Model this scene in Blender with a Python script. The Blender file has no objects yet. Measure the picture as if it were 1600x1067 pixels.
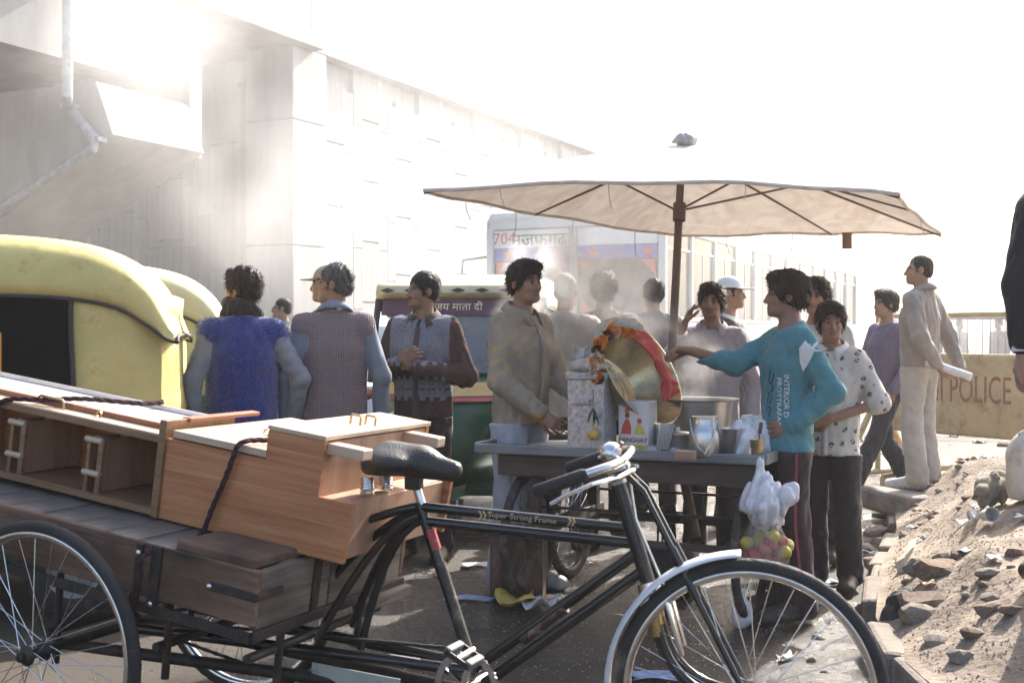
import bpy, bmesh, math, random
import numpy as np
from mathutils import Vector, Matrix, Euler, Quaternion
from mathutils.bvhtree import BVHTree
R = math.radians
random.seed(7); np.random.seed(7)
sc = bpy.context.scene
COL = sc.collection

# ---------------------------------------------------------------- camera, sky, sun, exposure
F_PX, CAM_Z, HOR = 1900.0, 1.30, 525.0
cam_d = bpy.data.cameras.new('camera'); cam = bpy.data.objects.new('camera', cam_d); COL.objects.link(cam)
cam.location = (0, 0, CAM_Z); cam.rotation_euler = (R(90), 0, 0)
cam_d.sensor_width = 36; cam_d.lens = 36 * F_PX / 1600; cam_d.shift_y = -(533.5 - HOR) / 1600
cam_d.clip_start = .05; cam_d.clip_end = 2000
cam_d.dof.use_dof = True; cam_d.dof.focus_distance = 6.2; cam_d.dof.aperture_fstop = 7.0
sc.camera = cam
SUN_AZ, SUN_EL = 33, 36
sun_dir = Vector((math.sin(R(SUN_AZ)) * math.cos(R(SUN_EL)), math.cos(R(SUN_AZ)) * math.cos(R(SUN_EL)), math.sin(R(SUN_EL))))
sd = bpy.data.lights.new('sun', 'SUN'); sd.energy = 4.6; sd.angle = R(.6); sd.color = (1, .95, .87)
so = bpy.data.objects.new('sun', sd); COL.objects.link(so); so.rotation_euler = (-sun_dir).to_track_quat('-Z', 'Y').to_euler()
so.location = (20, 30, 40)
w = bpy.data.worlds.new('World'); sc.world = w; w.use_nodes = True
nt = w.node_tree; nt.nodes.clear()
sky = nt.nodes.new('ShaderNodeTexSky'); sky.sky_type = 'NISHITA'; sky.sun_disc = False
sky.sun_elevation = R(SUN_EL); sky.sun_rotation = R(SUN_AZ); sky.air_density = 1.0; sky.dust_density = 5.0; sky.ozone_density = 1.0
bg = nt.nodes.new('ShaderNodeBackground'); bg.inputs[1].default_value = .15
wo = nt.nodes.new('ShaderNodeOutputWorld'); nt.links.new(sky.outputs[0], bg.inputs[0]); nt.links.new(bg.outputs[0], wo.inputs[0])
vs = sc.view_settings; vs.view_transform = 'Standard'; vs.look = 'None'; vs.exposure = 1.38; vs.gamma = 1; vs.use_curve_mapping = False
cy = sc.cycles; cy.use_denoising = True; cy.max_bounces = 6; cy.diffuse_bounces = 3; cy.glossy_bounces = 3; cy.transmission_bounces = 4
cy.transparent_max_bounces = 12; cy.volume_bounces = 1; cy.volume_step_rate = 2.0; cy.volume_max_steps = 96
cy.sample_clamp_indirect = 6; cy.caustics_reflective = False; cy.caustics_refractive = False

# ---------------------------------------------------------------- pixels to points
def P(px, py, d): return Vector(((px - 800) / F_PX * d, d, CAM_Z - (py - HOR) / F_PX * d))
def G(px, py, z=0.0): return P(px, py, (CAM_Z - z) * F_PX / (py - HOR))
def on_plane(M, px, py, axis, val):
    """photo pixel -> point of frame M where the view line meets the plane axis = val of that frame"""
    Mi = M.inverted(); o = Mi @ Vector((0, 0, CAM_Z)); q = Mi @ P(px, py, 1.0); dr = q - o
    return o + dr * ((val - o[axis]) / dr[axis])

# ---------------------------------------------------------------- materials
MATS = {}
def nodes_of(m): return m.node_tree.nodes, m.node_tree.links
def mat(name, col, rough=.7, metal=0.0, var=.12, scale=6, bump=0.0, bscale=60, spec=.5, attr=None, dirt=None, coords='Object', stretch=None, sheen=0, trans=0, alpha=1.0, dscale=2.2, dthr=.55):
    if name in MATS: return MATS[name]
    m = bpy.data.materials.new(name); m.use_nodes = True; N, L = nodes_of(m)
    b = N['Principled BSDF']; b.inputs['Roughness'].default_value = rough; b.inputs['Metallic'].default_value = metal
    b.inputs['Specular IOR Level'].default_value = spec
    if sheen: b.inputs['Sheen Weight'].default_value = sheen; b.inputs['Sheen Roughness'].default_value = .5
    if trans: b.inputs['Transmission Weight'].default_value = trans
    if alpha < 1: b.inputs['Alpha'].default_value = alpha
    tc = N.new('ShaderNodeTexCoord'); vec = tc.outputs[coords]
    if stretch:
        mp = N.new('ShaderNodeMapping'); mp.inputs['Scale'].default_value = stretch; L.new(vec, mp.inputs[0]); vec = mp.outputs[0]
    if attr:
        at = N.new('ShaderNodeAttribute'); at.attribute_name = attr; base = at.outputs['Color']
    else:
        rg = N.new('ShaderNodeRGB'); rg.outputs[0].default_value = (*col, 1); base = rg.outputs[0]
    if var:
        n = N.new('ShaderNodeTexNoise'); n.inputs['Scale'].default_value = scale; n.inputs['Detail'].default_value = 6; n.inputs['Roughness'].default_value = .6
        L.new(vec, n.inputs['Vector'])
        mr = N.new('ShaderNodeMapRange'); mr.inputs[1].default_value = .3; mr.inputs[2].default_value = .7; mr.inputs[3].default_value = 1 - var * 1.6; mr.inputs[4].default_value = 1 + var
        L.new(n.outputs[0], mr.inputs[0])
        hs = N.new('ShaderNodeMixRGB'); hs.blend_type = 'MULTIPLY'; hs.inputs[0].default_value = 1
        L.new(base, hs.inputs[1]); L.new(mr.outputs[0], hs.inputs[2]); base = hs.outputs[0]
    if dirt:
        n2 = N.new('ShaderNodeTexNoise'); n2.inputs['Scale'].default_value = dscale; n2.inputs['Detail'].default_value = 8; n2.inputs['Roughness'].default_value = .72
        L.new(vec, n2.inputs['Vector'])
        cr = N.new('ShaderNodeMapRange'); cr.inputs[1].default_value = dthr; cr.inputs[2].default_value = dthr + .16; L.new(n2.outputs[0], cr.inputs[0])
        mx = N.new('ShaderNodeMixRGB'); L.new(cr.outputs[0], mx.inputs[0]); L.new(base, mx.inputs[1]); mx.inputs[2].default_value = (*dirt, 1); base = mx.outputs[0]
    L.new(base, b.inputs['Base Color'])
    if bump:
        n3 = N.new('ShaderNodeTexNoise'); n3.inputs['Scale'].default_value = bscale; n3.inputs['Detail'].default_value = 4; L.new(vec, n3.inputs['Vector'])
        bp = N.new('ShaderNodeBump'); bp.inputs['Strength'].default_value = bump; bp.inputs['Distance'].default_value = .01
        L.new(n3.outputs[0], bp.inputs['Height']); L.new(bp.outputs[0], b.inputs['Normal'])
    MATS[name] = m; return m
def wood(name, a, b_, scale=1.0, rough=.45, axis=0, bands=26, dark=.25, bump=.08):
    """streaked grain running along one axis of the object"""
    if name in MATS: return MATS[name]
    m = bpy.data.materials.new(name); m.use_nodes = True; N, L = nodes_of(m); b = N['Principled BSDF']
    tc = N.new('ShaderNodeTexCoord'); mp = N.new('ShaderNodeMapping')
    s = [bands, bands, bands]; s[axis] = 1.1; mp.inputs['Scale'].default_value = [q * scale for q in s]
    L.new(tc.outputs['Object'], mp.inputs[0])
    n = N.new('ShaderNodeTexNoise'); n.inputs['Scale'].default_value = 1.6; n.inputs['Detail'].default_value = 7; n.inputs['Roughness'].default_value = .65; n.inputs['Distortion'].default_value = .4
    L.new(mp.outputs[0], n.inputs['Vector'])
    cr = N.new('ShaderNodeValToRGB'); e = cr.color_ramp.elements; e[0].position = .33; e[0].color = (*a, 1); e[1].position = .68; e[1].color = (*b_, 1)
    L.new(n.outputs[0], cr.inputs[0])
    n2 = N.new('ShaderNodeTexNoise'); n2.inputs['Scale'].default_value = 3.0; n2.inputs['Detail'].default_value = 6; L.new(tc.outputs['Object'], n2.inputs['Vector'])
    mr = N.new('ShaderNodeMapRange'); mr.inputs[1].default_value = .35; mr.inputs[2].default_value = .75; mr.inputs[3].default_value = 1 + dark * .3; mr.inputs[4].default_value = 1 - dark; L.new(n2.outputs[0], mr.inputs[0])
    mx = N.new('ShaderNodeMixRGB'); mx.blend_type = 'MULTIPLY'; mx.inputs[0].default_value = 1; L.new(cr.outputs[0], mx.inputs[1]); L.new(mr.outputs[0], mx.inputs[2])
    L.new(mx.outputs[0], b.inputs['Base Color']); b.inputs['Roughness'].default_value = rough
    bp = N.new('ShaderNodeBump'); bp.inputs['Strength'].default_value = bump; bp.inputs['Distance'].default_value = .005; L.new(n.outputs[0], bp.inputs['Height']); L.new(bp.outputs[0], b.inputs['Normal'])
    MATS[name] = m; return m

# ---------------------------------------------------------------- objects and tags
def link(name, me, m=None, parent=None, smooth=False, loc=None, rot=None):
    o = bpy.data.objects.new(name, me); COL.objects.link(o)
    if m is not None and me is not None and len(me.materials) == 0: me.materials.append(m)
    if parent is not None: o.parent = parent
    if loc is not None: o.location = loc
    if rot is not None: o.rotation_euler = rot
    if smooth and me is not None: me.polygons.foreach_set('use_smooth', [True] * len(me.polygons))
    return o
def tag(o, label=None, cat=None, group=None, kind=None):
    if label: o['label'] = label
    if cat: o['category'] = cat
    if group: o['group'] = group
    if kind: o['kind'] = kind
    return o
def thing(name, label, cat, loc=(0, 0, 0), rot=(0, 0, 0), group=None):
    o = bpy.data.objects.new(name, None); COL.objects.link(o); o.empty_display_size = .1
    o.location = loc; o.rotation_euler = rot
    return tag(o, label, cat, group)
def copy_tree(o, parent=None):
    c = o.copy(); COL.objects.link(c)
    if parent is not None: c.parent = parent
    for ch in list(o.children): copy_tree(ch, c)
    return c
class MB:
    """collects shapes and links them as ONE mesh object"""
    def __init__(s): s.v = []; s.f = []
    def add(s, vs, fs, M=None):
        k = len(s.v)
        s.v += [tuple(M @ Vector(p)) if M else tuple(p) for p in vs]
        s.f += [tuple(i + k for i in f) for f in fs]; return s
    def box(s, c, d, M=None, bev=0):
        x, y, z = d[0] / 2, d[1] / 2, d[2] / 2
        if bev:
            bm = bmesh.new(); bmesh.ops.create_cube(bm, size=1); bmesh.ops.scale(bm, vec=d, verts=bm.verts)
            bmesh.ops.bevel(bm, geom=bm.edges[:], offset=bev, segments=2, affect='EDGES', profile=.5)
            bm.verts.index_update(); vs = [v.co + Vector(c) for v in bm.verts]; fs = [[v.index for v in f.verts] for f in bm.faces]; bm.free()
            return s.add(vs, fs, M)
        vs = [(c[0] + i * x, c[1] + j * y, c[2] + k * z) for i in (-1, 1) for j in (-1, 1) for k in (-1, 1)]
        return s.add(vs, [(0, 1, 3, 2), (4, 6, 7, 5), (0, 4, 5, 1), (2, 3, 7, 6), (0, 2, 6, 4), (1, 5, 7, 3)], M)
    def beam(s, a, b, wd, ht, up=(0, 0, 1), bev=0):
        a, b = Vector(a), Vector(b); x = (b - a); l = x.length; x.normalize(); y = Vector(up).cross(x)
        if y.length < 1e-4: y = Vector((0, 1, 0)).cross(x)
        y.normalize(); z = x.cross(y); M = Matrix((x, y, z)).transposed().to_4x4(); M.translation = (a + b) / 2
        return s.box((0, 0, 0), (l, wd, ht), M, bev)
    def tube(s, pts, r, n=8, caps=True, closed=False):
        pts = [Vector(p) for p in pts]; N = len(pts); rr = r if isinstance(r, (list, tuple)) else [r] * N
        k = len(s.v); prev = None
        for i, p in enumerate(pts):
            if closed: t = pts[(i + 1) % N] - pts[i - 1]
            else: t = pts[min(i + 1, N - 1)] - pts[max(i - 1, 0)]
            if t.length < 1e-9: t = Vector((0, 0, 1))
            t.normalize()
            if prev is None:
                a = Vector((0, 0, 1)) if abs(t.z) < .9 else Vector((1, 0, 0)); u = t.cross(a).normalized()
            else:
                u = prev - t * prev.dot(t)
                u = u.normalized() if u.length > 1e-6 else t.orthogonal().normalized()
            prev = u; v = t.cross(u)
            for j in range(n):
                a = 2 * math.pi * j / n; s.v.append(tuple(p + (u * math.cos(a) + v * math.sin(a)) * rr[i]))
        M = N if closed else N - 1
        for i in range(M):
            i2 = (i + 1) % N
            for j in range(n): s.f.append((k + i * n + j, k + i * n + (j + 1) % n, k + i2 * n + (j + 1) % n, k + i2 * n + j))
        if caps and not closed:
            s.f.append(tuple(k + j for j in range(n))[::-1]); s.f.append(tuple(k + (N - 1) * n + j for j in range(n)))
        return s
    def lathe(s, prof, n=24, M=None, cap=False):
        """prof: (radius, height) pairs, turned round z"""
        vs = []; fs = []
        for (r, z) in prof:
            for j in range(n): a = 2 * math.pi * j / n; vs.append((r * math.cos(a), r * math.sin(a), z))
        for i in range(len(prof) - 1):
            for j in range(n): fs.append((i * n + j, i * n + (j + 1) % n, (i + 1) * n + (j + 1) % n, (i + 1) * n + j))
        if cap: fs.append(tuple(range(n))[::-1]); fs.append(tuple((len(prof) - 1) * n + j for j in range(n)))
        return s.add(vs, fs, M)
    def prism(s, poly, a, b, axis=1, M=None):
        """polygon in the two other axes, extruded along axis from a to b"""
        n = len(poly); vs = []
        for t in (a, b):
            for p in poly:
                q = list(p); q.insert(axis, t); vs.append(tuple(q))
        fs = [tuple(range(n)), tuple(range(2 * n - 1, n - 1, -1))] + [(i, i + n, (i + 1) % n + n, (i + 1) % n) for i in range(n)]
        return s.add(vs, fs, M)
    def grid(s, pts, closed_u=False):
        nu = len(pts); nv = len(pts[0]); k = len(s.v)
        for row in pts: s.v += [tuple(p) for p in row]
        for i in range(nu if closed_u else nu - 1):
            for j in range(nv - 1):
                i2 = (i + 1) % nu; s.f.append((k + i * nv + j, k + i2 * nv + j, k + i2 * nv + j + 1, k + i * nv + j + 1))
        return s
    def sphere(s, c, r, n=12, m=8, sc=(1, 1, 1), M=None):
        vs = [(c[0], c[1], c[2] + r * sc[2])]; fs = []
        for i in range(1, m):
            t = math.pi * i / m
            for j in range(n): a = 2 * math.pi * j / n; vs.append((c[0] + r * sc[0] * math.sin(t) * math.cos(a), c[1] + r * sc[1] * math.sin(t) * math.sin(a), c[2] + r * sc[2] * math.cos(t)))
        vs.append((c[0], c[1], c[2] - r * sc[2])); e = len(vs) - 1
        for j in range(n): fs.append((0, 1 + j, 1 + (j + 1) % n)); fs.append((e, e - n + (j + 1) % n, e - n + j))
        for i in range(m - 2):
            for j in range(n): fs.append((1 + i * n + j, 1 + (i + 1) * n + j, 1 + (i + 1) * n + (j + 1) % n, 1 + i * n + (j + 1) % n))
        return s.add(vs, fs, M)
    def mesh(s, name):
        me = bpy.data.meshes.new(name); me.from_pydata(s.v, [], s.f); me.validate(); bm = bmesh.new(); bm.from_mesh(me)
        bmesh.ops.recalc_face_normals(bm, faces=bm.faces); bm.to_mesh(me); bm.free(); me.update(); return me
    def build(s, name, m, parent=None, smooth=False, **kw): 
        o = link(name, s.mesh(name), m, parent, smooth, **kw)
        if smooth: o.data.set_sharp_from_angle(angle=R(40))
        return o
def text_mesh(txt, size, depth=.001, align='CENTER'):
    c = bpy.data.curves.new('lettering', 'FONT'); c.body = txt; c.size = size; c.extrude = depth; c.align_x = align; c.align_y = 'CENTER'; c.resolution_u = 3
    o = bpy.data.objects.new('lettering', c); COL.objects.link(o); dg = bpy.context.evaluated_depsgraph_get()
    me = bpy.data.meshes.new_from_object(o.evaluated_get(dg)); bpy.data.objects.remove(o); return me
def letters(name, txt, size, M, m, parent, depth=.001, align='CENTER', stretch=(1, 1)):
    me = text_mesh(txt, size, depth, align); me.transform(M @ Matrix.Diagonal((stretch[0], stretch[1], 1, 1))); me.materials.clear()
    return link(name, me, m, parent)
def frame(o, x, y):
    """4x4 whose X and Y are the reading direction and up direction of flat lettering"""
    x = Vector(x).normalized(); y = Vector(y); y = (y - x * y.dot(x)).normalized(); z = x.cross(y)
    M = Matrix((x, y, z)).transposed().to_4x4(); M.translation = Vector(o); return M
def fbm(x, y, seed=0):
    r = np.random.RandomState(seed); s = 0
    for k in range(14):
        fr = .5 * 1.32 ** k; a = r.rand() * 6.28; s = s + np.sin((x * math.cos(a) + y * math.sin(a)) * fr * 2 + r.rand() * 6.28) / (1.32 ** k) ** .95
    return s
# ================================================================ ground, dirt bank, kerb
KERB = [(1.50, 2.0), (1.50, 4.5), (1.60, 5.2), (1.95, 6.3), (2.45, 7.6), (2.75, 8.6), (2.95, 9.4), (3.1, 9.8)]
def kerb_x(y):
    ys = [k[1] for k in KERB]; xs = [k[0] for k in KERB]; return np.interp(y, ys, xs)
def bank_z(x, y):
    """height of the dirt bank to the right of the kerb"""
    x = np.asarray(x, float); y = np.asarray(y, float); t = x - kerb_x(y)
    rise = .10 + .22 * np.clip((t + .02) / .45, 0, 1) + .24 * np.clip((t - .3) / 1.0, 0, 1) + .10 * np.clip((t - 1.4) / 2, 0, 1)
    fade = np.clip((10.2 - y) / 1.5, 0, 1) * np.clip((5.2 - t) / 1.6, 0, 1); fade = fade * fade * (3 - 2 * fade)
    rough = .022 * fbm(x * 1.6, y * 1.6, 3) + .010 * fbm(x * 6, y * 6, 5) + .004 * fbm(x * 19, y * 19, 6)
    return (rise + rough * np.clip(t / .15, .25, 1)) * fade - .03 * (1 - fade)
def ground_z(x, y): return .008 * fbm(np.asarray(x) * .7, np.asarray(y) * .7, 11) * 0.6
def make_ground_mat():
    m = bpy.data.materials.new('wet_asphalt'); m.use_nodes = True; N, L = nodes_of(m); b = N['Principled BSDF']
    tc = N.new('ShaderNodeTexCoord'); v = tc.outputs['Object']
    def noise(s, det=6, ro=.6):
        n = N.new('ShaderNodeTexNoise'); n.inputs['Scale'].default_value = s; n.inputs['Detail'].default_value = det; n.inputs['Roughness'].default_value = ro; L.new(v, n.inputs['Vector']); return n.outputs[0]
    big, mid, fine = noise(.55, 5), noise(3.5, 7, .7), noise(85, 5, .75)
    def rng(i, a, c, lo=0, hi=1):
        r = N.new('ShaderNodeMapRange'); r.inputs[1].default_value = a; r.inputs[2].default_value = c; r.inputs[3].default_value = lo; r.inputs[4].default_value = hi; L.new(i, r.inputs[0]); return r.outputs[0]
    def mix(f, a, c, bt='MIX'):
        x = N.new('ShaderNodeMixRGB'); x.blend_type = bt
        for k, q in ((0, f), (1, a), (2, c)):
            if isinstance(q, tuple): x.inputs[k].default_value = (*q, 1)
            elif isinstance(q, float): x.inputs[k].default_value = q
            else: L.new(q, x.inputs[k])
        return x.outputs[0]
    # wet mud shape: distance from the cart's spot, broken up by noise
    sp = N.new('ShaderNodeSeparateXYZ'); L.new(v, sp.inputs[0])
    def math_(op, a, c):
        x = N.new('ShaderNodeMath'); x.operation = op
        for k, q in ((0, a), (1, c)):
            if isinstance(q, float): x.inputs[k].default_value = q
            else: L.new(q, x.inputs[k])
        return x.outputs[0]
    def blob(cx, cy, rx, ry):
        ax = math_('DIVIDE', math_('SUBTRACT', sp.outputs[0], cx), rx); ay = math_('DIVIDE', math_('SUBTRACT', sp.outputs[1], cy), ry)
        return math_('SQRT', math_('ADD', math_('MULTIPLY', ax, ax), math_('MULTIPLY', ay, ay)), 0.0)
    wet = math_('MINIMUM', blob(.35, 5.2, 1.25, 2.0), math_('MINIMUM', blob(2.6, 11.5, 1.6, 2.6), blob(.9, 9.5, 2.6, 1.6)))
    wetm = rng(math_('ADD', wet, math_('MULTIPLY', math_('SUBTRACT', mid, .5), 2.6)), .75, 1.15, 1, 0)
    dusty = rng(big, .42, .62)
    col = mix(dusty, (.034, .030, .027), (.080, .061, .046)); col = mix(rng(fine, .35, .7), col, mix(.5, col, (.11, .095, .08)))
    col = mix(rng(mid, .55, .75, 0, .6), col, (.04, .035, .032)); col = mix(wetm, col, (.028, .023, .020))
    L.new(col, b.inputs['Base Color'])
    ro = N.new('ShaderNodeMixRGB'); L.new(wetm, ro.inputs[0]); ro.inputs[1].default_value = (.78,) * 3 + (1,); b.inputs['Specular IOR Level'].default_value = .35; L.new(rng(mid, .35, .65, .05, .26), ro.inputs[2]); L.new(ro.outputs[0], b.inputs['Roughness'])
    bp = N.new('ShaderNodeBump'); bp.inputs['Strength'].default_value = 1.0; bp.inputs['Distance'].default_value = .014; L.new(mix(.45, mid, fine), bp.inputs['Height']); L.new(bp.outputs[0], b.inputs['Normal'])
    return m
def sheet(name, xs, ys, zf, m, kind='structure'):
    X, Y = np.meshgrid(xs, ys, indexing='ij'); Z = zf(X, Y); mb = MB(); mb.grid([[(X[i, j], Y[i, j], Z[i, j]) for j in range(len(ys))] for i in range(len(xs))])
    me = bpy.data.meshes.new(name); me.from_pydata(mb.v, [], mb.f); o = link(name, me, m, smooth=True); o['kind'] = kind; return o
gm = make_ground_mat()
xs = np.concatenate([[-220, -80, -30, -12], np.arange(-6, 6.01, .12), [12, 30, 80, 220]]); ys = np.concatenate([[-40, -8, 0], np.arange(1.6, 14, .12), [16, 20, 30, 60, 120, 260]])
ground = sheet('ground', xs, ys, lambda x, y: ground_z(x, y) * ((abs(x) < 7) & (y < 15) & (y > 1)), gm)
dirt = mat('dirt', (.30, .245, .195), rough=.95, var=.3, scale=5, bump=.9, bscale=30, dirt=(.19, .15, .12), dscale=3.2, spec=.15)
ys2 = np.arange(1.9, 10.3, .05); bx = np.concatenate([np.arange(-.045, 2.4, .045), np.arange(2.4, 5.3, .18)])
mb = MB(); mb.grid([[(kerb_x(y) + t, y, float(bank_z(kerb_x(y) + t, y))) for y in ys2] for t in bx])
me = bpy.data.meshes.new('dirt_bank'); me.from_pydata(mb.v, [], mb.f); bank = link('dirt_bank', me, dirt, smooth=True); bank['kind'] = 'structure'
# kerb blocks edging the bank
conc = mat('kerb_concrete', (.235, .20, .168), rough=.95, var=.25, scale=9, bump=.6, bscale=50, dirt=(.22, .175, .14), dscale=5, dthr=.46)
kr = thing('kerb', 'broken row of grey concrete kerb blocks holding back the dirt bank', 'kerb', (0, 0, 0))
y = 2.2; k = 0
while y < 8.9:
    ln = .48; x0, x1 = float(kerb_x(y)), float(kerb_x(y + ln - .02)); tilt = random.uniform(-.02, .03)
    if k not in (6, 11):
        b = MB(); b.box((0, 0, 0), (math.hypot(x1 - x0, ln - .02), .11, .26), bev=.022)
        o = b.build('kerb_block', conc, kr, loc=((x0 + x1) / 2 - .045 + random.uniform(-.02, .015), y + ln / 2, -.030 + random.uniform(-.04, .015)), rot=(tilt * 3, random.uniform(-.09, .09), math.atan2(ln - .02, x1 - x0)))
    y += ln; k += 1

# ================================================================ flyover: retaining wall, deck, pier
ROAD = Vector((.436, .90, 0)).normalized(); OUT = Vector((ROAD.y, -ROAD.x, 0))     # along the road, and out of the wall face
WALL_O = Vector((-4.85, 28.8, 0)); 
def wall_frame(o, x): M = Matrix((x, Vector((-x.y, x.x, 0)), Vector((0, 0, 1)))).transposed().to_4x4(); M.translation = o; return M
concrete = mat('wall_concrete', (.53, .52, .51), rough=.88, var=.12, scale=1.1, bump=1.0, bscale=7, dirt=(.43, .42, .41), stretch=(3.2, 3.2, .12), dscale=1.6, dthr=.5)
concrete2 = mat('smooth_concrete', (.47, .46, .44), rough=.85, var=.14, scale=.9, bump=.15, bscale=25, dirt=(.33, .31, .29), stretch=(1.6, 1.6, .4), dscale=1.3)
fly = thing('flyover_ramp', 'pale concrete flyover ramp wall of interlocking panels behind the bus', 'flyover', WALL_O, (0, 0, math.atan2(ROAD.y, ROAD.x)))
# local x runs along the road away from us, local -y faces the street
b = MB(); b.box((32, .6, 4.0), (64, .9, 8.0)); b.build('wall_core', concrete, fly)
def panel_mesh(wd, ht, seed):
    r = random.Random(seed); t = .20; a, h = wd / 2 - .010, ht / 2 - .010
    poly = [(-a, -h), (-a + t * 2, -h), (-a + t * 2, -h + t), (a - t * 2, -h + t), (a - t * 2, -h), (a, -h), (a, h), (a - t * 2, h), (a - t * 2, h + t - .03), (-a + t * 2, h + t - .03), (-a + t * 2, h), (-a, h)]
    b = MB(); b.prism(poly, -.06, .10, axis=1)
    # vertical ribs cast in the face
    return b.mesh('wall_panel')
pms = [panel_mesh(1.62, 1.55, k) for k in range(3)]
cols = 26
for i in range(cols):
    for j in range(5):
        z = .78 + j * 1.55 + (.775 if i % 2 else 0) - .35
        if z > 7.5: continue
        o = link('wall_panel', pms[(i * 3 + j) % 3], concrete, fly, loc=(1.2 + i * 1.64, .09 + random.uniform(-.004, .005), z)); 
b = MB(); b.box((32, .05, 8.22), (64, .55, .42), bev=.02); b.build('cornice', concrete2, fly)
for k in range(16):
    b = MB(); b.box((2.0 + k * 4.0, .02, 9.0), (3.97, .32, 1.14), bev=.015); b.build('parapet_panel', concrete2, fly)
for z0_, z1_ in ((0, 3.38), (3.41, 6.28), (6.31, 8.0)): b = MB(); b.box((-.2, .45, (z0_ + z1_) / 2), (1.35, 1.35, z1_ - z0_), bev=.03); b.build('corner_pilaster', concrete2, fly)
b = MB(); b.box((-2.3, 2.8, 8.2), (4.55, 6.6, .40), bev=.02); b.build('deck_slab', concrete2, fly); b = MB(); b.box((-2.28, .02, 9.0), (4.5, .32, 1.14), bev=.015); b.build('parapet_panel', concrete2, fly)
# abutment wall, going back to the left under the deck
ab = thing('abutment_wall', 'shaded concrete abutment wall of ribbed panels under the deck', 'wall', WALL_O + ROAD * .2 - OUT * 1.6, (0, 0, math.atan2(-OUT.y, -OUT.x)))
shade_conc = mat('shade_dark_concrete', (.27, .265, .26), rough=.9, var=.15, scale=1.0, bump=1.0, bscale=7, dirt=(.20, .195, .19), stretch=(3.2, 3.2, .12), dscale=1.6, dthr=.5)  # wall concrete with the shade under the deck put into its base colour
b = MB(); b.box((9, -.5, 4.7), (18, .8, 9.4)); b.build('wall_core', shade_conc, ab)
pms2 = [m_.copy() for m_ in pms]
for m_ in pms2: m_.materials.clear(); m_.materials.append(shade_conc)
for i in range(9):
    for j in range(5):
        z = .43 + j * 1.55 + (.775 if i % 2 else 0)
        if z < 7.4: link('wall_panel', pms2[(i + j) % 3], shade_conc, ab, loc=(1.0 + i * 1.64, .0 + random.uniform(-.004, .005), z), rot=(0, 0, math.pi))
# pier with hammerhead cap
pier_near = P(150, 128, 22.4)       # near top corner of the cap's end face
PR = thing('flyover_pier', 'grey concrete hammerhead pier cap with sloping underside carrying the deck', 'pier', (pier_near.x, pier_near.y, 0), (0, 0, math.atan2(OUT.y, OUT.x)))
# local x = out towards the street (end face at x=0), local y = along the road away from us
zt = pier_near.z
b = MB(); b.prism([(0.0, zt), (.42, zt - 1.0), (-3.1, zt - 2.75), (-3.1, zt - 3.2), (-8.0, zt - 3.2), (-8, zt - 2.75), (-11, zt - 1), (-10.5, zt)], 0, 2.5, axis=1); b.build('pier_cap', concrete2, PR)
b = MB()
prof = [(-3.0, zt - 2.6), (-3.25, zt - 2.9), (-3.55, zt - 3.4), (-3.65, zt - 4.0), (-3.65, 0), (-7.4, 0), (-7.4, zt - 4), (-7.9, zt - 2.7)]
b.prism(prof, .12, 2.38, axis=1); b.build('pier_column', concrete2, PR)
b = MB(); b.box((-.14, 2.70, zt + 1.9), (.36, .38, 5.9), bev=.02); b.build('joint_fin', concrete2, PR)
# drain pipe down the pier
pipe = mat('pipe_grey', (.50, .51, .53), rough=.4, var=.15, scale=8, dirt=(.25, .23, .22), dscale=6)
PM = PR.matrix_basis.copy(); PM = Matrix.Translation((pier_near.x, pier_near.y, 0)) @ Matrix.Rotation(math.atan2(OUT.y, OUT.x), 4, 'Z')
b = MB(); pp = [on_plane(PM, 106, -60, 0, .22), on_plane(PM, 105, 150, 0, .22), on_plane(PM, 106, 166, 1, -.16), on_plane(PM, 148, 218, 1, -.16), on_plane(PM, 146, 232, 1, -.16), on_plane(PM, -60, 365, 1, -.16)]
b.tube(pp, .095, 10); b.build('drain_pipe', pipe, PR, True)
for q in (pp[2], pp[3]): b = MB(); b.box((q.x, -.1, q.z), (.28, .22, .09)); b.build('pipe_bracket', pipe, PR)
# box girder deck carried by the pier
dk = thing('flyover_deck', 'concrete box girder deck of the flyover resting on the pier', 'deck', (pier_near.x, pier_near.y, 0), (0, 0, math.atan2(OUT.y, OUT.x)))
b = MB(); b.prism([(-.12, zt + .3), (.02, zt + 3.6), (.9, zt + 3.9), (.9, zt + 4.4), (-10.6, zt + 4.4), (-10.6, zt + .3)], -30, 2.1, axis=1); b.build('box_girder', concrete2, dk)
for x in (-1.4, -8.2): b = MB(); b.box((x, 1.2, zt + .148), (.9, .9, .296)); b.build('bearing', concrete, dk)

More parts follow.
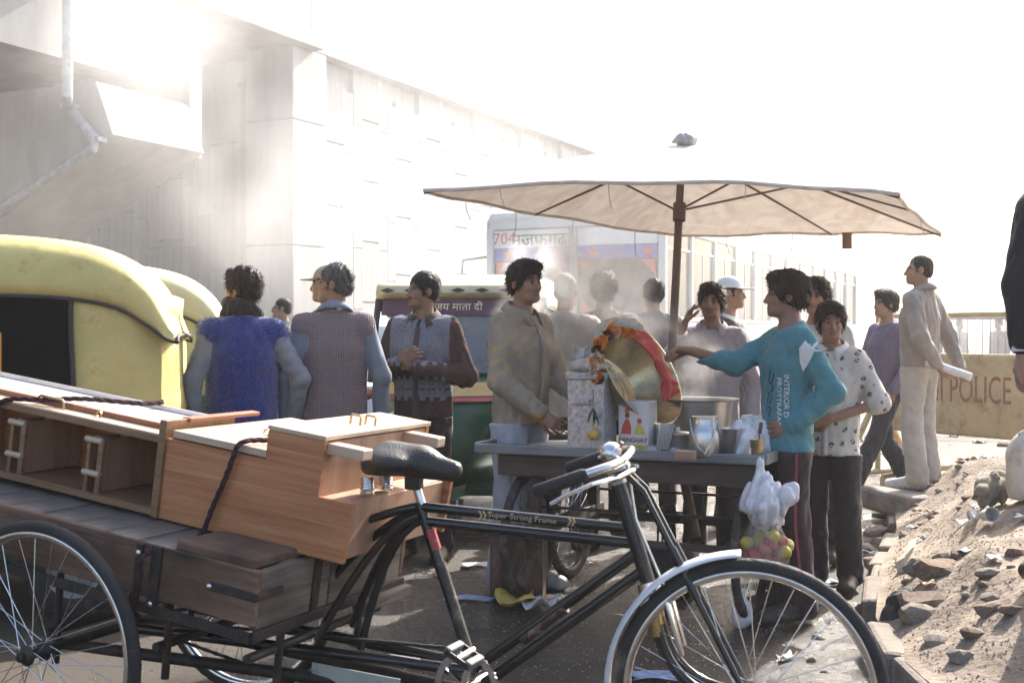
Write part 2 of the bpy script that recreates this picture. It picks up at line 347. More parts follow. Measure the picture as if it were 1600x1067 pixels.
# ================================================================ railing and far ground things at the right
# ================================================================ people: one continuous body surface grown from tapered limbs
class Field:
    """signed distance on a voxel grid; every shape only touches its own neighbourhood"""
    def __init__(s, lo, hi, h):
        s.h = h; s.lo = np.array(lo) - 3 * h; n = np.ceil((np.array(hi) + 3 * h - s.lo) / h).astype(int) + 1
        s.n = n; s.F = np.full(n, .25, np.float32); s.ax = [(s.lo[i] + h * np.arange(n[i])).astype(np.float32) for i in range(3)]
    def sub(s, lo, hi):
        sl = []
        for i in range(3):
            a = int(max(0, math.floor((lo[i] - s.lo[i]) / s.h))); b = int(min(s.n[i], math.ceil((hi[i] - s.lo[i]) / s.h) + 1)); sl.append(slice(a, max(a, b)))
        sl = tuple(sl); return sl, s.ax[0][sl[0]][:, None, None], s.ax[1][sl[1]][None, :, None], s.ax[2][sl[2]][None, None, :]
    def put(s, sl, d, k, cut=False):
        f = s.F[sl]
        if f.size == 0: return
        if cut: # smooth subtraction
            hh = np.clip(.5 - .5 * (f + d) / k, 0, 1); s.F[sl] = f * (1 - hh) - d * hh + k * hh * (1 - hh)
        else:
            hh = np.clip(.5 + .5 * (f - d) / k, 0, 1); s.F[sl] = f * (1 - hh) + d * hh - k * hh * (1 - hh)
    def cone(s, a, b, ra, rb, k=.02, cut=False, flat=None):
        a = np.array(a, float); b = np.array(b, float); m = max(ra, rb) + k + 3 * s.h
        sl, x, y, z = s.sub(np.minimum(a, b) - m, np.maximum(a, b) + m); ba = b - a; l2 = max(1e-9, float(ba @ ba))
        t = np.clip(((x - a[0]) * ba[0] + (y - a[1]) * ba[1] + (z - a[2]) * ba[2]) / l2, 0, 1)
        d = np.sqrt((x - a[0] - t * ba[0]) ** 2 + (y - a[1] - t * ba[1]) ** 2 + (z - a[2] - t * ba[2]) ** 2) - (ra + (rb - ra) * t)
        s.put(sl, d, k, cut)
    def ell(s, c, r, M=None, k=.02, cut=False):
        c = np.array(c, float); r = np.array(r, float); m = r.max() + k + 3 * s.h; sl, x, y, z = s.sub(c - m, c + m); x = x - c[0]; y = y - c[1]; z = z - c[2]
        if M is not None:
            A = np.array(M.transposed()); x, y, z = (A[i][0] * x + A[i][1] * y + A[i][2] * z for i in range(3))
        p = np.sqrt((x / r[0]) ** 2 + (y / r[1]) ** 2 + (z / r[2]) ** 2); q = np.sqrt((x / r[0] ** 2) ** 2 + (y / r[1] ** 2) ** 2 + (z / r[2] ** 2) ** 2) + 1e-6
        s.put(sl, p * (p - 1) / q, k, cut)
    def slab(s, a, b, ra, rb, ax, ratio, k=.03):
        """tapered limb with an elliptical section: ratio squeezes it along the unit vector ax"""
        a = np.array(a, float); b = np.array(b, float); m = max(ra, rb) + k + 3 * s.h; sl, x, y, z = s.sub(np.minimum(a, b) - m, np.maximum(a, b) + m)
        ba = b - a; l2 = max(1e-9, float(ba @ ba)); t = np.clip(((x - a[0]) * ba[0] + (y - a[1]) * ba[1] + (z - a[2]) * ba[2]) / l2, 0, 1)
        px, py, pz = x - a[0] - t * ba[0], y - a[1] - t * ba[1], z - a[2] - t * ba[2]; u = px * ax[0] + py * ax[1] + pz * ax[2]; e = (1 / ratio ** 2 - 1)
        rr = ra + (rb - ra) * t; d = np.sqrt(px * px + py * py + pz * pz + e * u * u); s.put(sl, (d - rr) * (.5 + .5 * ratio), k)
    def wrinkle(s, amp, freq, seed, bias=(1, 1, .45)):
        r = np.random.RandomState(seed); m = np.abs(s.F) < .05; idx = np.nonzero(m); x = s.ax[0][idx[0]]; y = s.ax[1][idx[1]]; z = s.ax[2][idx[2]]; w = 0
        wx = .03 * np.sin(11 * y + 7 * z + r.rand() * 6); wz = .03 * np.sin(9 * x + 8 * y + r.rand() * 6)
        for i in range(7):
            v = r.randn(3) * np.array(bias); v /= np.linalg.norm(v); f = freq * r.uniform(.6, 1.7); q = np.sin((v[0] * (x + wx) + v[1] * y + v[2] * (z + wz)) * f + r.rand() * 6.28); w = w + (1 - np.abs(q)) ** 2 * r.uniform(.5, 1.1)
        s.F[idx] += (amp * (w / 2.0 - .8)).astype(np.float32)
    def mesh(s, name):
        F = s.F; ins = F < 0; n = F.shape
        c = np.zeros(tuple(q - 1 for q in n), np.uint8)
        for i in (0, 1):
            for j in (0, 1):
                for k in (0, 1): c += ins[i:n[0] - 1 + i, j:n[1] - 1 + j, k:n[2] - 1 + k]
        I = np.nonzero((c > 0) & (c < 8)); nv = len(I[0]); idm = np.full(c.shape, -1, np.int32); idm[I] = np.arange(nv)
        acc = np.zeros((nv, 3)); cnt = np.zeros(nv)
        for (a, b) in [((i, j, k), tuple(1 if q == ax else v for q, v in enumerate((i, j, k)))) for ax in range(3) for i in (0, 1) for j in (0, 1) for k in (0, 1) if (i, j, k)[ax] == 0]:
            fa = F[I[0] + a[0], I[1] + a[1], I[2] + a[2]]; fb = F[I[0] + b[0], I[1] + b[1], I[2] + b[2]]; m = (fa < 0) != (fb < 0); t = np.where(m, fa / np.where(m, fa - fb, 1), 0)
            for q in range(3): acc[:, q] += np.where(m, a[q] + t * (b[q] - a[q]), 0)
            cnt += m
        V = (acc / np.maximum(cnt, 1)[:, None] + np.stack(I, 1)) * s.h + s.lo; Q = []
        for ax in range(3):
            o = [q for q in range(3) if q != ax]; A = [slice(None)] * 3; B = [slice(None)] * 3; A[ax] = slice(0, -1); B[ax] = slice(1, None); e = ins[tuple(A)] != ins[tuple(B)]
            E = np.nonzero(e); ok = (E[o[0]] > 0) & (E[o[1]] > 0) & (E[o[0]] < n[o[0]] - 1) & (E[o[1]] < n[o[1]] - 1); E = [q[ok] for q in E]; w = ins[tuple(A)][tuple(E)]
            def at(d0, d1): g = [q.copy() for q in E]; g[o[0]] -= d0; g[o[1]] -= d1; return idm[tuple(g)]
            q = np.stack([at(1, 1), at(0, 1), at(0, 0), at(1, 0)], 1); fl = w if ax != 1 else ~w; q[~fl] = q[~fl][:, ::-1]; Q.append(q)
        Q = np.concatenate(Q); me = bpy.data.meshes.new(name); me.vertices.add(nv); me.vertices.foreach_set('co', V.astype(np.float32).ravel())
        me.loops.add(len(Q) * 4); me.loops.foreach_set('vertex_index', Q.astype(np.int32).ravel()); me.polygons.add(len(Q)); me.polygons.foreach_set('loop_start', np.arange(0, len(Q) * 4, 4, dtype=np.int32))
        me.update(calc_edges=True); me.polygons.foreach_set('use_smooth', np.ones(len(Q), bool)); return me, V
def npv(v): return np.array(v, float)
SKIN = mat('skin', (.3, .18, .12), rough=.5, var=.06, scale=30, attr='Col', spec=.4)
HAIR = {}
def hair_mat(c):
    if c not in HAIR: HAIR[c] = mat('hair_%d' % len(HAIR), c, rough=.55, var=.35, scale=45, bump=.9, bscale=160, stretch=(1, 1, .35), spec=.25)
    return HAIR[c]
def paint(me, cols):
    a = me.color_attributes.new('Col', 'FLOAT_COLOR', 'POINT'); c = np.ones((len(cols), 4), np.float32); c[:, :3] = cols; a.data.foreach_set('color', c.ravel())
def hand(F, wrist, d, palm, side, curl, spread=.09, sz=1.0, point=None):
    """palm, four unequal fingers and a thumb leaving the side of the palm; d = along the hand, palm = palm-facing direction"""
    d = npv(d); d /= np.linalg.norm(d); palm = npv(palm); palm = palm - d * (palm @ d); palm /= np.linalg.norm(palm); s = np.cross(d, palm) * side   # s points to the thumb side
    w = npv(wrist); A = w + d * .012; B = w + d * .085 * sz
    for o in (-.026, -.009, .009, .026): F.cone(w + d * .018 + s * o * .72, B + s * o, .0155 * sz, .0125 * sz, .012)
    for i, (o, ln) in enumerate(((.029, .072), (.0095, .082), (-.0105, .076), (-.029, .060))):
        p = B + s * o * sz; ang = (i - 1.5) * -spread; dd = d * math.cos(ang) + s * math.sin(ang); c = curl if not isinstance(curl, (list, tuple)) else curl[i]; r = .0096 * sz
        th = c * .5
        for q, fr in enumerate((.45, .31, .24)):
            e = p + (dd * math.cos(th) + palm * math.sin(th)) * ln * fr * sz; F.cone(p, e, r, r * .9, .004); p = e; r *= .9; th += c * (.75 if q == 0 else .6)
    t0 = w + d * .028 + s * .026; t1 = t0 + (d * .55 + s * .62 + palm * .45) * .042 * sz; t2 = t1 + (d * .86 + s * .12 + palm * (.35 + .2 * (curl if not isinstance(curl, (list, tuple)) else curl[0]))) * .034 * sz; t3 = t2 + (d * .9 - s * .1 + palm * .4) * .024 * sz
    F.cone(t0, t1, .0150, .0120, .010); F.cone(t1, t2, .0115, .0100, .004); F.cone(t2, t3, .0100, .0082, .003)

def tuft(me, V, hc, HA, seed, ln):
    """short locks standing out of the hair so that its outline is not smooth"""
    r = np.random.RandomState(seed); nr = np.zeros(len(V) * 3, np.float32); me.vertices.foreach_get('normal', nr); nr = nr.reshape(-1, 3); idx = r.choice(len(V), min(len(V), 1500), False); bm = bmesh.new(); bm.from_mesh(me)
    for i in idx:
        n = nr[i]; p = V[i]; q = HA.T @ (p - hc); flow = HA @ npv((q[0] * 3, .25 + (-.5 if q[1] < -.03 else 0), -.75)); d = n * r.uniform(.15, .55) + flow * .7 + r.randn(3) * .18; d /= np.linalg.norm(d); s = np.cross(d, n); s /= np.linalg.norm(s) + 1e-6; l = ln * r.uniform(.5, 1.5); w = .0030
        a = bm.verts.new(p + s * w - n * .002); b = bm.verts.new(p - s * w - n * .002); c = bm.verts.new(p + d * l); bm.faces.new((a, b, c))
    bm.to_mesh(me); bm.free()
def fuzz(me, seed, count, ln):
    V = np.zeros(len(me.vertices) * 3, np.float32); N_ = V.copy(); me.vertices.foreach_get('co', V); me.vertices.foreach_get('normal', N_); V = V.reshape(-1, 3); N_ = N_.reshape(-1, 3); r = np.random.RandomState(seed); bm = bmesh.new(); bm.from_mesh(me)
    for i in r.randint(0, len(V), count):
        n = N_[i]; p = V[i] + r.randn(3) * .004; d = n * .7 + r.randn(3) * .6; d /= np.linalg.norm(d); s = np.cross(d, r.randn(3)); s /= np.linalg.norm(s) + 1e-6; l = ln * r.uniform(.5, 1.6)
        a = bm.verts.new(p + s * .0016 - n * .002); b = bm.verts.new(p - s * .0016 - n * .002); c = bm.verts.new(p + d * l); bm.faces.new((a, b, c))
    bm.to_mesh(me); bm.free()
def person(label, loc, yaw, H=1.70, build=1.0, skin=(.25, .135, .085), hair=(.018, .014, .012), hstyle='short', head_yaw=0, head_pitch=0, lean=(0, 0), arms=None, legs=None, shirt=None, pants=None,
           shoes=(.04, .03, .025), vox=.0078, cvox=.0100, extra=None, moustache=0, seed=1, z0=None, collar=.0, kneebend=0, group=None, lower=True, brow=1.0):
    """faces -Y of its own frame; +X is the person's left. Positions in metres for a 1.70 m figure, scaled to H."""
    k = H / 1.70; S = lambda v: npv(v) * k
    lx, ly = lean
    pel = S((0, 0, .93)); chest = S((lx * .55, ly * .55, 1.24)); neck0 = S((lx * .9, ly * .9 + .012, 1.42)); hc = S((lx * 1.05, ly * 1.05 - .008, 1.588))
    HM = Matrix.Rotation(R(head_yaw), 3, 'Z') @ Matrix.Rotation(R(head_pitch), 3, 'X'); HA = np.array(HM)
    HS_ = .86 * (.5 + .5 * k)
    hp = lambda x, y, z: hc + HA @ (npv((x, y, z)) * HS_)
    sh = [S((-(.152 * build) + lx * .8, ly * .8 + .015, 1.368)), S(((.152 * build) + lx * .8, ly * .8 + .015, 1.368))]       # right, left
    arms = arms or {}; A = []
    for i, nm in enumerate(('R', 'L')):
        a = arms.get(nm, {}); sx = -1 if i == 0 else 1
        el = sh[i] + S(a.get('el', (.045 * sx, .03, -.28))); wr = sh[i] + S(a.get('wr', (.05 * sx, -.03, -.53)))
        A.append((sh[i], el, wr, npv(a.get('hd', wr - el)), npv(a.get('palm', (-sx, .2, 0))), sx, a.get('curl', .55)))
    legs = legs or {}; Lg = []
    for i, nm in enumerate(('R', 'L')):
        a = legs.get(nm, {}); sx = -1 if i == 0 else 1; hip = S((.088 * sx, 0, .90)); kn = S(a.get('kn', (.10 * sx, -.015, .49))); an = S(a.get('an', (.105 * sx, .03, .085))); toe = S(a.get('toe', (.13 * sx, -.13, .03)))
        Lg.append((hip, kn, an, toe))
    allp = [p for a in A for p in a[:3]] + [a[2] + S(np.sign(a[3]) * .2) for a in A] + [p for l in Lg for p in l] + [hp(0, 0, 0)]
    lo = np.min(allp, 0) - .22; hi = np.max(allp, 0) + .22; lo[2] = max(lo[2], -.03)
    b = build
    def torso(F, g, flat=.66, belly=0):
        F.slab(S((lx * .15, ly * .15, 1.0)), S((lx * .6, ly * .6, 1.24)), (.126 * b + belly) * k + g, .142 * b * k + g, (0, 1, 0), flat, .05)
        F.slab(S((lx * .6, ly * .6, 1.24)), S((lx * .8, ly * .8 + .01, 1.315)), .142 * b * k + g, .106 * b * k + g * .8, (0, 1, 0), flat, .05)
        F.slab(sh[0] + S((.03, 0, -.022)), sh[1] + S((-.03, 0, -.022)), .046 * k + g * .7, .046 * k + g * .7, (0, 1, 0), .95, .05)
        for q in sh: F.cone(neck0 + S((0, .012, .0)), q + (neck0 - q) * .28 + S((0, 0, -.016)), .054 * k + g * .4, .046 * k + g * .7, .04)
    def arm(F, a, g, g2, cuff=1.0, k2=.03):
        F.cone(a[0], a[1], .047 * b * k + g, .037 * b * k + g, k2); e = a[1] + (a[2] - a[1]) * cuff; F.cone(a[1], e, .038 * b * k + g, .026 * k + g2, k2 * .7)
    def pelvis(F, g): F.slab(S((-.055, .01, .93)), S((.055, .01, .93)), .112 * b * k + g, .112 * b * k + g, (0, 1, 0), .86, .04); F.slab(S((0, 0, .95)), S((lx * .15, ly * .15, 1.03)), .130 * b * k + g, .128 * b * k + g, (0, 1, 0), .68, .04)
    def leg(F, l, g, g2, hem=1.0): F.cone(l[0], l[1], .076 * b * k + g, .053 * k + g, .03); F.cone(l[1], l[1] + (l[2] - l[1]) * hem, .054 * k + g, .036 * k + g2, .03)
    # ---- the body, one surface
    F = Field(lo, hi, vox); torso(F, -.012); pelvis(F, -.012)
    for l in Lg:
        leg(F, l, -.010, -.002); F.cone(l[2], l[3], .036 * k, .028 * k, .02)
    for a in A: arm(F, a, -.004, 0, k2=.02)
    F.cone(neck0 - S((0, 0, .05)), hp(0, .022, -.06), .054 * k, .048 * k, .03)
    def hE(F, c, r, M, k_=.02, cut=False): F.ell(c, npv(r) * HS_, M, k_ * HS_, cut)
    def hC(F, a_, b_, ra, rb, k_=.02): F.cone(a_, b_, ra * HS_, rb * HS_, k_ * HS_)
    hE(F, hp(0, .018, .038), (.077, .096, .088), HM, .02); hE(F, hp(0, -.028, -.038), (.060, .066, .078), HM, .03); hC(F, hp(-.026, -.066, -.088), hp(.026, -.066, -.088), .024, .024, .03); hE(F, hp(0, -.082, -.092), (.022, .018, .020), HM, .02)
    for sx in (-1, 1):
        hE(F, hp(.036 * sx, -.066, -.022), (.026, .024, .026), HM, .02); hC(F, hp(.016 * sx, -.088, .026), hp(.046 * sx, -.074, .027), .010, .008, .012)
        hE(F, hp(.030 * sx, -.101, .004), (.017, .016, .011), HM, .008, cut=True); hE(F, hp(.030 * sx, -.080, .004), (.0145, .0145, .0125), HM, .003)
        hE(F, hp(.080 * sx, .012, -.006), (.010, .022, .033), HM, .008); hE(F, hp(.013 * sx, -.101, -.036), (.0095, .011, .008), HM, .008)
    hC(F, hp(0, -.090, .016), hp(0, -.113, -.030), .0085, .0125, .010); hE(F, hp(0, -.094, -.0605), (.024, .0105, .0065), HM, .006); hE(F, hp(0, -.092, -.0725), (.020, .010, .0070), HM, .006)
    for a in A: hand(F, a[2], a[3], a[4], -a[5] if False else a[5], a[6])
    me, V = F.mesh('person'); Q = (V - hc) @ HA / HS_
    C = np.tile(npv(skin) * 1.3, (len(V), 1)); sx_ = np.abs(Q[:, 0])
    def blend(mask, col, f): C[mask] = C[mask] * (1 - f) + npv(col) * f
    face = Q[:, 1] < -.03
    blend(face & (sx_ < .025) & (Q[:, 2] < -.053) & (Q[:, 2] > -.079), (.20, .075, .06), .75)
    blend(face & (sx_ > .012) & (sx_ < .050) & (np.abs(Q[:, 2] - .030 + .12 * (sx_ - .03)) < .0068), hair, .85 * brow)
    ew = face & (np.abs(sx_ - .030) < .0145) & (np.abs(Q[:, 2] - .004) < .0078); blend(ew, (.24, .19, .16), .65); blend(face & (np.abs(sx_ - .0295) < .0068) & (np.abs(Q[:, 2] - .004) < .0085), (.012, .008, .006), 1); blend(face & (np.abs(sx_ - .030) < .018) & (np.abs(Q[:, 2] - .0125) < .0042), (.03, .018, .014), .8)
    if moustache: blend(face & (sx_ < .031) & (np.abs(Q[:, 2] + .0475 + .10 * sx_) < .0075), hair, moustache); blend(face & (Q[:, 2] < -.045), hair, .18)
    cheek = np.exp(-((sx_ - .04) ** 2 + (Q[:, 2] + .03) ** 2) / .0006)[:, None] * face[:, None]; C = C * (1 + .10 * cheek * npv((1, .3, .1)))
    paint(me, np.clip(C, 0, 1)); z = loc[2] if len(loc) > 2 else 0.0
    body = link('person', me, SKIN); body.location = (loc[0], loc[1], z); body.rotation_euler = (0, 0, R(yaw)); tag(body, label, 'person', group)
    # ---- hair
    F = Field(hp(0, 0, 0) - .2, hp(0, 0, 0) + .2, .0062); r = random.Random(seed)
    if hstyle in ('short', 'full', 'crop', 'quiff', 'bald'):
        t = {'short': .010, 'full': .020, 'crop': .004, 'quiff': .014, 'bald': .004}[hstyle]
        hE(F, hp(0, .024, .044), (.077 + t, .095 + t, .086 + t), HM, .02); hE(F, hp(0, .062, -.015), (.064 + t * .6, .052 + t * .6, .062), HM, .03)
        if hstyle in ('full', 'quiff'): hE(F, hp(.012, -.060, .105), (.052, .040, .026), HM, .03); hE(F, hp(-.03, -.03, .118), (.045, .05, .022), HM, .03)
        hE(F, hp(0, -.105, -.022), (.078, .085, .090 if hstyle != 'full' else .087), HM, .012, cut=True)
        for sx in (-1, 1): hE(F, hp(.092 * sx, -.012, -.045), (.03, .05, .05), HM, .01, cut=True); hC(F, hp(.0775 * sx, -.022, .02), hp(.074 * sx, -.026, -.022), .007, .005, .008)
        hE(F, hp(0, .04, -.115), (.12, .1, .055), HM, .02, cut=True)
    F.wrinkle(.010 if hstyle not in ('crop', 'bald') else .002, 105, seed, (1, 1, .3)); hm_, HV = F.mesh('hair')
    if hstyle != 'bald': tuft(hm_, HV, hc, HA, seed, .020 if hstyle in ('full', 'quiff') else .010 if hstyle == 'short' else .004)
    link('hair', hm_, hair_mat(hair), body)
    # ---- clothes
    parts = {'body': body, 'hp': hp, 'HM': HM, 'sh': sh, 'A': A, 'L': Lg, 'S': S, 'k': k}
    if pants:
        for_hem = pants.get('hem', 1.0); F = Field(np.minimum(lo, 0) , np.array((hi[0], hi[1], 1.2 * k)), cvox); g = pants.get('g', .016)
        pelvis(F, g * .7)
        for l in Lg: leg(F, l, g, pants.get('g2', .034), for_hem)
        zt = min(pants.get('top', 1.03), (shirt or {}).get('hem', .98) + .010) * k; F.wrinkle(pants.get('wr', .011), 36, seed + 5, (1, 1, .30)); F.F = np.maximum(F.F, (F.ax[2][None, None, :] - zt).astype(np.float32)); pm, V = F.mesh('trousers'); parts['pants'] = link('trousers', pm, pants['m'], body)
    if shoes is not None:
        sm = mat('shoe_%.2f_%.2f_%.2f' % shoes, shoes, rough=.55, var=.2, scale=20, dirt=(.2, .16, .12), dscale=9, dthr=.6)
        for l in Lg:
            F = Field(np.minimum(l[2], l[3]) - .16, np.maximum(l[2], l[3]) + .16, .008); d = l[3] - l[2]; d[2] = 0; d /= np.linalg.norm(d) + 1e-9; heel = l[2] - d * .035; heel[2] = l[2][2] - .042 * k; toe = l[3] + d * .03
            F.slab(heel, toe, .044, .044, (0, 0, 1), .8, .02); F.cone(heel + npv((0, 0, .012)), l[2] + npv((0, 0, .012)), .042, .044, .02); F.cone(l[2], toe, .042, .030, .03)
            mm, V = F.mesh('shoe'); link('shoe', mm, sm, body)
    if shirt:
        g = shirt.get('g', .016); F = Field(lo, hi, cvox); torso(F, g, shirt.get('flat', .74)); hem = shirt.get('hem', .86)
        F.slab(S((lx * .1, ly * .1, hem - .20)), S((lx * .3, ly * .3, 1.08)), (.160 * b + shirt.get('flare', 0)) * k + g, .132 * b * k + g, (0, 1, 0), .74, .05)
        sl = shirt.get('sleeve', .97)
        if sl > 0:
            for a in A: arm(F, a, g * .95 - (.009 if shirt.get('vest') else 0), shirt.get('cuff', .016), sl, .035)
        else:
            for a in A: F.cone(a[0], a[0] + (a[1] - a[0]) * .10, .053 * k + g, .048 * k + g, .04)
        if shirt.get('stand'): F.cone(neck0 - S((0, 0, .04)), neck0 + S((0, -.004, .022)), .082 * k, .074 * k, .02)
        F.wrinkle(shirt.get('wr', .010), shirt.get('wf', 44), seed + 9, (1, 1, .34)); zz = F.ax[2][None, None, :]; xx = F.ax[0][:, None, None]; yy = F.ax[1][None, :, None]
        armp = np.zeros(F.F.shape, bool)
        hemz = hem * k; d = (hemz - zz).astype(np.float32)
        # the hem cuts the torso only, not hanging sleeves
        core = np.abs(xx - 0) < .205 * b * k if shirt.get('corecut', True) else np.abs(xx) < 9
        F.F = np.where(core, np.maximum(F.F, d), F.F)
        top = neck0[2] + shirt.get('neck', .028) * k; ng = zz - top - .42 * (yy - neck0[1]); F.F = np.maximum(F.F, ng.astype(np.float32)); mm, V = F.mesh(shirt.get('name', 'shirt')); parts['shirt'] = link(shirt.get('name', 'shirt'), mm, shirt['m'], body)
        if shirt.get('paint') is not None: paint(mm, shirt['paint'](V / k))
        if shirt.get('vest'):   # sleeveless knit over the shirt
            v = shirt['vest']; F = Field(lo, hi, cvox); torso(F, g + .014, .78); F.slab(S((lx * .1, ly * .1, hem - .24)), S((lx * .3, ly * .3, 1.08)), .160 * b * k + g + .012, .134 * b * k + g + .012, (0, 1, 0), .75, .05)
            for a in A: F.cone(a[0] + S((0, 0, .004)), a[0] + (a[1] - a[0]) * .07, .054 * k + g, .050 * k + g, .03)
            F.wrinkle(v.get('wr', .010), 22, seed + 19, (1, 1, .3)); zz = F.ax[2][None, None, :]; F.F = np.maximum(F.F, (hemz - .03 - zz).astype(np.float32)); F.F = np.maximum(F.F, (zz - (neck0[2] + .002) - .40 * (F.ax[1][None, :, None] - neck0[1])).astype(np.float32)); mm, V = F.mesh('knitted_vest'); parts['vest'] = link('knitted_vest', mm, v['m'], body)
        if shirt.get('collar'):
            b_ = MB(); n = 20; cr = []
            for i in range(n + 1):
                a = 2 * math.pi * (i / n) * .86 + R(-90) + 2 * math.pi * .07; rx = .076 * k; c0 = neck0 + npv((math.cos(a) * rx, math.sin(a) * rx * 1.02, .050 * k + .03 * math.sin(a) * k)); f = abs(i / n - .5) * 2
                c1 = neck0 + npv((math.cos(a) * (rx + .034 * k), math.sin(a) * (rx + .034 * k) * 1.04, (.016 - .045 * f ** 3) * k + .025 * math.sin(a) * k)); cr.append([c0 - npv((0, 0, .03 * k)), c0, (c0 + c1) / 2 + npv((0, 0, .006)), c1])
            b_.grid(cr); o = b_.build('collar', shirt['collar'], body, True); md = o.modifiers.new('t', 'SOLIDIFY'); md.thickness = .004; parts['collar'] = o
            if not shirt.get('vest'):
                b_ = MB(); b_.grid([[(x, y, 0) for x in (-.014, 0, .014)] for y in np.linspace(hem + .01, 1.375, 34)]); me = b_.mesh('button_placket')
                for v in me.vertices: v.co.y *= k
                M = Matrix.Translation((lx * .4, -.3, 0)) @ Matrix.Rotation(R(90), 4, 'X'); stick(me, parts['shirt'], M, .0035, .6); o = link('button_placket', me, shirt.get('plm') or shirt['collar'], body, True); md = o.modifiers.new('t', 'SOLIDIFY'); md.thickness = .003
    return parts
def stick(me, shirt, M, off=.003, maxd=.4):
    """lay a flat mesh on the cloth along -Z of the frame M"""
    bm = bmesh.new(); bm.from_mesh(shirt.data); bv = BVHTree.FromBMesh(bm); bm.free(); d = -(M.to_3x3() @ Vector((0, 0, 1))).normalized()
    for v in me.vertices:
        p = M @ Vector((v.co.x, v.co.y, .3)); h = bv.ray_cast(p, d, .3 + maxd); v.co = (h[0] - d * off) if h[0] is not None else M @ Vector((v.co.x, v.co.y, 0))
    return me
def cloth(name, col, var=.10, bump=.35, bscale=22, rough=.85, **kw): return mat('cloth_' + name, col, rough=rough, var=var, scale=7, bump=bump, bscale=bscale, spec=.2, sheen=.15, **kw)
def knit_mat(name, a, b_, sc_=95):
    m = bpy.data.materials.new(name); m.use_nodes = True; N, L = nodes_of(m); b = N['Principled BSDF']; b.inputs['Roughness'].default_value = .95; b.inputs['Specular IOR Level'].default_value = .1
    tc = N.new('ShaderNodeTexCoord'); out = []
    for dr in ('X', 'Z'):
        w_ = N.new('ShaderNodeTexWave'); w_.bands_direction = dr; w_.inputs['Scale'].default_value = sc_ / 3.14 * .5; w_.inputs['Distortion'].default_value = .6; L.new(tc.outputs['Object'], w_.inputs['Vector']); out.append(w_.outputs['Fac'])
    mu = N.new('ShaderNodeMath'); mu.operation = 'MULTIPLY'; L.new(out[0], mu.inputs[0]); L.new(out[1], mu.inputs[1]); mx = N.new('ShaderNodeMixRGB'); L.new(mu.outputs[0], mx.inputs[0]); mx.inputs[1].default_value = (*a, 1); mx.inputs[2].default_value = (*b_, 1)
    L.new(mx.outputs[0], b.inputs['Base Color']); bp = N.new('ShaderNodeBump'); bp.inputs['Strength'].default_value = .8; bp.inputs['Distance'].default_value = .006; L.new(mu.outputs[0], bp.inputs['Height']); L.new(bp.outputs[0], b.inputs['Normal']); return m
def dots_mat(name, base, dot):
    m = mat(name, base, rough=.85, var=.08, scale=8, bump=.3, bscale=24, spec=.2); N, L = nodes_of(m); b = N['Principled BSDF']; src = b.inputs['Base Color'].links[0].from_socket
    tc = N.new('ShaderNodeTexCoord'); v = N.new('ShaderNodeTexVoronoi'); v.inputs['Scale'].default_value = 20; L.new(tc.outputs['Object'], v.inputs['Vector']); r = N.new('ShaderNodeMapRange'); r.inputs[1].default_value = .30; r.inputs[2].default_value = .26; L.new(v.outputs['Distance'], r.inputs[0])
    n = N.new('ShaderNodeTexNoise'); n.inputs['Scale'].default_value = 90; L.new(tc.outputs['Object'], n.inputs['Vector']); g = N.new('ShaderNodeMath'); g.operation = 'GREATER_THAN'; L.new(n.outputs[0], g.inputs[0]); g.inputs[1].default_value = .45; mu = N.new('ShaderNodeMath'); mu.operation = 'MULTIPLY'; L.new(r.outputs[0], mu.inputs[0]); L.new(g.outputs[0], mu.inputs[1])
    mx = N.new('ShaderNodeMixRGB'); L.new(mu.outputs[0], mx.inputs[0]); L.new(src, mx.inputs[1]); mx.inputs[2].default_value = (*dot, 1); L.new(mx.outputs[0], b.inputs['Base Color']); return m
def at(px, d): return ((px - 800) / F_PX * d, d)
def part_of(p, name, mb, m, smooth=True): return mb.build(name, m, p['body'], smooth)
dark_tr = cloth('dark_trousers', (.030, .028, .032)); grey_tr = cloth('grey_trousers', (.075, .078, .09))
# 1 blue pullover, seen from behind
blue = mat('fuzzy_blue_wool', (.010, .036, .30), rough=1, var=.40, scale=55, bump=1.0, bscale=170, spec=.1, sheen=.8)
p = person('person in a fuzzy royal blue sleeveless pullover and dark scarf, seen from behind', at(378, 6.4), -166, 1.65, 1.06, hair=(.022, .013, .010), hstyle='full', head_yaw=52, arms={'L': dict(el=(.10, .06, -.27), wr=(.09, .02, -.53)), 'R': dict(el=(-.15, .03, -.26), wr=(-.12, -.10, -.50))},
           shirt=dict(m=cloth('steel_shirt', (.25, .27, .31)), g=.020, hem=.84, vest=dict(m=blue, wr=.006)), pants=dict(m=grey_tr), seed=11)
fuzz(p['vest'].data, 3, 14000, .011)
scarf = cloth('dark_scarf', (.022, .017, .017), bump=.8, bscale=60)
F = Field((-.3, -.3, 1.2), (.3, .3, 1.65), .009); nb = npv((0, .012, 1.425))
for z, r_, t in ((-.005, .076, .030), (.032, .070, .027), (.060, .064, .022)):
    pr = None
    for i in range(15):
        a = i / 14 * 6.283; q = nb + npv((math.cos(a) * r_ * 1.06, math.sin(a) * r_ * 1.0 - .012, z + .016 * math.sin(a + z * 60)))
        if pr is not None: F.cone(pr, q, t, t, .012)
        pr = q
F.cone(nb + npv((.05, -.085, 0)), nb + npv((.07, -.15, -.14)), .036, .042, .02); F.wrinkle(.010, 60, 3); me, _ = F.mesh('scarf'); link('scarf', me, scarf, p['body'])
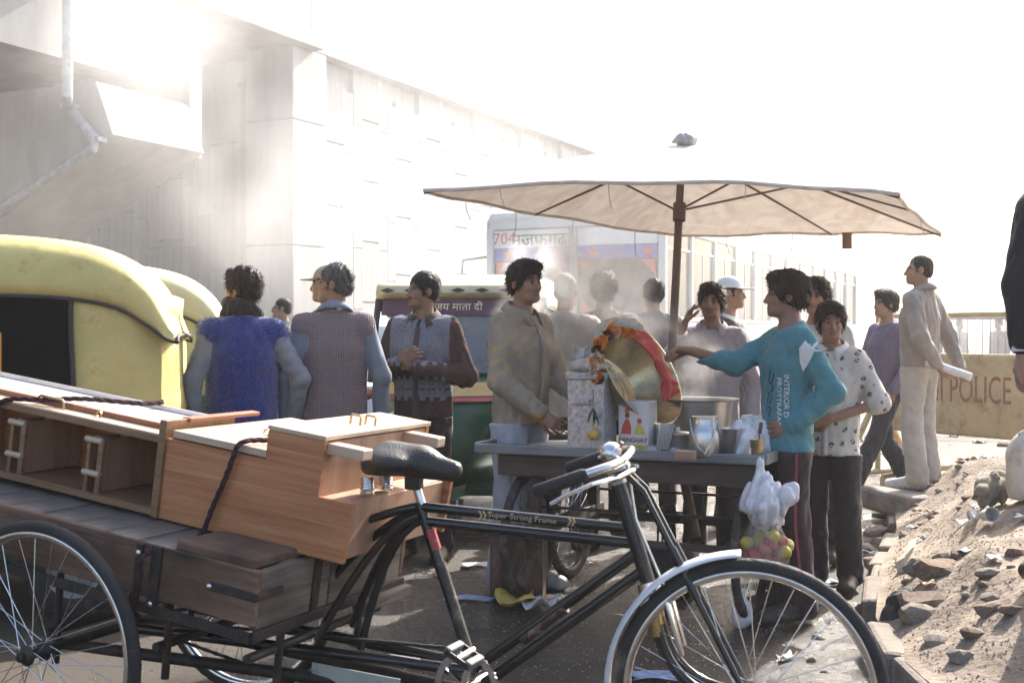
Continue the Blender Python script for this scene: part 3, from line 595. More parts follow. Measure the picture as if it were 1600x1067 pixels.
# 2 far man with glasses
p = person('person in a dark shirt and glasses far off before the concrete wall', at(441, 12.5), -82, 1.69, 1.0, hstyle='crop', shirt=dict(m=cloth('charcoal_shirt', (.045, .05, .06)), hem=.85), pants=dict(m=dark_tr), vox=.011, cvox=.013, seed=12)
b = MB(); hp = p['hp']
for sx in (-1, 1): b.tube([hp(.031 * sx + .021 * math.cos(t), -.108, .004 + .016 * math.sin(t)) for t in np.linspace(0, 6.28, 13)[:-1]], .0022, 5, closed=True); b.tube([hp(.052 * sx, -.106, .008), hp(.08 * sx, .0, .008)], .002, 5)
part_of(p, 'glasses', b, mat('black_plastic', (.02, .02, .022), rough=.35))
# 3 mauve knitted vest, seen from behind; 4 the man in a cap beyond him
p = person('person in a mauve knitted vest over a blue grey shirt, head turned aside', at(522, 6.6), -168, 1.69, 1.02, hair=(.10, .095, .09), hstyle='short', head_yaw=70, arms={'L': dict(el=(.10, .05, -.27), wr=(.10, -.02, -.53)), 'R': dict(el=(-.10, .04, -.28), wr=(-.10, -.06, -.52))},
           shirt=dict(m=cloth('blue_grey_shirt', (.19, .23, .29)), g=.018, hem=.84, collar=cloth('blue_grey_shirt', 0), vest=dict(m=knit_mat('mauve_knit', (.20, .160, .175), (.33, .27, .29), 150), wr=.006)), pants=dict(m=dark_tr), seed=13)
capm = cloth('tan_cap', (.34, .27, .20))
p = person('person in a dark olive jacket and tan cap behind the mauve vest', at(512, 7.35), -100, 1.72, 1.02, hstyle='crop', arms={'L': dict(el=(.12, .03, -.27), wr=(.10, -.1, -.48)), 'R': dict(el=(-.14, .06, -.26), wr=(-.12, 0, -.5))}, shirt=dict(m=cloth('olive_jacket', (.085, .08, .062)), g=.03, hem=.80, name='jacket', stand=True), pants=dict(m=dark_tr), vox=.010, cvox=.011, seed=14)
def cap(p, m, peak=.075):
    hp, HM = p['hp'], p['HM']; b = MB(); n = 24; rows = []
    for i in range(9):
        t = i / 8 * math.pi / 2; rows.append([hp(math.cos(a) * .092 * math.cos(t) * 1.0, .016 + math.sin(a) * .110 * math.cos(t), .046 + .098 * math.sin(t)) for a in np.linspace(0, 2 * math.pi, n + 1)])
    b.grid(rows); r0 = []; r1 = []
    for a in np.linspace(-1.15, 1.15, 13): r0.append(hp(math.sin(a) * .090, .012 - math.cos(a) * .106, .050)); r1.append(hp(math.sin(a) * .082, -.012 - math.cos(a) * (.106 + peak), .030 + .012 * math.cos(a)))
    o = part_of(p, 'cap', b, m); b2 = MB(); b2.grid([r0, r1]); pk = b2.build('peak', m, o, True); md = pk.modifiers.new('t', 'SOLIDIFY'); md.thickness = .005
cap(p, capm)
# 5 maroon and grey jumper, hands clasped
def jumper(V):
    x, y, z = np.abs(V[:, 0]), V[:, 1], V[:, 2]; c = np.tile(npv((.070, .046, .046)), (len(V), 1)); gr = npv((.19, .20, .245)); tor = (x < .185)
    up = tor & (z > 1.165 + .010 * np.sign(np.sin(V[:, 0] * 130))); c[up] = gr; lo_ = tor & (z > .955 + .008 * np.sign(np.sin(V[:, 0] * 120))) & (z < 1.075 + .010 * np.sign(np.sin(V[:, 0] * 150))); c[lo_] = gr * .95
    ln = tor & (np.abs(z - 1.01) < .006) & (np.sin(V[:, 0] * 200) > 0); c[ln] = (.05, .035, .04); zip_ = tor & (x < .010) & (y < 0); c[zip_] = (.035, .028, .03); return c
p = person('person in a maroon and grey patterned jumper with clasped hands', at(661, 7.1), -14, 1.67, 1.03, skin=(.20, .11, .075), hstyle='short', head_yaw=-48, moustache=.85, arms={'R': dict(el=(-.10, -.02, -.27), wr=(.10, -.255, -.20), hd=(.8, -.3, .55), palm=(.3, .9, 0), curl=.9), 'L': dict(el=(.11, -.02, -.28), wr=(-.12, -.265, -.23), hd=(-.6, -.2, .7), palm=(-.4, .9, 0), curl=1.1)},
           shirt=dict(m=mat('jumper_wool', (.2, .2, .2), rough=.95, var=.15, scale=60, bump=.5, bscale=130, attr='Col', spec=.1), g=.026, hem=.84, paint=jumper, collar=cloth('maroon_collar', (.075, .055, .055)), name='jumper', cuff=.020), pants=dict(m=cloth('maroon_trousers', (.040, .026, .028))), seed=15)
b = MB(); b.tube([p['A'][1][2] + npv((.034 * math.cos(t), .012 * math.sin(t) , .034 * math.sin(t))) for t in np.linspace(0, 6.28, 17)[:-1]], .003, 6, closed=True); part_of(p, 'bangle', b, mat('steel_bangle', (.7, .7, .7), rough=.25, metal=1, var=0))
# 6 olive jacket at the cart
def olive(V):
    x, y, z = V[:, 0], V[:, 1], V[:, 2]; c = np.tile(npv((.33, .285, .225)), (len(V), 1)); s_ = z + .75 * np.abs(x)
    for q in (1.315, 1.375, 1.435): c[(np.abs(s_ - q) < .011) & (x < -.03) & (z > 1.10)] = (.40, .31, .18)
    c[(z < .93) & (np.abs(x) < .3) & (y < -.16)] = (.36, .26, .10); return c
p = person('person in a khaki jacket with yellow chest stripes working at the cart', at(812, 6.25), 52, 1.68, 1.0, skin=(.21, .118, .078), hstyle='quiff', head_yaw=-12, head_pitch=2, lean=(0, -.03), arms={'R': dict(el=(-.06, -.03, -.28), wr=(.03, -.22, -.44), hd=(.15, -.8, -.5), palm=(.9, 0, -.3), curl=.8), 'L': dict(el=(.06, -.08, -.27), wr=(.02, -.30, -.40), hd=(-.2, -.8, -.4), palm=(-.9, 0, -.3), curl=.8)},
           shirt=dict(m=mat('khaki_fleece', (.2, .2, .2), rough=.95, var=.12, scale=9, bump=.45, bscale=40, attr='Col', spec=.1), g=.022, hem=.86, paint=olive, name='jacket', stand=True, collar=cloth('khaki_collar', (.30, .26, .21)), wr=.012, cuff=.018), pants=dict(m=cloth('pale_grey_trousers', (.36, .39, .47)), g=.022, g2=.046), shoes=(.62, .60, .57), seed=16)
# 7-9 people beyond the steam
person('grey haired person in a pale jacket standing in the steam', at(884, 7.4), 160, 1.68, 1.05, hair=(.33, .31, .29), hstyle='crop', shirt=dict(m=cloth('pale_jacket', (.38, .34, .30)), g=.026, hem=.82, name='jacket', stand=True), pants=dict(m=grey_tr), vox=.010, cvox=.011, seed=17, arms={'L': dict(el=(.12, -.05, -.27), wr=(.0, -.2, -.36))})
person('dark haired person in a brown grey coat just behind the brass pot', at(944, 7.7), 172, 1.70, 1.05, hstyle='full', shirt=dict(m=cloth('brown_grey_coat', (.20, .175, .155)), g=.03, hem=.78, name='coat', stand=True), pants=dict(m=dark_tr), vox=.010, cvox=.011, seed=18)
person('short haired person in a dark coat beside the bus, beyond the umbrella pole', at(1021, 9.0), 190, 1.72, 1.0, hstyle='short', shirt=dict(m=cloth('dark_coat', (.08, .08, .09)), g=.026, hem=.80, name='coat'), pants=dict(m=dark_tr), vox=.011, cvox=.012, seed=19)
# 10 on the phone
lav = cloth('lavender_shirt', (.30, .275, .335))
p = person('person in a lavender shirt holding a phone to the ear behind the pans', at(1112, 7.2), -10, 1.60, 1.05, skin=(.20, .112, .075), hstyle='full', head_yaw=-8, head_pitch=-2, moustache=.35, arms={'R': dict(el=(-.13, -.13, -.20), wr=(-.01, -.12, .08), hd=(.35, .15, .9), palm=(.85, .1, -.2), curl=.7), 'L': dict(el=(.10, .02, -.28), wr=(.08, -.05, -.53))}, shirt=dict(m=lav, g=.016, hem=.80, collar=lav), pants=dict(m=dark_tr), seed=20)
b = MB(); w_ = p['A'][0][2]; b.box((0, 0, 0), (.012, .048, .105), Matrix.Translation(w_ + npv((.045, .01, .075))) @ Matrix.Rotation(.35, 4, 'Y'), bev=.004); o = link('mobile_phone', b.mesh('mobile_phone'), mat('black_plastic', 0)); o.matrix_world = Matrix.Translation(p['body'].location) @ p['body'].rotation_euler.to_matrix().to_4x4(); tag(o, 'small black mobile phone held to an ear in the lavender sleeve', 'phone')
b = MB()
for i in range(6): q = npv((-.004, -.15 + .0, 1.28 - i * .085)) * p['k']; b.sphere(q, .0055, 8, 5)
# 11 white cap
p = person('person in a white cap and dark waistcoat looking off towards the bus', at(1140, 8.3), 78, 1.70, 1.0, hstyle='crop', shirt=dict(m=cloth('white_kurta', (.60, .58, .55)), g=.018, hem=.74, vest=dict(m=cloth('dark_waistcoat', (.09, .075, .07)), wr=.006)), pants=dict(m=grey_tr), vox=.010, cvox=.011, seed=21); cap(p, cloth('white_cap', (.74, .73, .72)), .07)
# 12 teal top
teal = cloth('teal_top', (.085, .245, .285), bump=.3)
p = person('teenager in a printed teal long sleeved top reaching over the cart', at(1230, 5.65), -80, 1.59, .93, skin=(.215, .115, .078), hair=(.026, .014, .011), hstyle='full', head_yaw=-18, arms={'R': dict(el=(-.02, -.23, -.12), wr=(.02, -.46, -.055), hd=(.05, -.95, .1), palm=(.2, 0, -1), curl=.9), 'L': dict(el=(.06, .13, -.25), wr=(.01, -.04, -.41), hd=(-.6, -.7, -.2), palm=(-.6, .6, 0), curl=.6)},
           shirt=dict(m=teal, g=.020, hem=.82, flare=.01, cuff=.018), pants=dict(m=cloth('plum_track_trousers', (.050, .030, .032)), g=.020, g2=.040), shoes=(.05, .045, .04), seed=22)
white_print = mat('white_print', (.72, .74, .75), rough=.8, var=.1); black_print = mat('black_print', (.02, .025, .03), rough=.8, var=.1); k_ = p['k']
# the camera side of this top is the wearer's left front
fr = Vector((.74, -.67, 0)).normalized(); xdir = Vector((0, 0, -1)); ydir = Vector((0, 0, 1)).cross(fr)
def print_on(txt, size, off, z, m, st=(1, 1)):
    ydir2 = Vector((fr.y, -fr.x, 0)) * -1; M = frame(Vector((0, 0, z)) * k_ + ydir2 * off + fr * .25, (0, 0, -1), ydir2); me = text_mesh(txt, size, .0); me.transform(Matrix.Diagonal((st[0], st[1], 1, 1))); me.materials.clear(); stick(me, p['shirt'], M, .004); link('printed_lettering', me, m, p['body'])
print_on('INTERIOR D', .036, .045, 1.10, white_print); print_on('PROTTRAFAR', .036, .008, 1.07, white_print)
rq = random.Random(8)
for zc in (1.20, 1.15, 1.09, 1.03):   # dark brushed marks of the print, not readable in the photograph
    y2 = Vector((fr.y, -fr.x, 0)) * -1; M = frame(Vector((0, 0, zc)) * k_ + y2 * (-.030 - (1.20 - zc) * .12) + fr * .25, (0, 0, -1), y2); mbk = MB(); a_ = rq.uniform(.6, 1.2)
    mbk.grid([[((.020 * math.cos(t * 2.2) + .010 * math.cos(t * 5)) + q * .006, .013 * math.sin(t * 2.6 * a_) + q * .004, 0) for q in (-.5, .5)] for t in np.linspace(0, 2.6, 22)]); me = mbk.mesh('printed_mark'); stick(me, p['shirt'], M, .004); link('printed_mark', me, black_print, p['body'])
me = bpy.data.meshes.new('shoulder_print'); pts = [(-.055, .03), (-.03, .065), (.03, .06), (.065, .03), (.05, .012), (.012, .02), (.0, -.01), (-.02, -.05), (-.035, -.075), (-.05, -.03)]; mb = MB(); n = len(pts); cen = (-.012, .02)
rows = [[(cen[0] + (q[0] - cen[0]) * t, cen[1] + (q[1] - cen[1]) * t, 0) for q in pts + pts[:1]] for t in (0.02, .35, .7, 1)]; mb.grid(rows); me = mb.mesh('shoulder_print')
aL = p['A'][1]; cpt = Vector(aL[0] * .72 + aL[1] * .28); nrm = Vector((.95, -.30, 0)); M = frame(cpt + nrm * .12, Vector((0, 0, 1)).cross(nrm), (0, 0, 1)); stick(me, p['shirt'], M, .004); link('shoulder_print', me, white_print, p['body'])
stripe = mat('pink_stripe', (.30, .05, .08), rough=.8); l = p['L'][1]; side = Vector((.97, -.25, 0)); mb = MB(); rows = [[Vector(l[0] * (1 - t) + l[1] * t) if t <= 1 else Vector(l[1] * (2 - t) + l[2] * (t - 1)) for t in np.linspace(.05, 1.80, 40)]]
bm = bmesh.new(); bm.from_mesh(p['pants'].data); bv = BVHTree.FromBMesh(bm); bm.free(); rr = []
for q in rows[0]:
    row = []
    for e in (-.006, .006):
        o_ = q + side.cross(Vector((0, 0, 1))) * e; h_ = bv.ray_cast(o_ + side * .4, -side, .6); row.append((h_[0] + side * .004) if h_[0] else None)
    if None not in row: rr.append(row)
mb.grid(rr); part_of(p, 'side_stripe', mb, stripe)
TEEN = p
# 13 hidden one, 14 boy in the patterned shirt
person('dark haired person half hidden behind the boy in the patterned shirt', at(1276, 7.1), -30, 1.63, 1.0, hstyle='full', shirt=dict(m=cloth('pale_shirt', (.45, .44, .45)), hem=.82), pants=dict(m=dark_tr), vox=.010, cvox=.011, seed=23)
p = person('boy in a white shirt printed with small birds, sleeves rolled, looking out', at(1299, 6.3), -32, 1.46, .98, skin=(.235, .125, .082), hair=(.025, .014, .011), hstyle='full', head_yaw=24, arms={'L': dict(el=(.13, .02, -.25), wr=(-.10, -.17, -.34), hd=(-.9, -.2, -.1), palm=(0, .9, 0), curl=.7), 'R': dict(el=(-.09, .0, -.27), wr=(.02, -.18, -.42))},
           shirt=dict(m=dots_mat('bird_print_shirt', (.60, .57, .53), (.13, .10, .10)), g=.020, hem=.80, sleeve=.10, cuff=.030, collar=cloth('white_collar', (.62, .60, .57))), pants=dict(m=cloth('black_trousers', (.028, .022, .024))), seed=24)
# 15 walker, 16 on the bank, 17 suit sleeve
p = person('person in a violet shirt and black trousers striding past the barricade', at(1384, 9.7), -72, 1.66, 1.0, hstyle='full', shirt=dict(m=cloth('violet_shirt', (.15, .125, .185)), hem=.86, g=.018), pants=dict(m=cloth('black_flares', (.035, .033, .042)), g=.014, g2=.050), shoes=(.14, .085, .06), lean=(0, .0),
           legs={'L': dict(kn=(.10, -.17, .50), an=(.10, -.40, .13), toe=(.10, -.53, .13)), 'R': dict(kn=(-.09, .05, .48), an=(-.09, .30, .14), toe=(-.09, .20, .03))}, arms={'L': dict(el=(.09, .05, -.27), wr=(.06, -.10, -.48)), 'R': dict(el=(-.08, -.06, -.27), wr=(-.06, -.22, -.46))}, vox=.0095, seed=25)
x_, y_ = at(1437, 8.75); zb = float(bank_z(x_, y_)) + .0
p = person('person in a beige jacket and cream trousers standing on the dirt bank', (x_, y_, zb), -132, 1.68, 1.05, hair=(.03, .02, .017), hstyle='crop', head_yaw=30, arms={'L': dict(el=(.09, .10, -.27), wr=(.02, .20, -.47), hd=(-.7, .3, -.4), palm=(0, 1, 0)), 'R': dict(el=(-.09, .10, -.27), wr=(-.0, .22, -.50), hd=(.7, .3, -.4), palm=(0, 1, 0), curl=1.1)},
           shirt=dict(m=cloth('beige_jacket', (.33, .28, .235)), g=.020, hem=.88, name='jacket', stand=True, collar=cloth('beige_collar', (.34, .29, .25)), flare=-.01), pants=dict(m=cloth('cream_trousers', (.46, .42, .36)), g=.018, g2=.044, top=1.0), shoes=(.6, .57, .55), vox=.009, seed=26)
b = MB(); b.tube([(-.16, 0, 0), (.16, 0, 0)], [.030, .026], 12); o = b.build('rolled_paper', mat('white_paper', (.70, .70, .70), rough=.8, var=.08, bump=.2), None, True); q = p['body'].matrix_basis @ Vector(p['A'][1][2] + npv((-.03, .06, -.02))); o.location = q; o.rotation_euler = (0, R(18), R(-38)); tag(o, 'rolled white paper held behind the back of the beige jacket', 'paper')
x_, y_ = 2.11, 4.5; zb = float(bank_z(x_, y_))
p = person('person in a black suit with white cuff, only one arm in view', (x_, y_, zb), 172, 1.74, 1.05, shirt=dict(m=cloth('black_suit', (.022, .018, .022)), g=.028, hem=.78, sleeve=.80, name='suit_jacket', cuff=.022), pants=dict(m=cloth('black_suit', 0)), arms={'L': dict(el=(.06, .03, -.28), wr=(.06, .05, -.53), palm=(-.4, .8, 0), curl=.8)}, seed=27)
b = MB(); a = p['A'][1]; dd = (a[2] - a[1]); b.tube([a[1] + dd * .76, a[1] + dd * .93], .043, 14); part_of(p, 'shirt_cuff', b, mat('white_cotton', (.72, .70, .74), rough=.8))
for px, d, yw in ((1500, 26, 20), (1560, 24, -60)): person('hazy person %s far off behind the railing past the barricade' % ('turned our way' if yw > 0 else 'looking aside'), (*at(px, d), 0), yw, 1.66, 1.0, shirt=dict(m=cloth('hazy_grey', (.25, .24, .24)), hem=.8), pants=dict(m=dark_tr), vox=.014, cvox=.015, group='people beyond the railing', seed=int(px))
# ================================================================ cargo tricycle in the foreground
black_paint = mat('black_enamel', (.012, .011, .012), rough=.22, var=.25, scale=14, dirt=(.05, .035, .028), dscale=9, dthr=.62, spec=.6)
rust_black = mat('rusty_iron', (.022, .018, .017), rough=.6, var=.3, scale=18, dirt=(.07, .038, .024), dscale=7, dthr=.5, bump=.2, bscale=60)
chrome = mat('worn_chrome', (.72, .71, .70), rough=.22, metal=1, var=.1, scale=25, dirt=(.25, .2, .16), dscale=12, dthr=.64)
rubber = mat('tyre_rubber', (.028, .026, .026), rough=.75, var=.2, scale=20, dirt=(.11, .09, .075), dscale=8, dthr=.58, bump=.3, bscale=120)
leather = mat('black_leather', (.016, .015, .016), rough=.38, var=.25, scale=30, bump=.35, bscale=200, spec=.6)
white_enamel = mat('white_enamel', (.74, .74, .75), rough=.3, var=.06, scale=8, dirt=(.40, .36, .31), dscale=7, dthr=.6)
old_wood = wood('old_timber', (.10, .052, .034), (.27, .160, .105), axis=0, bands=16, rough=.8, dark=.8, bump=.7)
old_wood_y = wood('old_timber_cross', (.10, .080, .066), (.30, .25, .21), axis=1, bands=16, rough=.85, dark=.7, bump=.7)
HD = R(24); TO = Vector((-1.38, 3.52, 0)) + Vector((math.sin(HD), math.cos(HD), 0)) * .5
TM = Matrix.Translation(TO) @ Matrix.Rotation(-HD, 4, 'Z')
TR = thing('cargo_tricycle', 'black pedal cargo tricycle with an old timber load box', 'tricycle', TO, (0, 0, -HD))
def TL(px, py, y=0.0): return on_plane(TM, px, py, 1, y)
SPOKES = {}
def bike_wheel(parent, c, r, steer=0.0, tyre_w=.019, lean=0, nsp=32, tm=None, rimm=None, hubm=None):
    """wheel in the local xz plane: tyre with a cut tread, rim, hub and single spokes"""
    key = (r, nsp, tyre_w)
    if key not in SPOKES:
        ty = MB(); rows = []
        for i in range(108):
            a = 2 * math.pi * i / 108; row = []
            for j in range(13):
                t = 2 * math.pi * j / 12; rr = tyre_w * (1 + (.10 if (i + (j % 2)) % 2 and math.cos(t) > .25 else 0)); q = r - tyre_w + rr * math.cos(t); row.append((q * math.cos(a), rr * math.sin(t) * .95, q * math.sin(a)))
            rows.append(row)
        ty.grid(rows, closed_u=True); rm = MB(); R0 = r - 2 * tyre_w; M = Matrix.Rotation(R(90), 4, 'X')
        rm.lathe([(R0 + .010, -.014), (R0 + .004, -.016), (R0 - .008, -.012), (R0 - .012, 0), (R0 - .008, .012), (R0 + .004, .016), (R0 + .010, .014), (R0 + .006, 0), (R0 + .010, -.014)], 72, M)
        hb = MB(); hb.lathe([(.006, -.062), (.011, -.062), (.011, -.046), (.017, -.044), (.030, -.034), (.030, -.031), (.016, -.026), (.014, 0), (.016, .026), (.030, .031), (.030, .034), (.017, .044), (.011, .046), (.011, .062), (.006, .062)], 20, M)
        sp = MB(); sp.tube([(.028, 0, .0), (R0 - .006, 0, .0)], .0015, 5); SPOKES[key] = (ty.mesh('tyre'), rm.mesh('rim'), hb.mesh('hub'), sp.mesh('spoke'), R0)
    ty, rm, hb, sp, R0 = SPOKES[key]
    w_ = thing('wheel', None, None, c, (lean, 0, steer)); w_.parent = parent
    link('tyre', ty, tm or rubber, w_, True); o = link('rim', rm, rimm or chrome, w_, True); link('hub', hb, hubm or rust_black, w_, True)
    for i in range(nsp):
        sd_ = 1 if i % 2 else -1; a = 2 * math.pi * i / nsp; off = .42 if (i // 2) % 2 else -.42
        p0 = Vector((.029 * math.cos(a + off * 1.9), .032 * sd_, .029 * math.sin(a + off * 1.9))); p1 = Vector(((R0 - .004) * math.cos(a), 0, (R0 - .004) * math.sin(a))); d = (p1 - p0)
        s_ = link('spoke', sp, chrome, w_); x = d.normalized(); y_ = Vector((0, 1, 0)); y_ = (y_ - x * y_.dot(x)).normalized(); z_ = x.cross(y_); M = Matrix((x, y_, z_)).transposed().to_4x4(); M.translation = p0 - x * .027; s_.matrix_local = M
    return w_
def tube_part(name, pts, r, m=black_paint, parent=TR, n=12): b = MB(); b.tube(pts, r, n); return b.build(name, m, parent, True)
def bez(p0, p1, p2, n=10): p0, p1, p2 = Vector(p0), Vector(p1), Vector(p2); return [p0 * (1 - t) ** 2 + p1 * 2 * t * (1 - t) + p2 * t * t for t in np.linspace(0, 1, n)]
for y_ in (-.5, .5): bike_wheel(TR, (0, y_, .383), .383, 0)
tube_part('rear_axle', [(0, -.56, .383), (0, .56, .383)], .014, rust_black)
ST = R(13); AX = Vector((1.965, 0, .362)); WD = Vector((math.cos(ST), math.sin(ST), 0)); WN = Vector((-math.sin(ST), math.cos(ST), 0))
fw = bike_wheel(TR, AX, .357, ST)
# frame
HT, HB = Vector((1.603, 0, .905)), Vector((1.690, 0, .635)); SC = Vector((1.0, 0, .80)); BB = Vector((1.172, 0, .325))
tube_part('head_tube', [HT, HB], .021); 
tt = tube_part('top_tube', [(1.000, 0, .799), (1.625, 0, .778)], .0150); tube_part('top_tube', [(1.015, 0, .757), (1.640, 0, .737)], .0150)
tube_part('seat_tube', [SC + Vector((-.01, 0, .01)), BB], .0165); tube_part('seat_post', [SC + Vector((0, 0, .0)), SC + Vector((-.028, 0, .085))], .0135, chrome)
tube_part('down_tube', [BB + Vector((-.03, 0, .0)), HB + Vector((-.02, 0, .085))], .0165); tube_part('down_tube', [BB + Vector((.03, 0, -.02)), HB + Vector((-.006, 0, .035))], .0165)
for i, (x0, x1, z1) in enumerate(((.992, .50, .60), (.996, .62, .49), (1.0, .70, .40), (1.006, .79, .36))):
    for s_ in ((-1, 1) if i in (0, 2) else (0,)): tube_part('seat_stay', bez((x0, .018 * s_, .80 - .012 * i), (x0 - .13, .03 * s_, .785 - .02 * i), (x1, .10 * s_ , z1), 8), .0125)
for yy in (-.05, .05): tube_part('chain_stay', [(1.17, yy * .6, .345), (.05, yy * 3, .385)], .0165)
tube_part('frame_rail', [(1.14, -.02, .262), (-.25, -.16, .31)], .019, rust_black); tube_part('frame_rail', [(1.14, .04, .262), (-.25, .22, .31)], .019, rust_black)
for x_ in (-.1, .32, .64): tube_part('cross_member', [(x_, -.36, .40), (x_, .36, .40)], .014, rust_black)
for (x_, y_) in ((-.1, -.32), (.32, -.32), (.64, -.22), (-.1, .32), (.32, .32), (.64, .22)): tube_part('box_strut', [(x_, y_, .30), (x_ + .02, y_, .48 + .13 * (.64 - x_))], .012, rust_black)
letters('frame_lettering', 'Super Strong Frame', .026, frame((1.325, -.0162, .7885), (1, 0, -.034), (0, 0, 1)), mat('gold_print', (.50, .38, .20), rough=.5), tt, .0006, stretch=(1, .8))
for x_ in (1.19, 1.462):
    b = MB()
    for q in (0, .012): b.prism([(x_ + q, .776), (x_ + q + .008, .788), (x_ + q, .800), (x_ + q + .006, .800), (x_ + q + .014, .788), (x_ + q + .006, .776)], -.0158, -.0166, axis=1)
    b.build('gold_chevron', MATS['gold_print'], tt)
b = MB(); b.tube([SC.lerp(BB, .14), SC.lerp(BB, .26)], .0172, 12); b.build('red_decal', mat('red_decal', (.42, .05, .05), rough=.45, dirt=(.6, .55, .5), dscale=40, dthr=.55), TR, True)
b = MB(); b.tube([SC.lerp(BB, .34), SC.lerp(BB, .93)], .0171, 12); b.build('worn_decal', mat('worn_decal', (.035, .028, .022), rough=.5, dirt=(.24, .19, .13), dscale=26, dthr=.52), TR, True)
b = MB(); b.tube([BB.lerp(HB + Vector((-.02, 0, .085)), .30), BB.lerp(HB + Vector((-.02, 0, .085)), .56)], .0171, 12); b.build('worn_decal', mat('worn_decal2', (.05, .02, .02), rough=.5, dirt=(.30, .22, .17), dscale=22, dthr=.5), TR, True)
b = MB(); b.beam((.92, -.052, .362), (1.02, -.052, .360), .004, .018); b.build('reflector_strip', mat('pale_strip', (.55, .52, .50), rough=.5, dirt=(.2, .17, .15), dscale=20), TR)
# head fittings, fork, struts
b = MB(); d = (HT - HB).normalized(); b.tube([HT - d * .01, HT + d * .012, HT + d * .014, HT + d * .03], [.026, .026, .020, .018], 14); b.build('head_nut', mat('dull_steel', (.35, .34, .33), rough=.4, metal=1, dirt=(.1, .08, .06), dscale=14), TR, True)
tube_part('stem', [HT, Vector((1.590, 0, .955))], .0125, chrome)
CR = HB + Vector((.014, 0, -.045)); b = MB(); b.tube([HB - d * 0, CR], [.030, .034], 14); b.box((0, 0, 0), (.06, .13, .045), Matrix.Translation(CR) @ Matrix.Rotation(ST, 4, 'Z'), bev=.01); b.build('fork_crown', chrome, TR, True)
for s_ in (-1, 1):
    side = WN * .048 * s_; p0 = CR + side; tube_part('fork_blade', [p0] + bez(p0 + Vector((.02, 0, -.08)), CR + side + Vector((.065, .01, -.25)), AX + side * 1.05, 10), [.016] + [.0165 - .0006 * k for k in range(10)])
    b = MB(); b.tube([p0 + Vector((.002, 0, -.01)), p0 + Vector((.018, 0, -.085))], .0185, 12); b.build('fork_sleeve', mat('brass_dull', (.42, .29, .14), rough=.35, metal=1, dirt=(.12, .08, .05), dscale=18), TR, True)
    tube_part('fork_strut', [HT + Vector((-.012, 0, .006)) + WN * .03 * s_, HT + Vector((.03, 0, .022)) + WN * .036 * s_, HT + Vector((.075, .005, -.02)) + WN * .04 * s_, AX + side * 1.15], .0088)
    tube_part('strut_sleeve', [(HT + Vector((.075, .005, -.02)) + WN * .04 * s_).lerp(AX + side * 1.15, .28), (HT + Vector((.075, .005, -.02)) + WN * .04 * s_).lerp(AX + side * 1.15, .52)], .0125)
tube_part('brake_rod', [HT + Vector((.035, -.02, .05)), HT + Vector((.06, -.02, -.10)), CR + Vector((.06, -.03, .0))], .0042, chrome)
b = MB(); b.beam(CR + WN * -.055 + Vector((.045, 0, .01)), CR + WN * -.055 + Vector((.085, 0, -.13)), .02, .012, bev=.003); b.beam(CR + WN * .055 + Vector((.045, 0, .01)), CR + WN * .055 + Vector((.085, 0, -.13)), .02, .012, bev=.003); b.beam(CR + WN * -.06 + Vector((.045, 0, .012)), CR + WN * .06 + Vector((.045, 0, .012)), .018, .022, bev=.003); b.build('brake_stirrup', chrome, TR, True)
# mudguard over the back of the front wheel
b = MB(); rows = []
for a in np.linspace(R(93), R(196), 40):
    rows.append([AX + (WD * math.cos(a) + Vector((0, 0, 1)) * math.sin(a)) * (.380 - .013 * (t / .036) ** 2) + WN * t for t in np.linspace(-.036, .036, 9)])
b.grid(rows); mg = b.build('mudguard', white_enamel, TR, True); md = mg.modifiers.new('t', 'SOLIDIFY'); md.thickness = .0015
# handlebar, grips, levers, bell
HS = Vector((1.592, 0, .952))
for s_ in (-1, 1):
    def hb(x, y, z): return HS + WD * x + WN * y * s_ + Vector((0, 0, z))
    pts = bez(hb(.01, .0, -.005), hb(.055, .12, .03), hb(.02, .235, .018), 8)[:-1] + bez(hb(.02, .235, .018), hb(-.01, .285, .012), hb(-.16, .285, -.045), 8); tube_part('handlebar', pts, .0115, chrome)
    g = MB(); g.tube([hb(-.035, .284, .002), hb(-.045, .285, -.002), hb(-.165, .286, -.046), hb(-.172, .286, -.049)], [.013, .0175, .0175, .012], 14); g.build('grip', rubber, TR, True)
    tube_part('brake_lever', [hb(.06, .05, -.012), hb(.03, .16, -.02), hb(-.03, .235, -.030), hb(-.10, .245, -.062), hb(-.135, .246, -.082)], [.0065, .0065, .0062, .006, .0055], chrome, n=8)
b = MB(); b.box((0, 0, 0), (.07, .05, .035), Matrix.Translation(HS + Vector((.012, 0, -.012))) @ Matrix.Rotation(ST, 4, 'Z'), bev=.01); b.build('stem_clamp', chrome, TR, True)
b = MB(); M = Matrix.Translation(HS + WD * .0 + WN * -.055 + Vector((0, 0, .032))) @ Matrix.Rotation(R(-62), 4, 'Y') @ Matrix.Rotation(R(14), 4, 'X')
b.lathe([(.001, .030), (.015, .028), (.026, .020), (.031, .008), (.032, -.002), (.030, -.004), (.030, -.014), (.022, -.022), (.001, -.024)], 24, M); bell = b.build('bell', chrome, TR, True)
b = MB(); b.tube([M @ Vector((.02, .0, -.016)), M @ Vector((.042, .0, -.012))], .005, 8); b.build('bell_lever', mat('pink_plastic', (.55, .22, .18), rough=.5), bell, True)
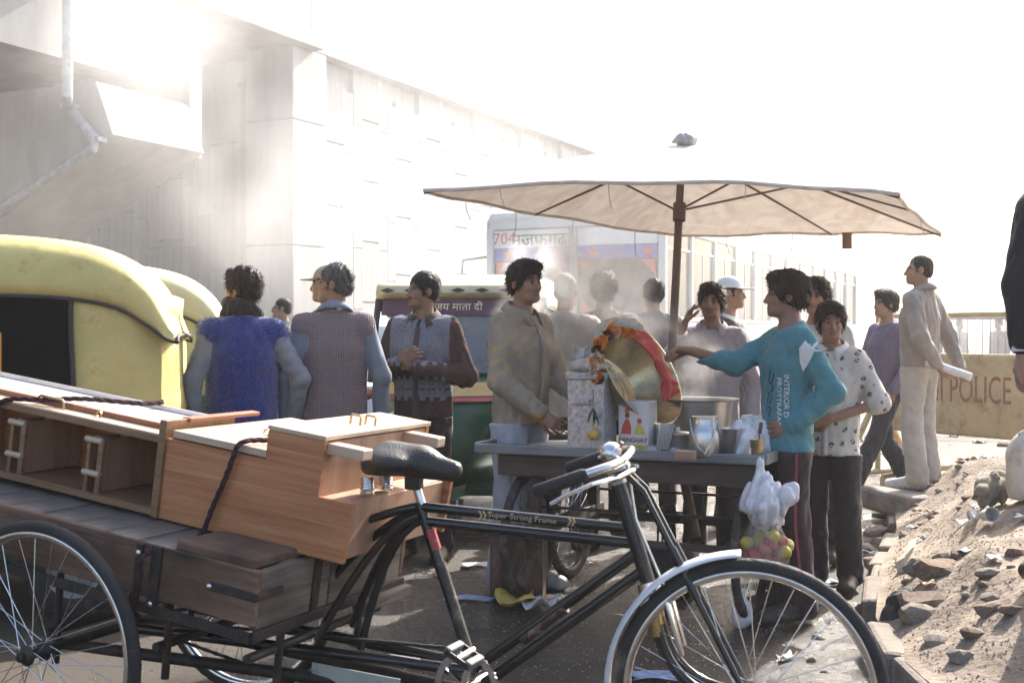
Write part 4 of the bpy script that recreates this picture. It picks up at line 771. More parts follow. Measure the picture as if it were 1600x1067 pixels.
# saddle
F = Field((.72, -.16, .84), (1.2, .16, 1.02), .007)
for s_ in (-1, 1): F.ell((.885, .060 * s_, .935), (.092, .068, .040), None, .05)
F.cone((.86, 0, .938), (.99, 0, .936), .062, .046, .05); F.cone((.98, 0, .934), (1.105, 0, .918), .044, .023, .04); F.cone((.99, 0, .905), (1.09, 0, .895), .030, .024, .04); F.cone((.84, -.06, .912), (.84, .06, .912), .045, .045, .04)
F.F = np.maximum(F.F, (.885 - F.ax[2][None, None, :] - .02 * ((F.ax[0][:, None, None] - .95) * 4)).astype(np.float32)); me, _ = F.mesh('saddle'); me.transform(Matrix.Translation((.985, 0, .905)) @ Matrix.Scale(.87, 4) @ Matrix.Translation((-.965, 0, -.905))); sad = link('saddle', me, leather, TR)
for s_ in (-1, 1):
    b = MB(); b.tube([(.845 + .019 * math.cos(t * 2.0), .055 * s_ + .019 * math.sin(t * 2.0), .835 + .0022 * t) for t in np.linspace(0, 22, 90)], .0034, 6); b.build('saddle_spring', chrome, sad, True)
b = MB(); b.box((.972, 0, .868), (.05, .035, .04), bev=.006); b.build('saddle_clamp', rust_black, TR, True)
# crank, chainring, pedals, chain
b = MB(); Mx = Matrix.Translation(BB + Vector((0, -.055, -.02))) @ Matrix.Rotation(R(90), 4, 'X'); n = 44
ring = [(.098 * (1 + (.045 if i % 2 else 0)) * math.cos(2 * math.pi * i / (2 * n)), .098 * (1 + (.045 if i % 2 else 0)) * math.sin(2 * math.pi * i / (2 * n))) for i in range(2 * n)]
b.grid([[Mx @ Vector((x, y, z)) for z in (-.002, .002)] for x, y in ring], True); 
for z_ in (-.002, .002): b.grid([[Mx @ Vector((x * f, y * f, z_)) for f in (1, .80)] for x, y in ring], True)
for k in range(5): a = k * 1.2566; b.beam(Mx @ Vector((.015 * math.cos(a), .015 * math.sin(a), 0)), Mx @ Vector((.085 * math.cos(a), .085 * math.sin(a), 0)), .004, .016, up=(0, 1, 0))
b.build('chainring', chrome, TR)
tube_part('crank_axle', [BB + Vector((0, -.09, -.02)), BB + Vector((0, .09, -.02))], .012, chrome)
cd = Vector((.02, 0, 1)).normalized() * .165
cd = Vector((math.cos(R(72)), 0, math.sin(R(72)))) * -.0; ca = R(66); cdir = Vector((math.cos(ca) * .0 + .035, 0, .115))
tube_part('crank_arm', [BB + Vector((0, -.085, -.02)), BB + Vector((0, -.085, -.02)) + cdir], [.011, .009], chrome); tube_part('crank_arm', [BB + Vector((0, .085, -.02)), BB + Vector((0, .085, -.02)) - cdir], [.011, .009], chrome)
for s_, q in ((-1, BB + Vector((0, -.09, -.02)) + cdir), (1, BB + Vector((0, .09, -.02)) - cdir)):
    pd = thing('pedal', None, None, q, (0, R(28), 0)); pd.parent = TR; b = MB(); b.tube([(0, 0, 0), (0, .1 * s_, 0)], [.012, .010], 12); b.build('spindle', chrome, pd, True)
    for x_ in (-.034, .034): b = MB(); b.box((x_, .055 * s_, 0), (.022, .088, .026), bev=.005); b.build('pedal_block', mat('grey_rubber', (.16, .16, .165), rough=.7, var=.2, scale=30), pd)
    
    for y_ in (.010, .100): b = MB(); b.box((0, y_ * s_, 0), (.080, .004, .016)); b.build('pedal_plate', rust_black, pd)
b = MB(); ch = []
for i in range(60): ch.append(Vector((1.17 - i * .0198, -.055, .408 - .0004 * i + .003)))
b.tube(ch, [.0045 if i % 2 else .0065 for i in range(60)], 6); b.tube([Vector((1.17 - i * .0198, -.055, .215 + .0026 * i - .03 * math.sin(i / 59 * math.pi))) for i in range(60)], [.0045 if i % 2 else .0065 for i in range(60)], 6); b.build('chain', rust_black, TR, True)
b = MB(); b.box((.80, -.075, .335), (.30, .006, .05), Matrix.Rotation(R(3), 4, 'Y'), bev=.002); b.build('chain_guard', mat('pale_enamel', (.45, .47, .42), rough=.4, dirt=(.13, .1, .08), dscale=12), TR)
# load box: tilted a little nose down
BX = TM @ Matrix.Translation((.693, -.42, .467)) @ Matrix.Rotation(R(8), 4, 'Y'); bxl = Matrix.Translation((.693, -.42, .467)) @ Matrix.Rotation(R(8), 4, 'Y')
BXO = thing('load_box', None, None); BXO.parent = TR; BXO.matrix_local = bxl
def plank(name, c, d, m, bev=.006, par=BXO): b = MB(); b.box((0, 0, 0), d, bev=bev); return b.build(name, m, par, loc=c)
Lb, Wb, Hb = 1.55, .84, .195
plank('side_board', (-Lb / 2, .012, Hb / 2 + .02), (Lb, .024, Hb - .04), old_wood, .005); plank('side_board', (-Lb / 2, Wb - .012, Hb / 2 + .02), (Lb, .024, Hb - .04), old_wood, .005)
plank('front_board', (-.014, .20, Hb / 2 + .01), (.026, .355, Hb - .03), old_wood_y, .005); plank('front_board', (-.014, .60, Hb / 2 + .01), (.026, .43, Hb - .03), old_wood_y, .005)
for i in range(9): plank('deck_plank', (-.35 - i * .132, Wb / 2, Hb - .012 + random.uniform(-.006, .004)), (.121, Wb - .004, .022), old_wood_y, .004)
plank('lid_board', (-.16, .23, Hb + .010), (.27, .43, .028), old_wood, .007); plank('lid_board', (-.16, .64, Hb + .008), (.27, .37, .026), old_wood, .007)
for c, d in (((-Lb / 2, -.004, .012), (Lb, .012, .030)), ((.004, Wb / 2, .012), (.012, Wb, .032)), ((-.34, -.004, .10), (.035, .012, .19)), ((-.40, -.006, .10), (.022, .012, .18)), ((.003, .30, .10), (.010, .035, .18)), ((.003, .70, .10), (.010, .035, .18)), ((-.07, -.006, .125), (.16, .010, .024)), ((.006, .06, .125), (.010, .12, .022))): plank('iron_strap', c, d, rust_black, .002)
for c in ((-.145, -.014, .125), (-.40, -.014, .165), (-.34, -.014, .03)): b = MB(); b.sphere((0, 0, 0), .009, 10, 6, (1, .6, 1)); b.build('bolt', chrome, BXO, True, loc=c)
plank('front_sill', (.014, .70, -.012), (.05, .30, .035), old_wood_y, .004); plank('side_rail', (-.6, .42, -.02), (1.1, .05, .035), old_wood, .004)

# ================================================================ laminate cabinet lying on the load box
lam = wood('laminate', (.36, .120, .046), (.60, .285, .130), axis=0, bands=34, rough=.38, dark=.12, bump=.03)
lam_edge = wood('cabinet_edge', (.19, .095, .045), (.34, .19, .10), axis=0, bands=22, rough=.5, dark=.25)
ply = wood('plywood', (.34, .185, .115), (.52, .32, .21), axis=2, bands=9, rough=.6, dark=.3); pale_top = wood('pale_board', (.50, .36, .25), (.60, .46, .34), axis=0, bands=14, rough=.33, dark=.08)
white_board = mat('white_laminate', (.68, .66, .62), rough=.3, var=.05, scale=4); metal_strip = mat('aluminium_edge', (.50, .47, .48), rough=.35, metal=.8, var=.1)
cl = Matrix.Translation((.191, -.2, .746)) @ Matrix.Rotation(R(8), 4, 'Y'); CM = TM @ cl
CB = thing('laminate_cabinet', 'new reddish wood laminate cabinet roped on its back to the tricycle', 'cabinet'); CB.matrix_world = CM
D = .635
def cpart(name, c, d, m, bev=.002): b = MB(); b.box((0, 0, 0), d, bev=bev); return b.build(name, m, CB, loc=c)
poly = [(.004, 0), (.004, .246), (.366, .246), (.366, .335), (.560, .335), (.560, .174), (.674, .174), (.664, 0)]
for v0 in (0, D - .018): b = MB(); b.prism(poly, v0, v0 + .018, axis=1); b.build('side_panel', lam, CB)
cpart('bottom_board', (.32, D / 2, .011), (.63, D - .04, .018), ply); cpart('end_board', (.549, D / 2, .250), (.016, D - .04, .16), ply); cpart('end_board', (.640, D / 2, .085), (.016, D - .04, .165), ply)
cpart('step_board', (.600, D / 2, .165), (.085, D - .04, .014), ply)
cpart('block_lid', (.464, D / 2, .343), (.200, D + .008, .014), pale_top); cpart('front_lid', (.190, D / 2 + .002, .262), (.346, D - .01, .022), pale_top); cpart('riser_board', (.374, D / 2, .295), (.012, D - .04, .075), lam)
cpart('divider_post', (-.010, .16, .150), (.026, .34, .30), lam_edge); cpart('divider_cap', (-.004, .27, .297), (.034, .36, .012), wood('red_edge', (.24, .085, .035), (.36, .15, .07), axis=1, bands=20))
for v_ in (.045, .50): cpart('batten_leg', (.615, v_, .312), (.13, .055, .032), pale_top, .004)
# open shelf section at the rear
L0 = -1.12; Lm = (L0 - .022) / 2; Ls = abs(L0 + .022)
cpart('shelf_floor', (Lm, .17, .012), (Ls, .34, .022), lam_edge); cpart('shelf_back', (Lm, .285, .125), (Ls, .016, .21), lam); cpart('shelf_top', (Lm, .165, .246), (Ls, .33, .016), pale_top)
cpart('front_rail', (Lm, .010, .238), (Ls, .022, .022), lam_edge); cpart('inner_rail', (Lm, .085, .262), (Ls, .018, .018), wood('red_edge_x', (.24, .085, .035), (.36, .15, .07), axis=0, bands=20)); cpart('white_top', (Lm, .20, .262), (Ls, .21, .014), white_board); cpart('edge_strip', (Lm, .315, .268), (Ls, .020, .030), metal_strip)
for px in (138, 16, -110):
    u0 = on_plane(CM, px, 765, 1, .03)[0]; dv = thing('partition', None, None, (u0, 0, 0)); dv.parent = CB
    def dp(name, c, d, m): b = MB(); b.box((0, 0, 0), d, bev=.0015); return b.build(name, m, dv, loc=c)
    dp('partition_panel', (.052, .145, .112), (.008, .255, .17), ply); dp('partition_panel', (.004, .145, .112), (.008, .255, .17), ply)
    dp('partition_post', (.052, .014, .112), (.020, .016, .178), lam_edge); dp('partition_post', (.004, .014, .112), (.014, .016, .178), lam_edge)
    for v_ in (.03, .15, .255): dp('batten', (.028, v_, .193), (.045, .022, .012), pale_top)
    for z_ in (.19, .085): b = MB(); b.tube([(-.006, .004, z_), (.062, .004, z_)], .010, 10); b.build('front_bar', pale_top, dv, True)
brass = mat('brass_fitting', (.62, .43, .22), rough=.28, metal=1, var=.1)
def pull(c, ln, ax='x', h_=.032):
    c = Vector(c); dx = Vector((1, 0, 0)) if ax == 'x' else Vector((0, 1, 0)); b = MB(); b.tube([c - dx * ln / 2, c - dx * ln / 2 + Vector((0, 0, h_ * .8)), c - dx * ln * .42 + Vector((0, 0, h_)), c + dx * ln * .42 + Vector((0, 0, h_)), c + dx * ln / 2 + Vector((0, 0, h_ * .8)), c + dx * ln / 2], .0045, 8); return b.build('pull_handle', brass, CB, True)
pull((.27, .28, .272), .13); pull((-.52, .05, .252), .11); pull((.475, .30, .350), .035, h_=.028); pull((.505, .34, .350), .035, h_=.028)
for c in ((.205, .22, .282), (-.32, .05, .262)): b = MB(); b.tube([Vector(c) + Vector((.010 * math.cos(t), .004, .010 * math.sin(t))) for t in np.linspace(0, 6.28, 13)[:-1]], .0032, 6, closed=True); b.build('ring_pull', brass, CB, True)
# ropes
ropem = mat('maroon_rope', (.060, .022, .030), rough=.95, var=.5, scale=60, bump=.8, bscale=160)
def rope(label, pts, r=.0085):
    pts = [Vector(p) for p in pts]; fine = []
    for i in range(len(pts) - 1):
        p0, p1, p2, p3 = pts[max(i - 1, 0)], pts[i], pts[i + 1], pts[min(i + 2, len(pts) - 1)]; n = max(3, int((p2 - p1).length / .008))
        for k in range(n):
            t = k / n; fine.append(.5 * ((2 * p1) + (p2 - p0) * t + (2 * p0 - 5 * p1 + 4 * p2 - p3) * t * t + (3 * p1 - p0 - 3 * p2 + p3) * t ** 3))
    fine.append(pts[-1]); b = MB()
    for ph in (0, 2.09, 4.19):
        q = []
        for i, p in enumerate(fine):
            t = (fine[min(i + 1, len(fine) - 1)] - fine[max(i - 1, 0)]).normalized(); u = t.cross(Vector((.3, .2, .93))).normalized(); v = t.cross(u); a = i * .55 + ph; q.append(p + (u * math.cos(a) + v * math.sin(a)) * r * .5)
        b.tube(q, r * .55, 6)
    o = b.build('rope', ropem, None, True); return tag(o, label, 'rope')
cw = lambda u, v, w_: CM @ Vector((u, v, w_)); bw = lambda x, y, z: BX @ Vector((x, y, z))
rope('dark maroon rope tied down over the cabinet front to the load box', [cw(.36, .25, .285), cw(.33, .14, .286), cw(.285, .03, .286), cw(.272, -.012, .27), cw(.255, -.018, .20), cw(.215, -.02, .08), cw(.19, -.05, -.02), bw(-.36, -.03, .17), bw(-.37, -.03, .10), bw(-.395, -.03, .02), bw(-.40, .02, -.03)])
rope('dark maroon rope lying across the white top of the cabinet', [cw(-.30, .33, .292), cw(-.32, .25, .287), cw(-.45, .12, .288), cw(-.55, .05, .272), cw(-.66, -.010, .255), cw(-.72, -.016, .19)])
# ================================================================ auto rickshaws
green = mat('green_paint', (.008, .085, .048), rough=.35, var=.15, scale=5, dirt=(.06, .075, .06), dscale=4, dthr=.52)
canvas_y = mat('yellow_canvas', (.60, .51, .19), rough=.6, var=.14, scale=3, bump=1.0, bscale=5, dirt=(.36, .29, .09), dscale=3.5, dthr=.54)
canvas_c = mat('cream_canvas', (.62, .56, .32), rough=.65, var=.08, scale=4, bump=.35, bscale=9, dirt=(.45, .42, .32), dscale=3.5, dthr=.6)
piping = mat('dark_piping', (.045, .04, .045), rough=.7); dark_vinyl = mat('dark_vinyl', (.006, .0055, .006), rough=.8, var=.2, spec=.1); glass = mat('windscreen_glass', (.30, .33, .36), rough=.06, var=.1, scale=3, spec=.8, alpha=.55)
yellow_paint = mat('yellow_paint', (.60, .42, .16), rough=.4, var=.1, dirt=(.3, .22, .1), dscale=5)
def auto(label, canvas, loc, yaw, group=None, front=False):
    """local x = forward, rear wall at x=-1.25, nose at x=1.35"""
    t = thing('auto_rickshaw', label, 'auto rickshaw', loc, (0, 0, R(yaw)), group)
    # roof hood, lofted from the screen to the rear
    def section(x, top, half, low):
        s = []; shoulder = max(low + .012, top - .16)
        for a in np.linspace(0, 1, 15):
            th = math.pi * a; cx = math.cos(th); sx = math.sin(th); e = .42; yy = half * (abs(cx) ** e) * (1 if cx > 0 else -1) * (1 - .03 * sx); zz = shoulder + (top - shoulder) * (sx ** .75); s.append((x, yy, zz))
        return [(x, half * 1.0, low)] + [(x, half * 1.01, low + (shoulder - low) * .5)] + s + [(x, -half * 1.01, low + (shoulder - low) * .5), (x, -half, low)]
    hood = [(.62, 1.66, .57, 1.50), (.35, 1.71, .60, 1.48), (0, 1.745, .62, 1.46), (-.4, 1.755, .63, 1.46), (-.75, 1.73, .635, 1.45), (-.98, 1.67, .632, 1.41), (-1.12, 1.57, .63, 1.33), (-1.20, 1.44, .632, 1.27), (-1.255, 1.285, .637, 1.25)]
    hk = np.array(hood); tt_ = np.arange(len(hood)); fine_ = np.linspace(0, len(hood) - 1, 4 * len(hood))
    def cr_(a):
        o_ = []
        for u in fine_:
            i = min(int(u), len(a) - 2); f = u - i; p0, p1, p2, p3 = a[max(i - 1, 0)], a[i], a[i + 1], a[min(i + 2, len(a) - 1)]; o_.append(.5 * (2 * p1 + (p2 - p0) * f + (2 * p0 - 5 * p1 + 4 * p2 - p3) * f * f + (3 * p1 - p0 - 3 * p2 + p3) * f ** 3))
        return o_
    hood = list(zip(*[cr_(hk[:, q]) for q in range(4)]))
    b = MB(); b.grid([section(*h) for h in hood]); ho = b.build('hood', canvas, t, True); md = ho.modifiers.new('t', 'SOLIDIFY'); md.thickness = .012
    pts = [section(*h) for h in hood]
    for sd_, nm in ((0, 'hood_piping'), (-1, 'hood_piping')): b = MB(); b.tube([Vector(s[sd_]) for s in pts], .009, 6); b.build(nm, piping, ho, True)
    b = MB(); b.tube([Vector(q) for q in pts[-1]], .010, 6); b.build('hood_piping', piping, ho, True)
    # rear quarter curtain wrapped round the back
    rows = []
    path = [(-.80, -.618), (-.90, -.622), (-1.05, -.615), (-1.17, -.57), (-1.225, -.46), (-1.235, -.2), (-1.235, .2), (-1.225, .46), (-1.17, .57), (-1.05, .615), (-.90, .622), (-.80, .618)]
    for z_ in np.linspace(.90, 1.47, 9):
        k = 1 + .05 * ((1.47 - z_) / .57) ** 2 + .012 * math.sin(z_ * 17); rows.append([((x + .80) * k - .80 + .006 * math.sin(y * 13 + z_ * 9), y * (1 + .02 * (1.47 - z_)), z_ if z_ < 1.4 else min(z_, 1.56)) for x, y in path])
    b = MB(); b.grid(rows); cu = b.build('rear_curtain', canvas, t, True); md = cu.modifiers.new('t', 'SOLIDIFY'); md.thickness = .006
    for e in (0, -1): b = MB(); b.tube([Vector(r_[e]) for r_ in rows], .011, 6); b.build('curtain_edge', piping, cu, True)
    b = MB(); b.tube([Vector(q) + Vector((0, 0, .01)) for q in rows[0]], .010, 6); b.build('curtain_hem', piping, cu, True)
    b = MB(); b.box((.10, .585, 1.12), (1.75, .012, .70)); b.build('dark_backdrop', dark_vinyl, t)  # dark sheet added behind the open side to stand for the shade inside
    b = MB(); b.grid([[(x * .96 if x < 0 else x, y * .97, z_ - .03) for x, y, z_ in s_] for s_ in pts[:-12]]); b.build('hood_shade_lining', dark_vinyl, t, True)  # dark skin added under the hood, shade put into its colour
    # tub, floor, seats
    b = MB(); b.grid([[(x * 1.0, y, z_) for x, y in [(-.50, -.62), (-.9, -.64), (-1.15, -.62), (-1.24, -.5), (-1.25, 0), (-1.24, .5), (-1.15, .62), (-.9, .64), (-.50, .62)]] for z_ in (.34, .5, .7, .94)]); o = b.build('rear_tub', green, t, True); md = o.modifiers.new('t', 'SOLIDIFY'); md.thickness = .015
    b = MB(); b.box((-.1, 0, .30), (2.2, 1.2, .06), bev=.015); b.build('floor_pan', green, t)
    for s_ in (-1, 1): b = MB(); b.box((-.18, .62 * s_, .42), (1.2, .03, .22), bev=.01); b.build('side_sill', green, t)
    b = MB(); b.box((-.80, 0, .62), (.5, 1.1, .14), bev=.04); b.build('passenger_seat', dark_vinyl, t, True); b = MB(); b.box((-1.06, 0, .92), (.14, 1.1, .52), bev=.04); b.build('seat_back', dark_vinyl, t, True)
    b = MB(); b.box((.10, 0, .62), (.34, .7, .12), bev=.04); b.build('driver_seat', dark_vinyl, t, True); b = MB(); b.box((-.34, 0, .85), (.03, 1.16, .9), bev=.01); b.build('partition', dark_vinyl, t)
    for s_ in (-1, 1):
        b = MB(); b.tube([(.62, .565 * s_, 1.55), (.80, .57 * s_, 1.15), (.86, .57 * s_, 1.0)], .022, 8); b.build('front_pillar', piping, t, True)
        b = MB(); b.tube([(-.36, .60 * s_, .5), (-.36, .61 * s_, 1.5)], .018, 8); b.build('door_post', piping, t, True)
    b = MB(); b.tube([(-.40, -.64, 1.33), (-.46, -.64, 1.33), (-.50, -.64, 1.29), (-.50, -.64, 1.10)], .008, 8); b.tube([(-.40, .64, 1.33), (-.46, .64, 1.33), (-.50, .64, 1.29), (-.50, .64, 1.10)], .008, 8); b.build('grab_rail', mat('orange_rail', (.75, .36, .03), rough=.4), t, True)
    # nose: cowl narrowing to the single front wheel
    rows = []
    for z_, hw, xf in ((.36, .17, 1.28), (.50, .26, 1.34), (.70, .42, 1.30), (.90, .54, 1.14), (1.02, .57, .98), (1.07, .57, .89)):
        row = []
        for a in np.linspace(-1, 1, 15): row.append((xf - (abs(a) ** 2.2) * (.30 + .25 * hw), hw * a, z_))
        row = [(.55, -min(.60, hw + .12), z_)] + row + [(.55, min(.60, hw + .12), z_)]; rows.append(row)
    b = MB(); b.grid(rows); o = b.build('front_cowl', green, t, True); md = o.modifiers.new('t', 'SOLIDIFY'); md.thickness = .015
    b = MB(); r1 = rows[3]; r2 = rows[4]; b.grid([[(Vector(p) * (1 - f) + Vector(q) * f) + Vector((.012, 0, 0)) for p, q in zip(r1[1:-1], r2[1:-1])] for f in (.15, .5, .85)]); o = b.build('cowl_band', yellow_paint, t, True)
    b = MB(); b.grid([[(Vector(p) * (1 - f) + Vector(q) * f) + Vector((.014, 0, 0)) for p, q in zip(r1[1:-1], r2[1:-1])] for f in (-.12, .10)]); b.build('red_stripe', mat('red_stripe', (.40, .04, .05), rough=.4), t, True)
    scr = [(.87, 1.06), (.80, 1.20), (.71, 1.38), (.63, 1.55)]
    b = MB(); b.grid([[(x + .05 * (1 - a * a), .535 * a * (1 - .04 * i), z_) for a in np.linspace(-1, 1, 11)] for i, (x, z_) in enumerate(scr)]); b.build('windscreen', glass, t, True)
    b = MB(); b.grid([[(x + .058 + .05 * (1 - a * a) - .05, .53 * a, z_) for a in np.linspace(-1, 1, 11)] for x, z_ in ((.690, 1.44), (.640, 1.545))]); vb = b.build('visor_band', mat('purple_visor', (.11, .045, .075), rough=.5), t, True)
    b = MB(); b.grid([[(x + .05 * (1 - a * a), .57 * a, z_) for a in np.linspace(-1, 1, 11)] for x, z_ in ((.66, 1.55), (.69, 1.59), (.66, 1.63), (.62, 1.66))]); o = b.build('roof_front', canvas, t, True); md = o.modifiers.new('t', 'SOLIDIFY'); md.thickness = .02
    if front:
        letters('visor_lettering', 'जय माता दी', .075, frame((.728, 0, 1.493), (0, 1, 0), (-.43, 0, .9)), mat('cream_letters', (.75, .68, .45), rough=.5), vb, .0015)
        for i in range(7): b = MB(); y0 = -.48 + i * .16; b.prism([(y0 - .05, 1.605), (y0, 1.622), (y0 + .05, 1.605), (y0, 1.588)], .735, .741, axis=0); b.build('roof_ornament', piping, t)
    for s_ in (-1, 1):
        b = MB(); b.sphere((1.08, .36 * s_, .74), .075, 14, 10, (.55, 1, 1)); b.build('headlight', mat('lamp_glass', (.65, .65, .6), rough=.15, spec=.8), t, True)
        b = MB(); b.sphere((.95, .57 * s_, .92), .055, 12, 8, (.8, .7, .7)); b.build('indicator', mat('amber_lens', (.45, .14, .03), rough=.25, spec=.7), t, True)
        b = MB(); b.tube([(.74, .56 * s_, 1.12), (.80, .66 * s_, 1.22), (.80, .70 * s_, 1.30)], .010, 8); mi = b.build('mirror_arm', piping, t, True); b = MB(); b.box((.80, .70 * s_, 1.38), (.03, .10, .17), bev=.012); b.build('mirror_head', piping, mi, True)
    for (x_, y_, r_) in ((-.80, -.52, .215), (-.80, .52, .215), (1.02, 0, .215)):
        w_ = thing('wheel', None, None, (x_, y_, r_)); w_.parent = t; b = MB(); M = Matrix.Rotation(R(90), 4, 'X'); b.lathe([(.12, -.045), (.19, -.05), (.212, -.035), (.215, 0), (.212, .035), (.19, .05), (.12, .045)], 28, M); b.build('tyre', rubber, w_, True)
        b = MB(); b.lathe([(.001, -.03), (.05, -.035), (.10, -.02), (.125, -.045), (.125, .045), (.10, .02), (.05, .035), (.001, .03)], 24, M); b.build('rim', mat('grey_rim', (.3, .3, .3), rough=.5, metal=.6), w_, True)
    b = MB(); b.sphere((1.02, 0, .26), .25, 18, 10, (1.1, .38, 1)); b.v = [(x, y, max(z, .27)) for x, y, z in b.v]; b.build('front_mudguard', green, t, True)
    return t
c = P(272, 525, 5.55); yw = 180 + 12; fwd = Vector((math.cos(R(yw)), math.sin(R(yw)), 0)); q = Vector((c.x, c.y, 0)) + fwd * 1.25 + Vector((-fwd.y, fwd.x, 0)) * -.55
auto('auto rickshaw with a sunlit yellow canvas hood and dark open side', canvas_y, (q.x, q.y + .05, .02), yw)
c = P(336, 525, 7.6); q = Vector((c.x, c.y, 0)) + fwd * 1.2; auto('auto rickshaw with a pale cream canvas hood behind the yellow one', canvas_c, (q.x - .02, q.y + .35, 0), yw)
c = P(712, 525, 8.0); yw = -90 - 6; fwd = Vector((math.cos(R(yw)), math.sin(R(yw)), 0)); q = Vector((c.x, c.y, 0)) - fwd * .85
auto('green auto rickshaw facing us with Hindi lettering over its windscreen', mat('tan_canvas', (.50, .43, .30), rough=.7, var=.12, scale=5, bump=.3, bscale=9), (q.x, q.y, 0), yw, front=True)
# ---- white hatchback beyond
def hatchback(label, loc, yaw, paint):
    t = thing('parked_car', label, 'car', loc, (0, 0, R(yaw))); pr = [(-1.75, .45), (-1.78, .75), (-1.65, .92), (-1.45, .95), (-1.20, 1.38), (-.9, 1.48), (.2, 1.48), (.55, 1.40), (1.05, .98), (1.70, .85), (1.80, .60), (1.76, .36), (-1.70, .34)]
    rows = []
    for y_, s_, z_ in ((-.80, .97, .0), (-.74, 1, 1), (0, 1, 1), (.74, 1, 1), (.80, .97, 0)): rows.append([(x * s_, y_ * (1 if zz < 1.0 else .86), zz if z_ else zz * .985) for x, zz in pr + pr[:1]])
    b = MB(); b.grid(rows); n = len(pr) + 1; b.f.append(tuple(range(n - 1))); b.f.append(tuple(4 * n + i for i in range(n - 1))); b.build('body', paint, t, False)
    b = MB(); b.grid([[(.58, -.62, 1.38), (.58, .62, 1.38)], [(1.06, -.70, 1.0), (1.06, .70, 1.0)]]); b.v = [(x + .012, y, z + .012) for x, y, z in b.v]; b.build('windscreen', glass, t); b = MB(); b.grid([[(-1.20, -.6, 1.37), (-1.20, .6, 1.37)], [(-1.46, -.68, .98), (-1.46, .68, .98)]]); b.v = [(x - .012, y, z + .01) for x, y, z in b.v]; b.build('rear_window', glass, t)
    for s_ in (-1, 1):
        for x0, x1 in ((-.98, -.28), (-.22, .52)): b = MB(); b.grid([[(x0 - .1, .81 * s_, 1.0), (x1 + .15, .81 * s_, 1.0)], [(x0, .735 * s_, 1.38), (x1 - .05, .735 * s_, 1.38)]]); b.build('side_window', glass, t)
        b = MB(); b.sphere((1.72, .58 * s_, .72), .12, 12, 8, (.5, 1.1, .7)); b.build('headlight', MATS['lamp_glass'], t, True)
        for x_ in (-1.1, 1.1): w_ = thing('wheel', None, None, (x_, .72 * s_, .29)); w_.parent = t; b = MB(); M = Matrix.Rotation(R(90), 4, 'X'); b.lathe([(.16, -.08), (.27, -.085), (.29, -.06), (.29, .06), (.27, .085), (.16, .08)], 24, M); b.build('tyre', rubber, w_, True); b = MB(); b.lathe([(.001, -.07), (.1, -.075), (.165, -.06), (.165, .06), (.1, .075), (.001, .07)], 20, M); b.build('hubcap', MATS['grey_rim'], w_, True)
    return t
c = P(588, 525, 11.0); hatchback('white parked car showing between the standing people and the green auto rickshaw', (c.x - .1, c.y + 1.6, 0), -96, mat('white_car_paint', (.62, .64, .67), rough=.25, var=.04))
# ================================================================ bus
bus_o = Vector((1.91, 15.1, 0)); BUSR = math.atan2(ROAD.y, ROAD.x)
# local x runs back along the bus, local -y is the side facing us (near side), front face at x = 0, y from 0 (near corner) to 2.5
BU = thing('city_bus', 'white city bus with painted orange skirt and Hindi route board', 'bus', bus_o, (0, 0, BUSR)); BM_ = Matrix.Translation(bus_o) @ Matrix.Rotation(BUSR, 4, 'Z')
bwhite = mat('bus_white', (.56, .57, .58), rough=.35, var=.06, scale=2, dirt=(.42, .40, .38), dscale=1.5, dthr=.6); borange = mat('bus_orange', (.50, .24, .10), rough=.4, var=.1, scale=2, dirt=(.35, .2, .1), dscale=2); bteal = mat('bus_teal', (.22, .42, .44), rough=.35, var=.05)
bglass = mat('bus_glass', (.05, .056, .062), rough=.12, var=.2, scale=1.5, spec=.15, alpha=.92); bblue = mat('bus_blue', (.11, .10, .42), rough=.4, var=.05); bred = mat('bus_red', (.60, .10, .07), rough=.45); bdark = mat('bus_interior', (.05, .048, .05), rough=.8)
Lb_, Wb_, Hb_ = 13.2, 2.5, 2.95
def bpart(name, c, d, m, bev=.01, par=BU): b = MB(); b.box((0, 0, 0), d, bev=bev); return b.build(name, m, par, loc=c)
bpart('roof', (Lb_ / 2, Wb_ / 2, Hb_ - .10), (Lb_, Wb_, .20), bwhite, .09); bpart('floor', (Lb_ / 2, Wb_ / 2, .62), (Lb_ - .1, Wb_ - .1, .12), bdark)
bpart('far_side', (Lb_ / 2, Wb_ - .04, 1.75), (Lb_, .06, 2.2), bwhite); bpart('rear_wall', (Lb_ - .04, Wb_ / 2, 1.75), (.06, Wb_ - .1, 2.2), bwhite)
bpart('skirt_panel', (Lb_ / 2, .03, .72), (Lb_, .05, .70), borange, .015); bpart('waist_panel', (Lb_ / 2, .03, 1.28), (Lb_, .05, .42), bteal, .015); bpart('waist_rail', (Lb_ / 2, .020, 1.515), (Lb_, .06, .05), bwhite); bpart('waist_rail', (Lb_ / 2, .020, 1.08), (Lb_, .06, .03), bwhite); bpart('cant_rail', (Lb_ / 2, .03, 2.70), (Lb_, .05, .16), bwhite)
for i in range(13): bpart('window_pillar', (.06 + i * (Lb_ - .12) / 12, .032, 2.08), (.075, .046, 1.10), bwhite, .008)
for i in range(12):
    x_ = .06 + (i + .5) * (Lb_ - .12) / 12; wdw = thing('window', None, None, (x_, .045, 2.08)); wdw.parent = BU; wd = (Lb_ - .12) / 12 - .075
    for nm, c, d, m in (('pane', (-wd * .24, 0, -.10), (wd * .5, .008, .86), bglass), ('pane', (wd * .24, .012, -.10), (wd * .5, .008, .86), bglass), ('vent_pane', (0, 0, .44), (wd, .008, .19), bglass), ('frame_bar', (0, -.006, .335), (wd, .022, .025), bwhite), ('frame_bar', (0, -.002, -.10), (.022, .022, .86), bwhite)): bpart(nm, c, d, m, 0, wdw)
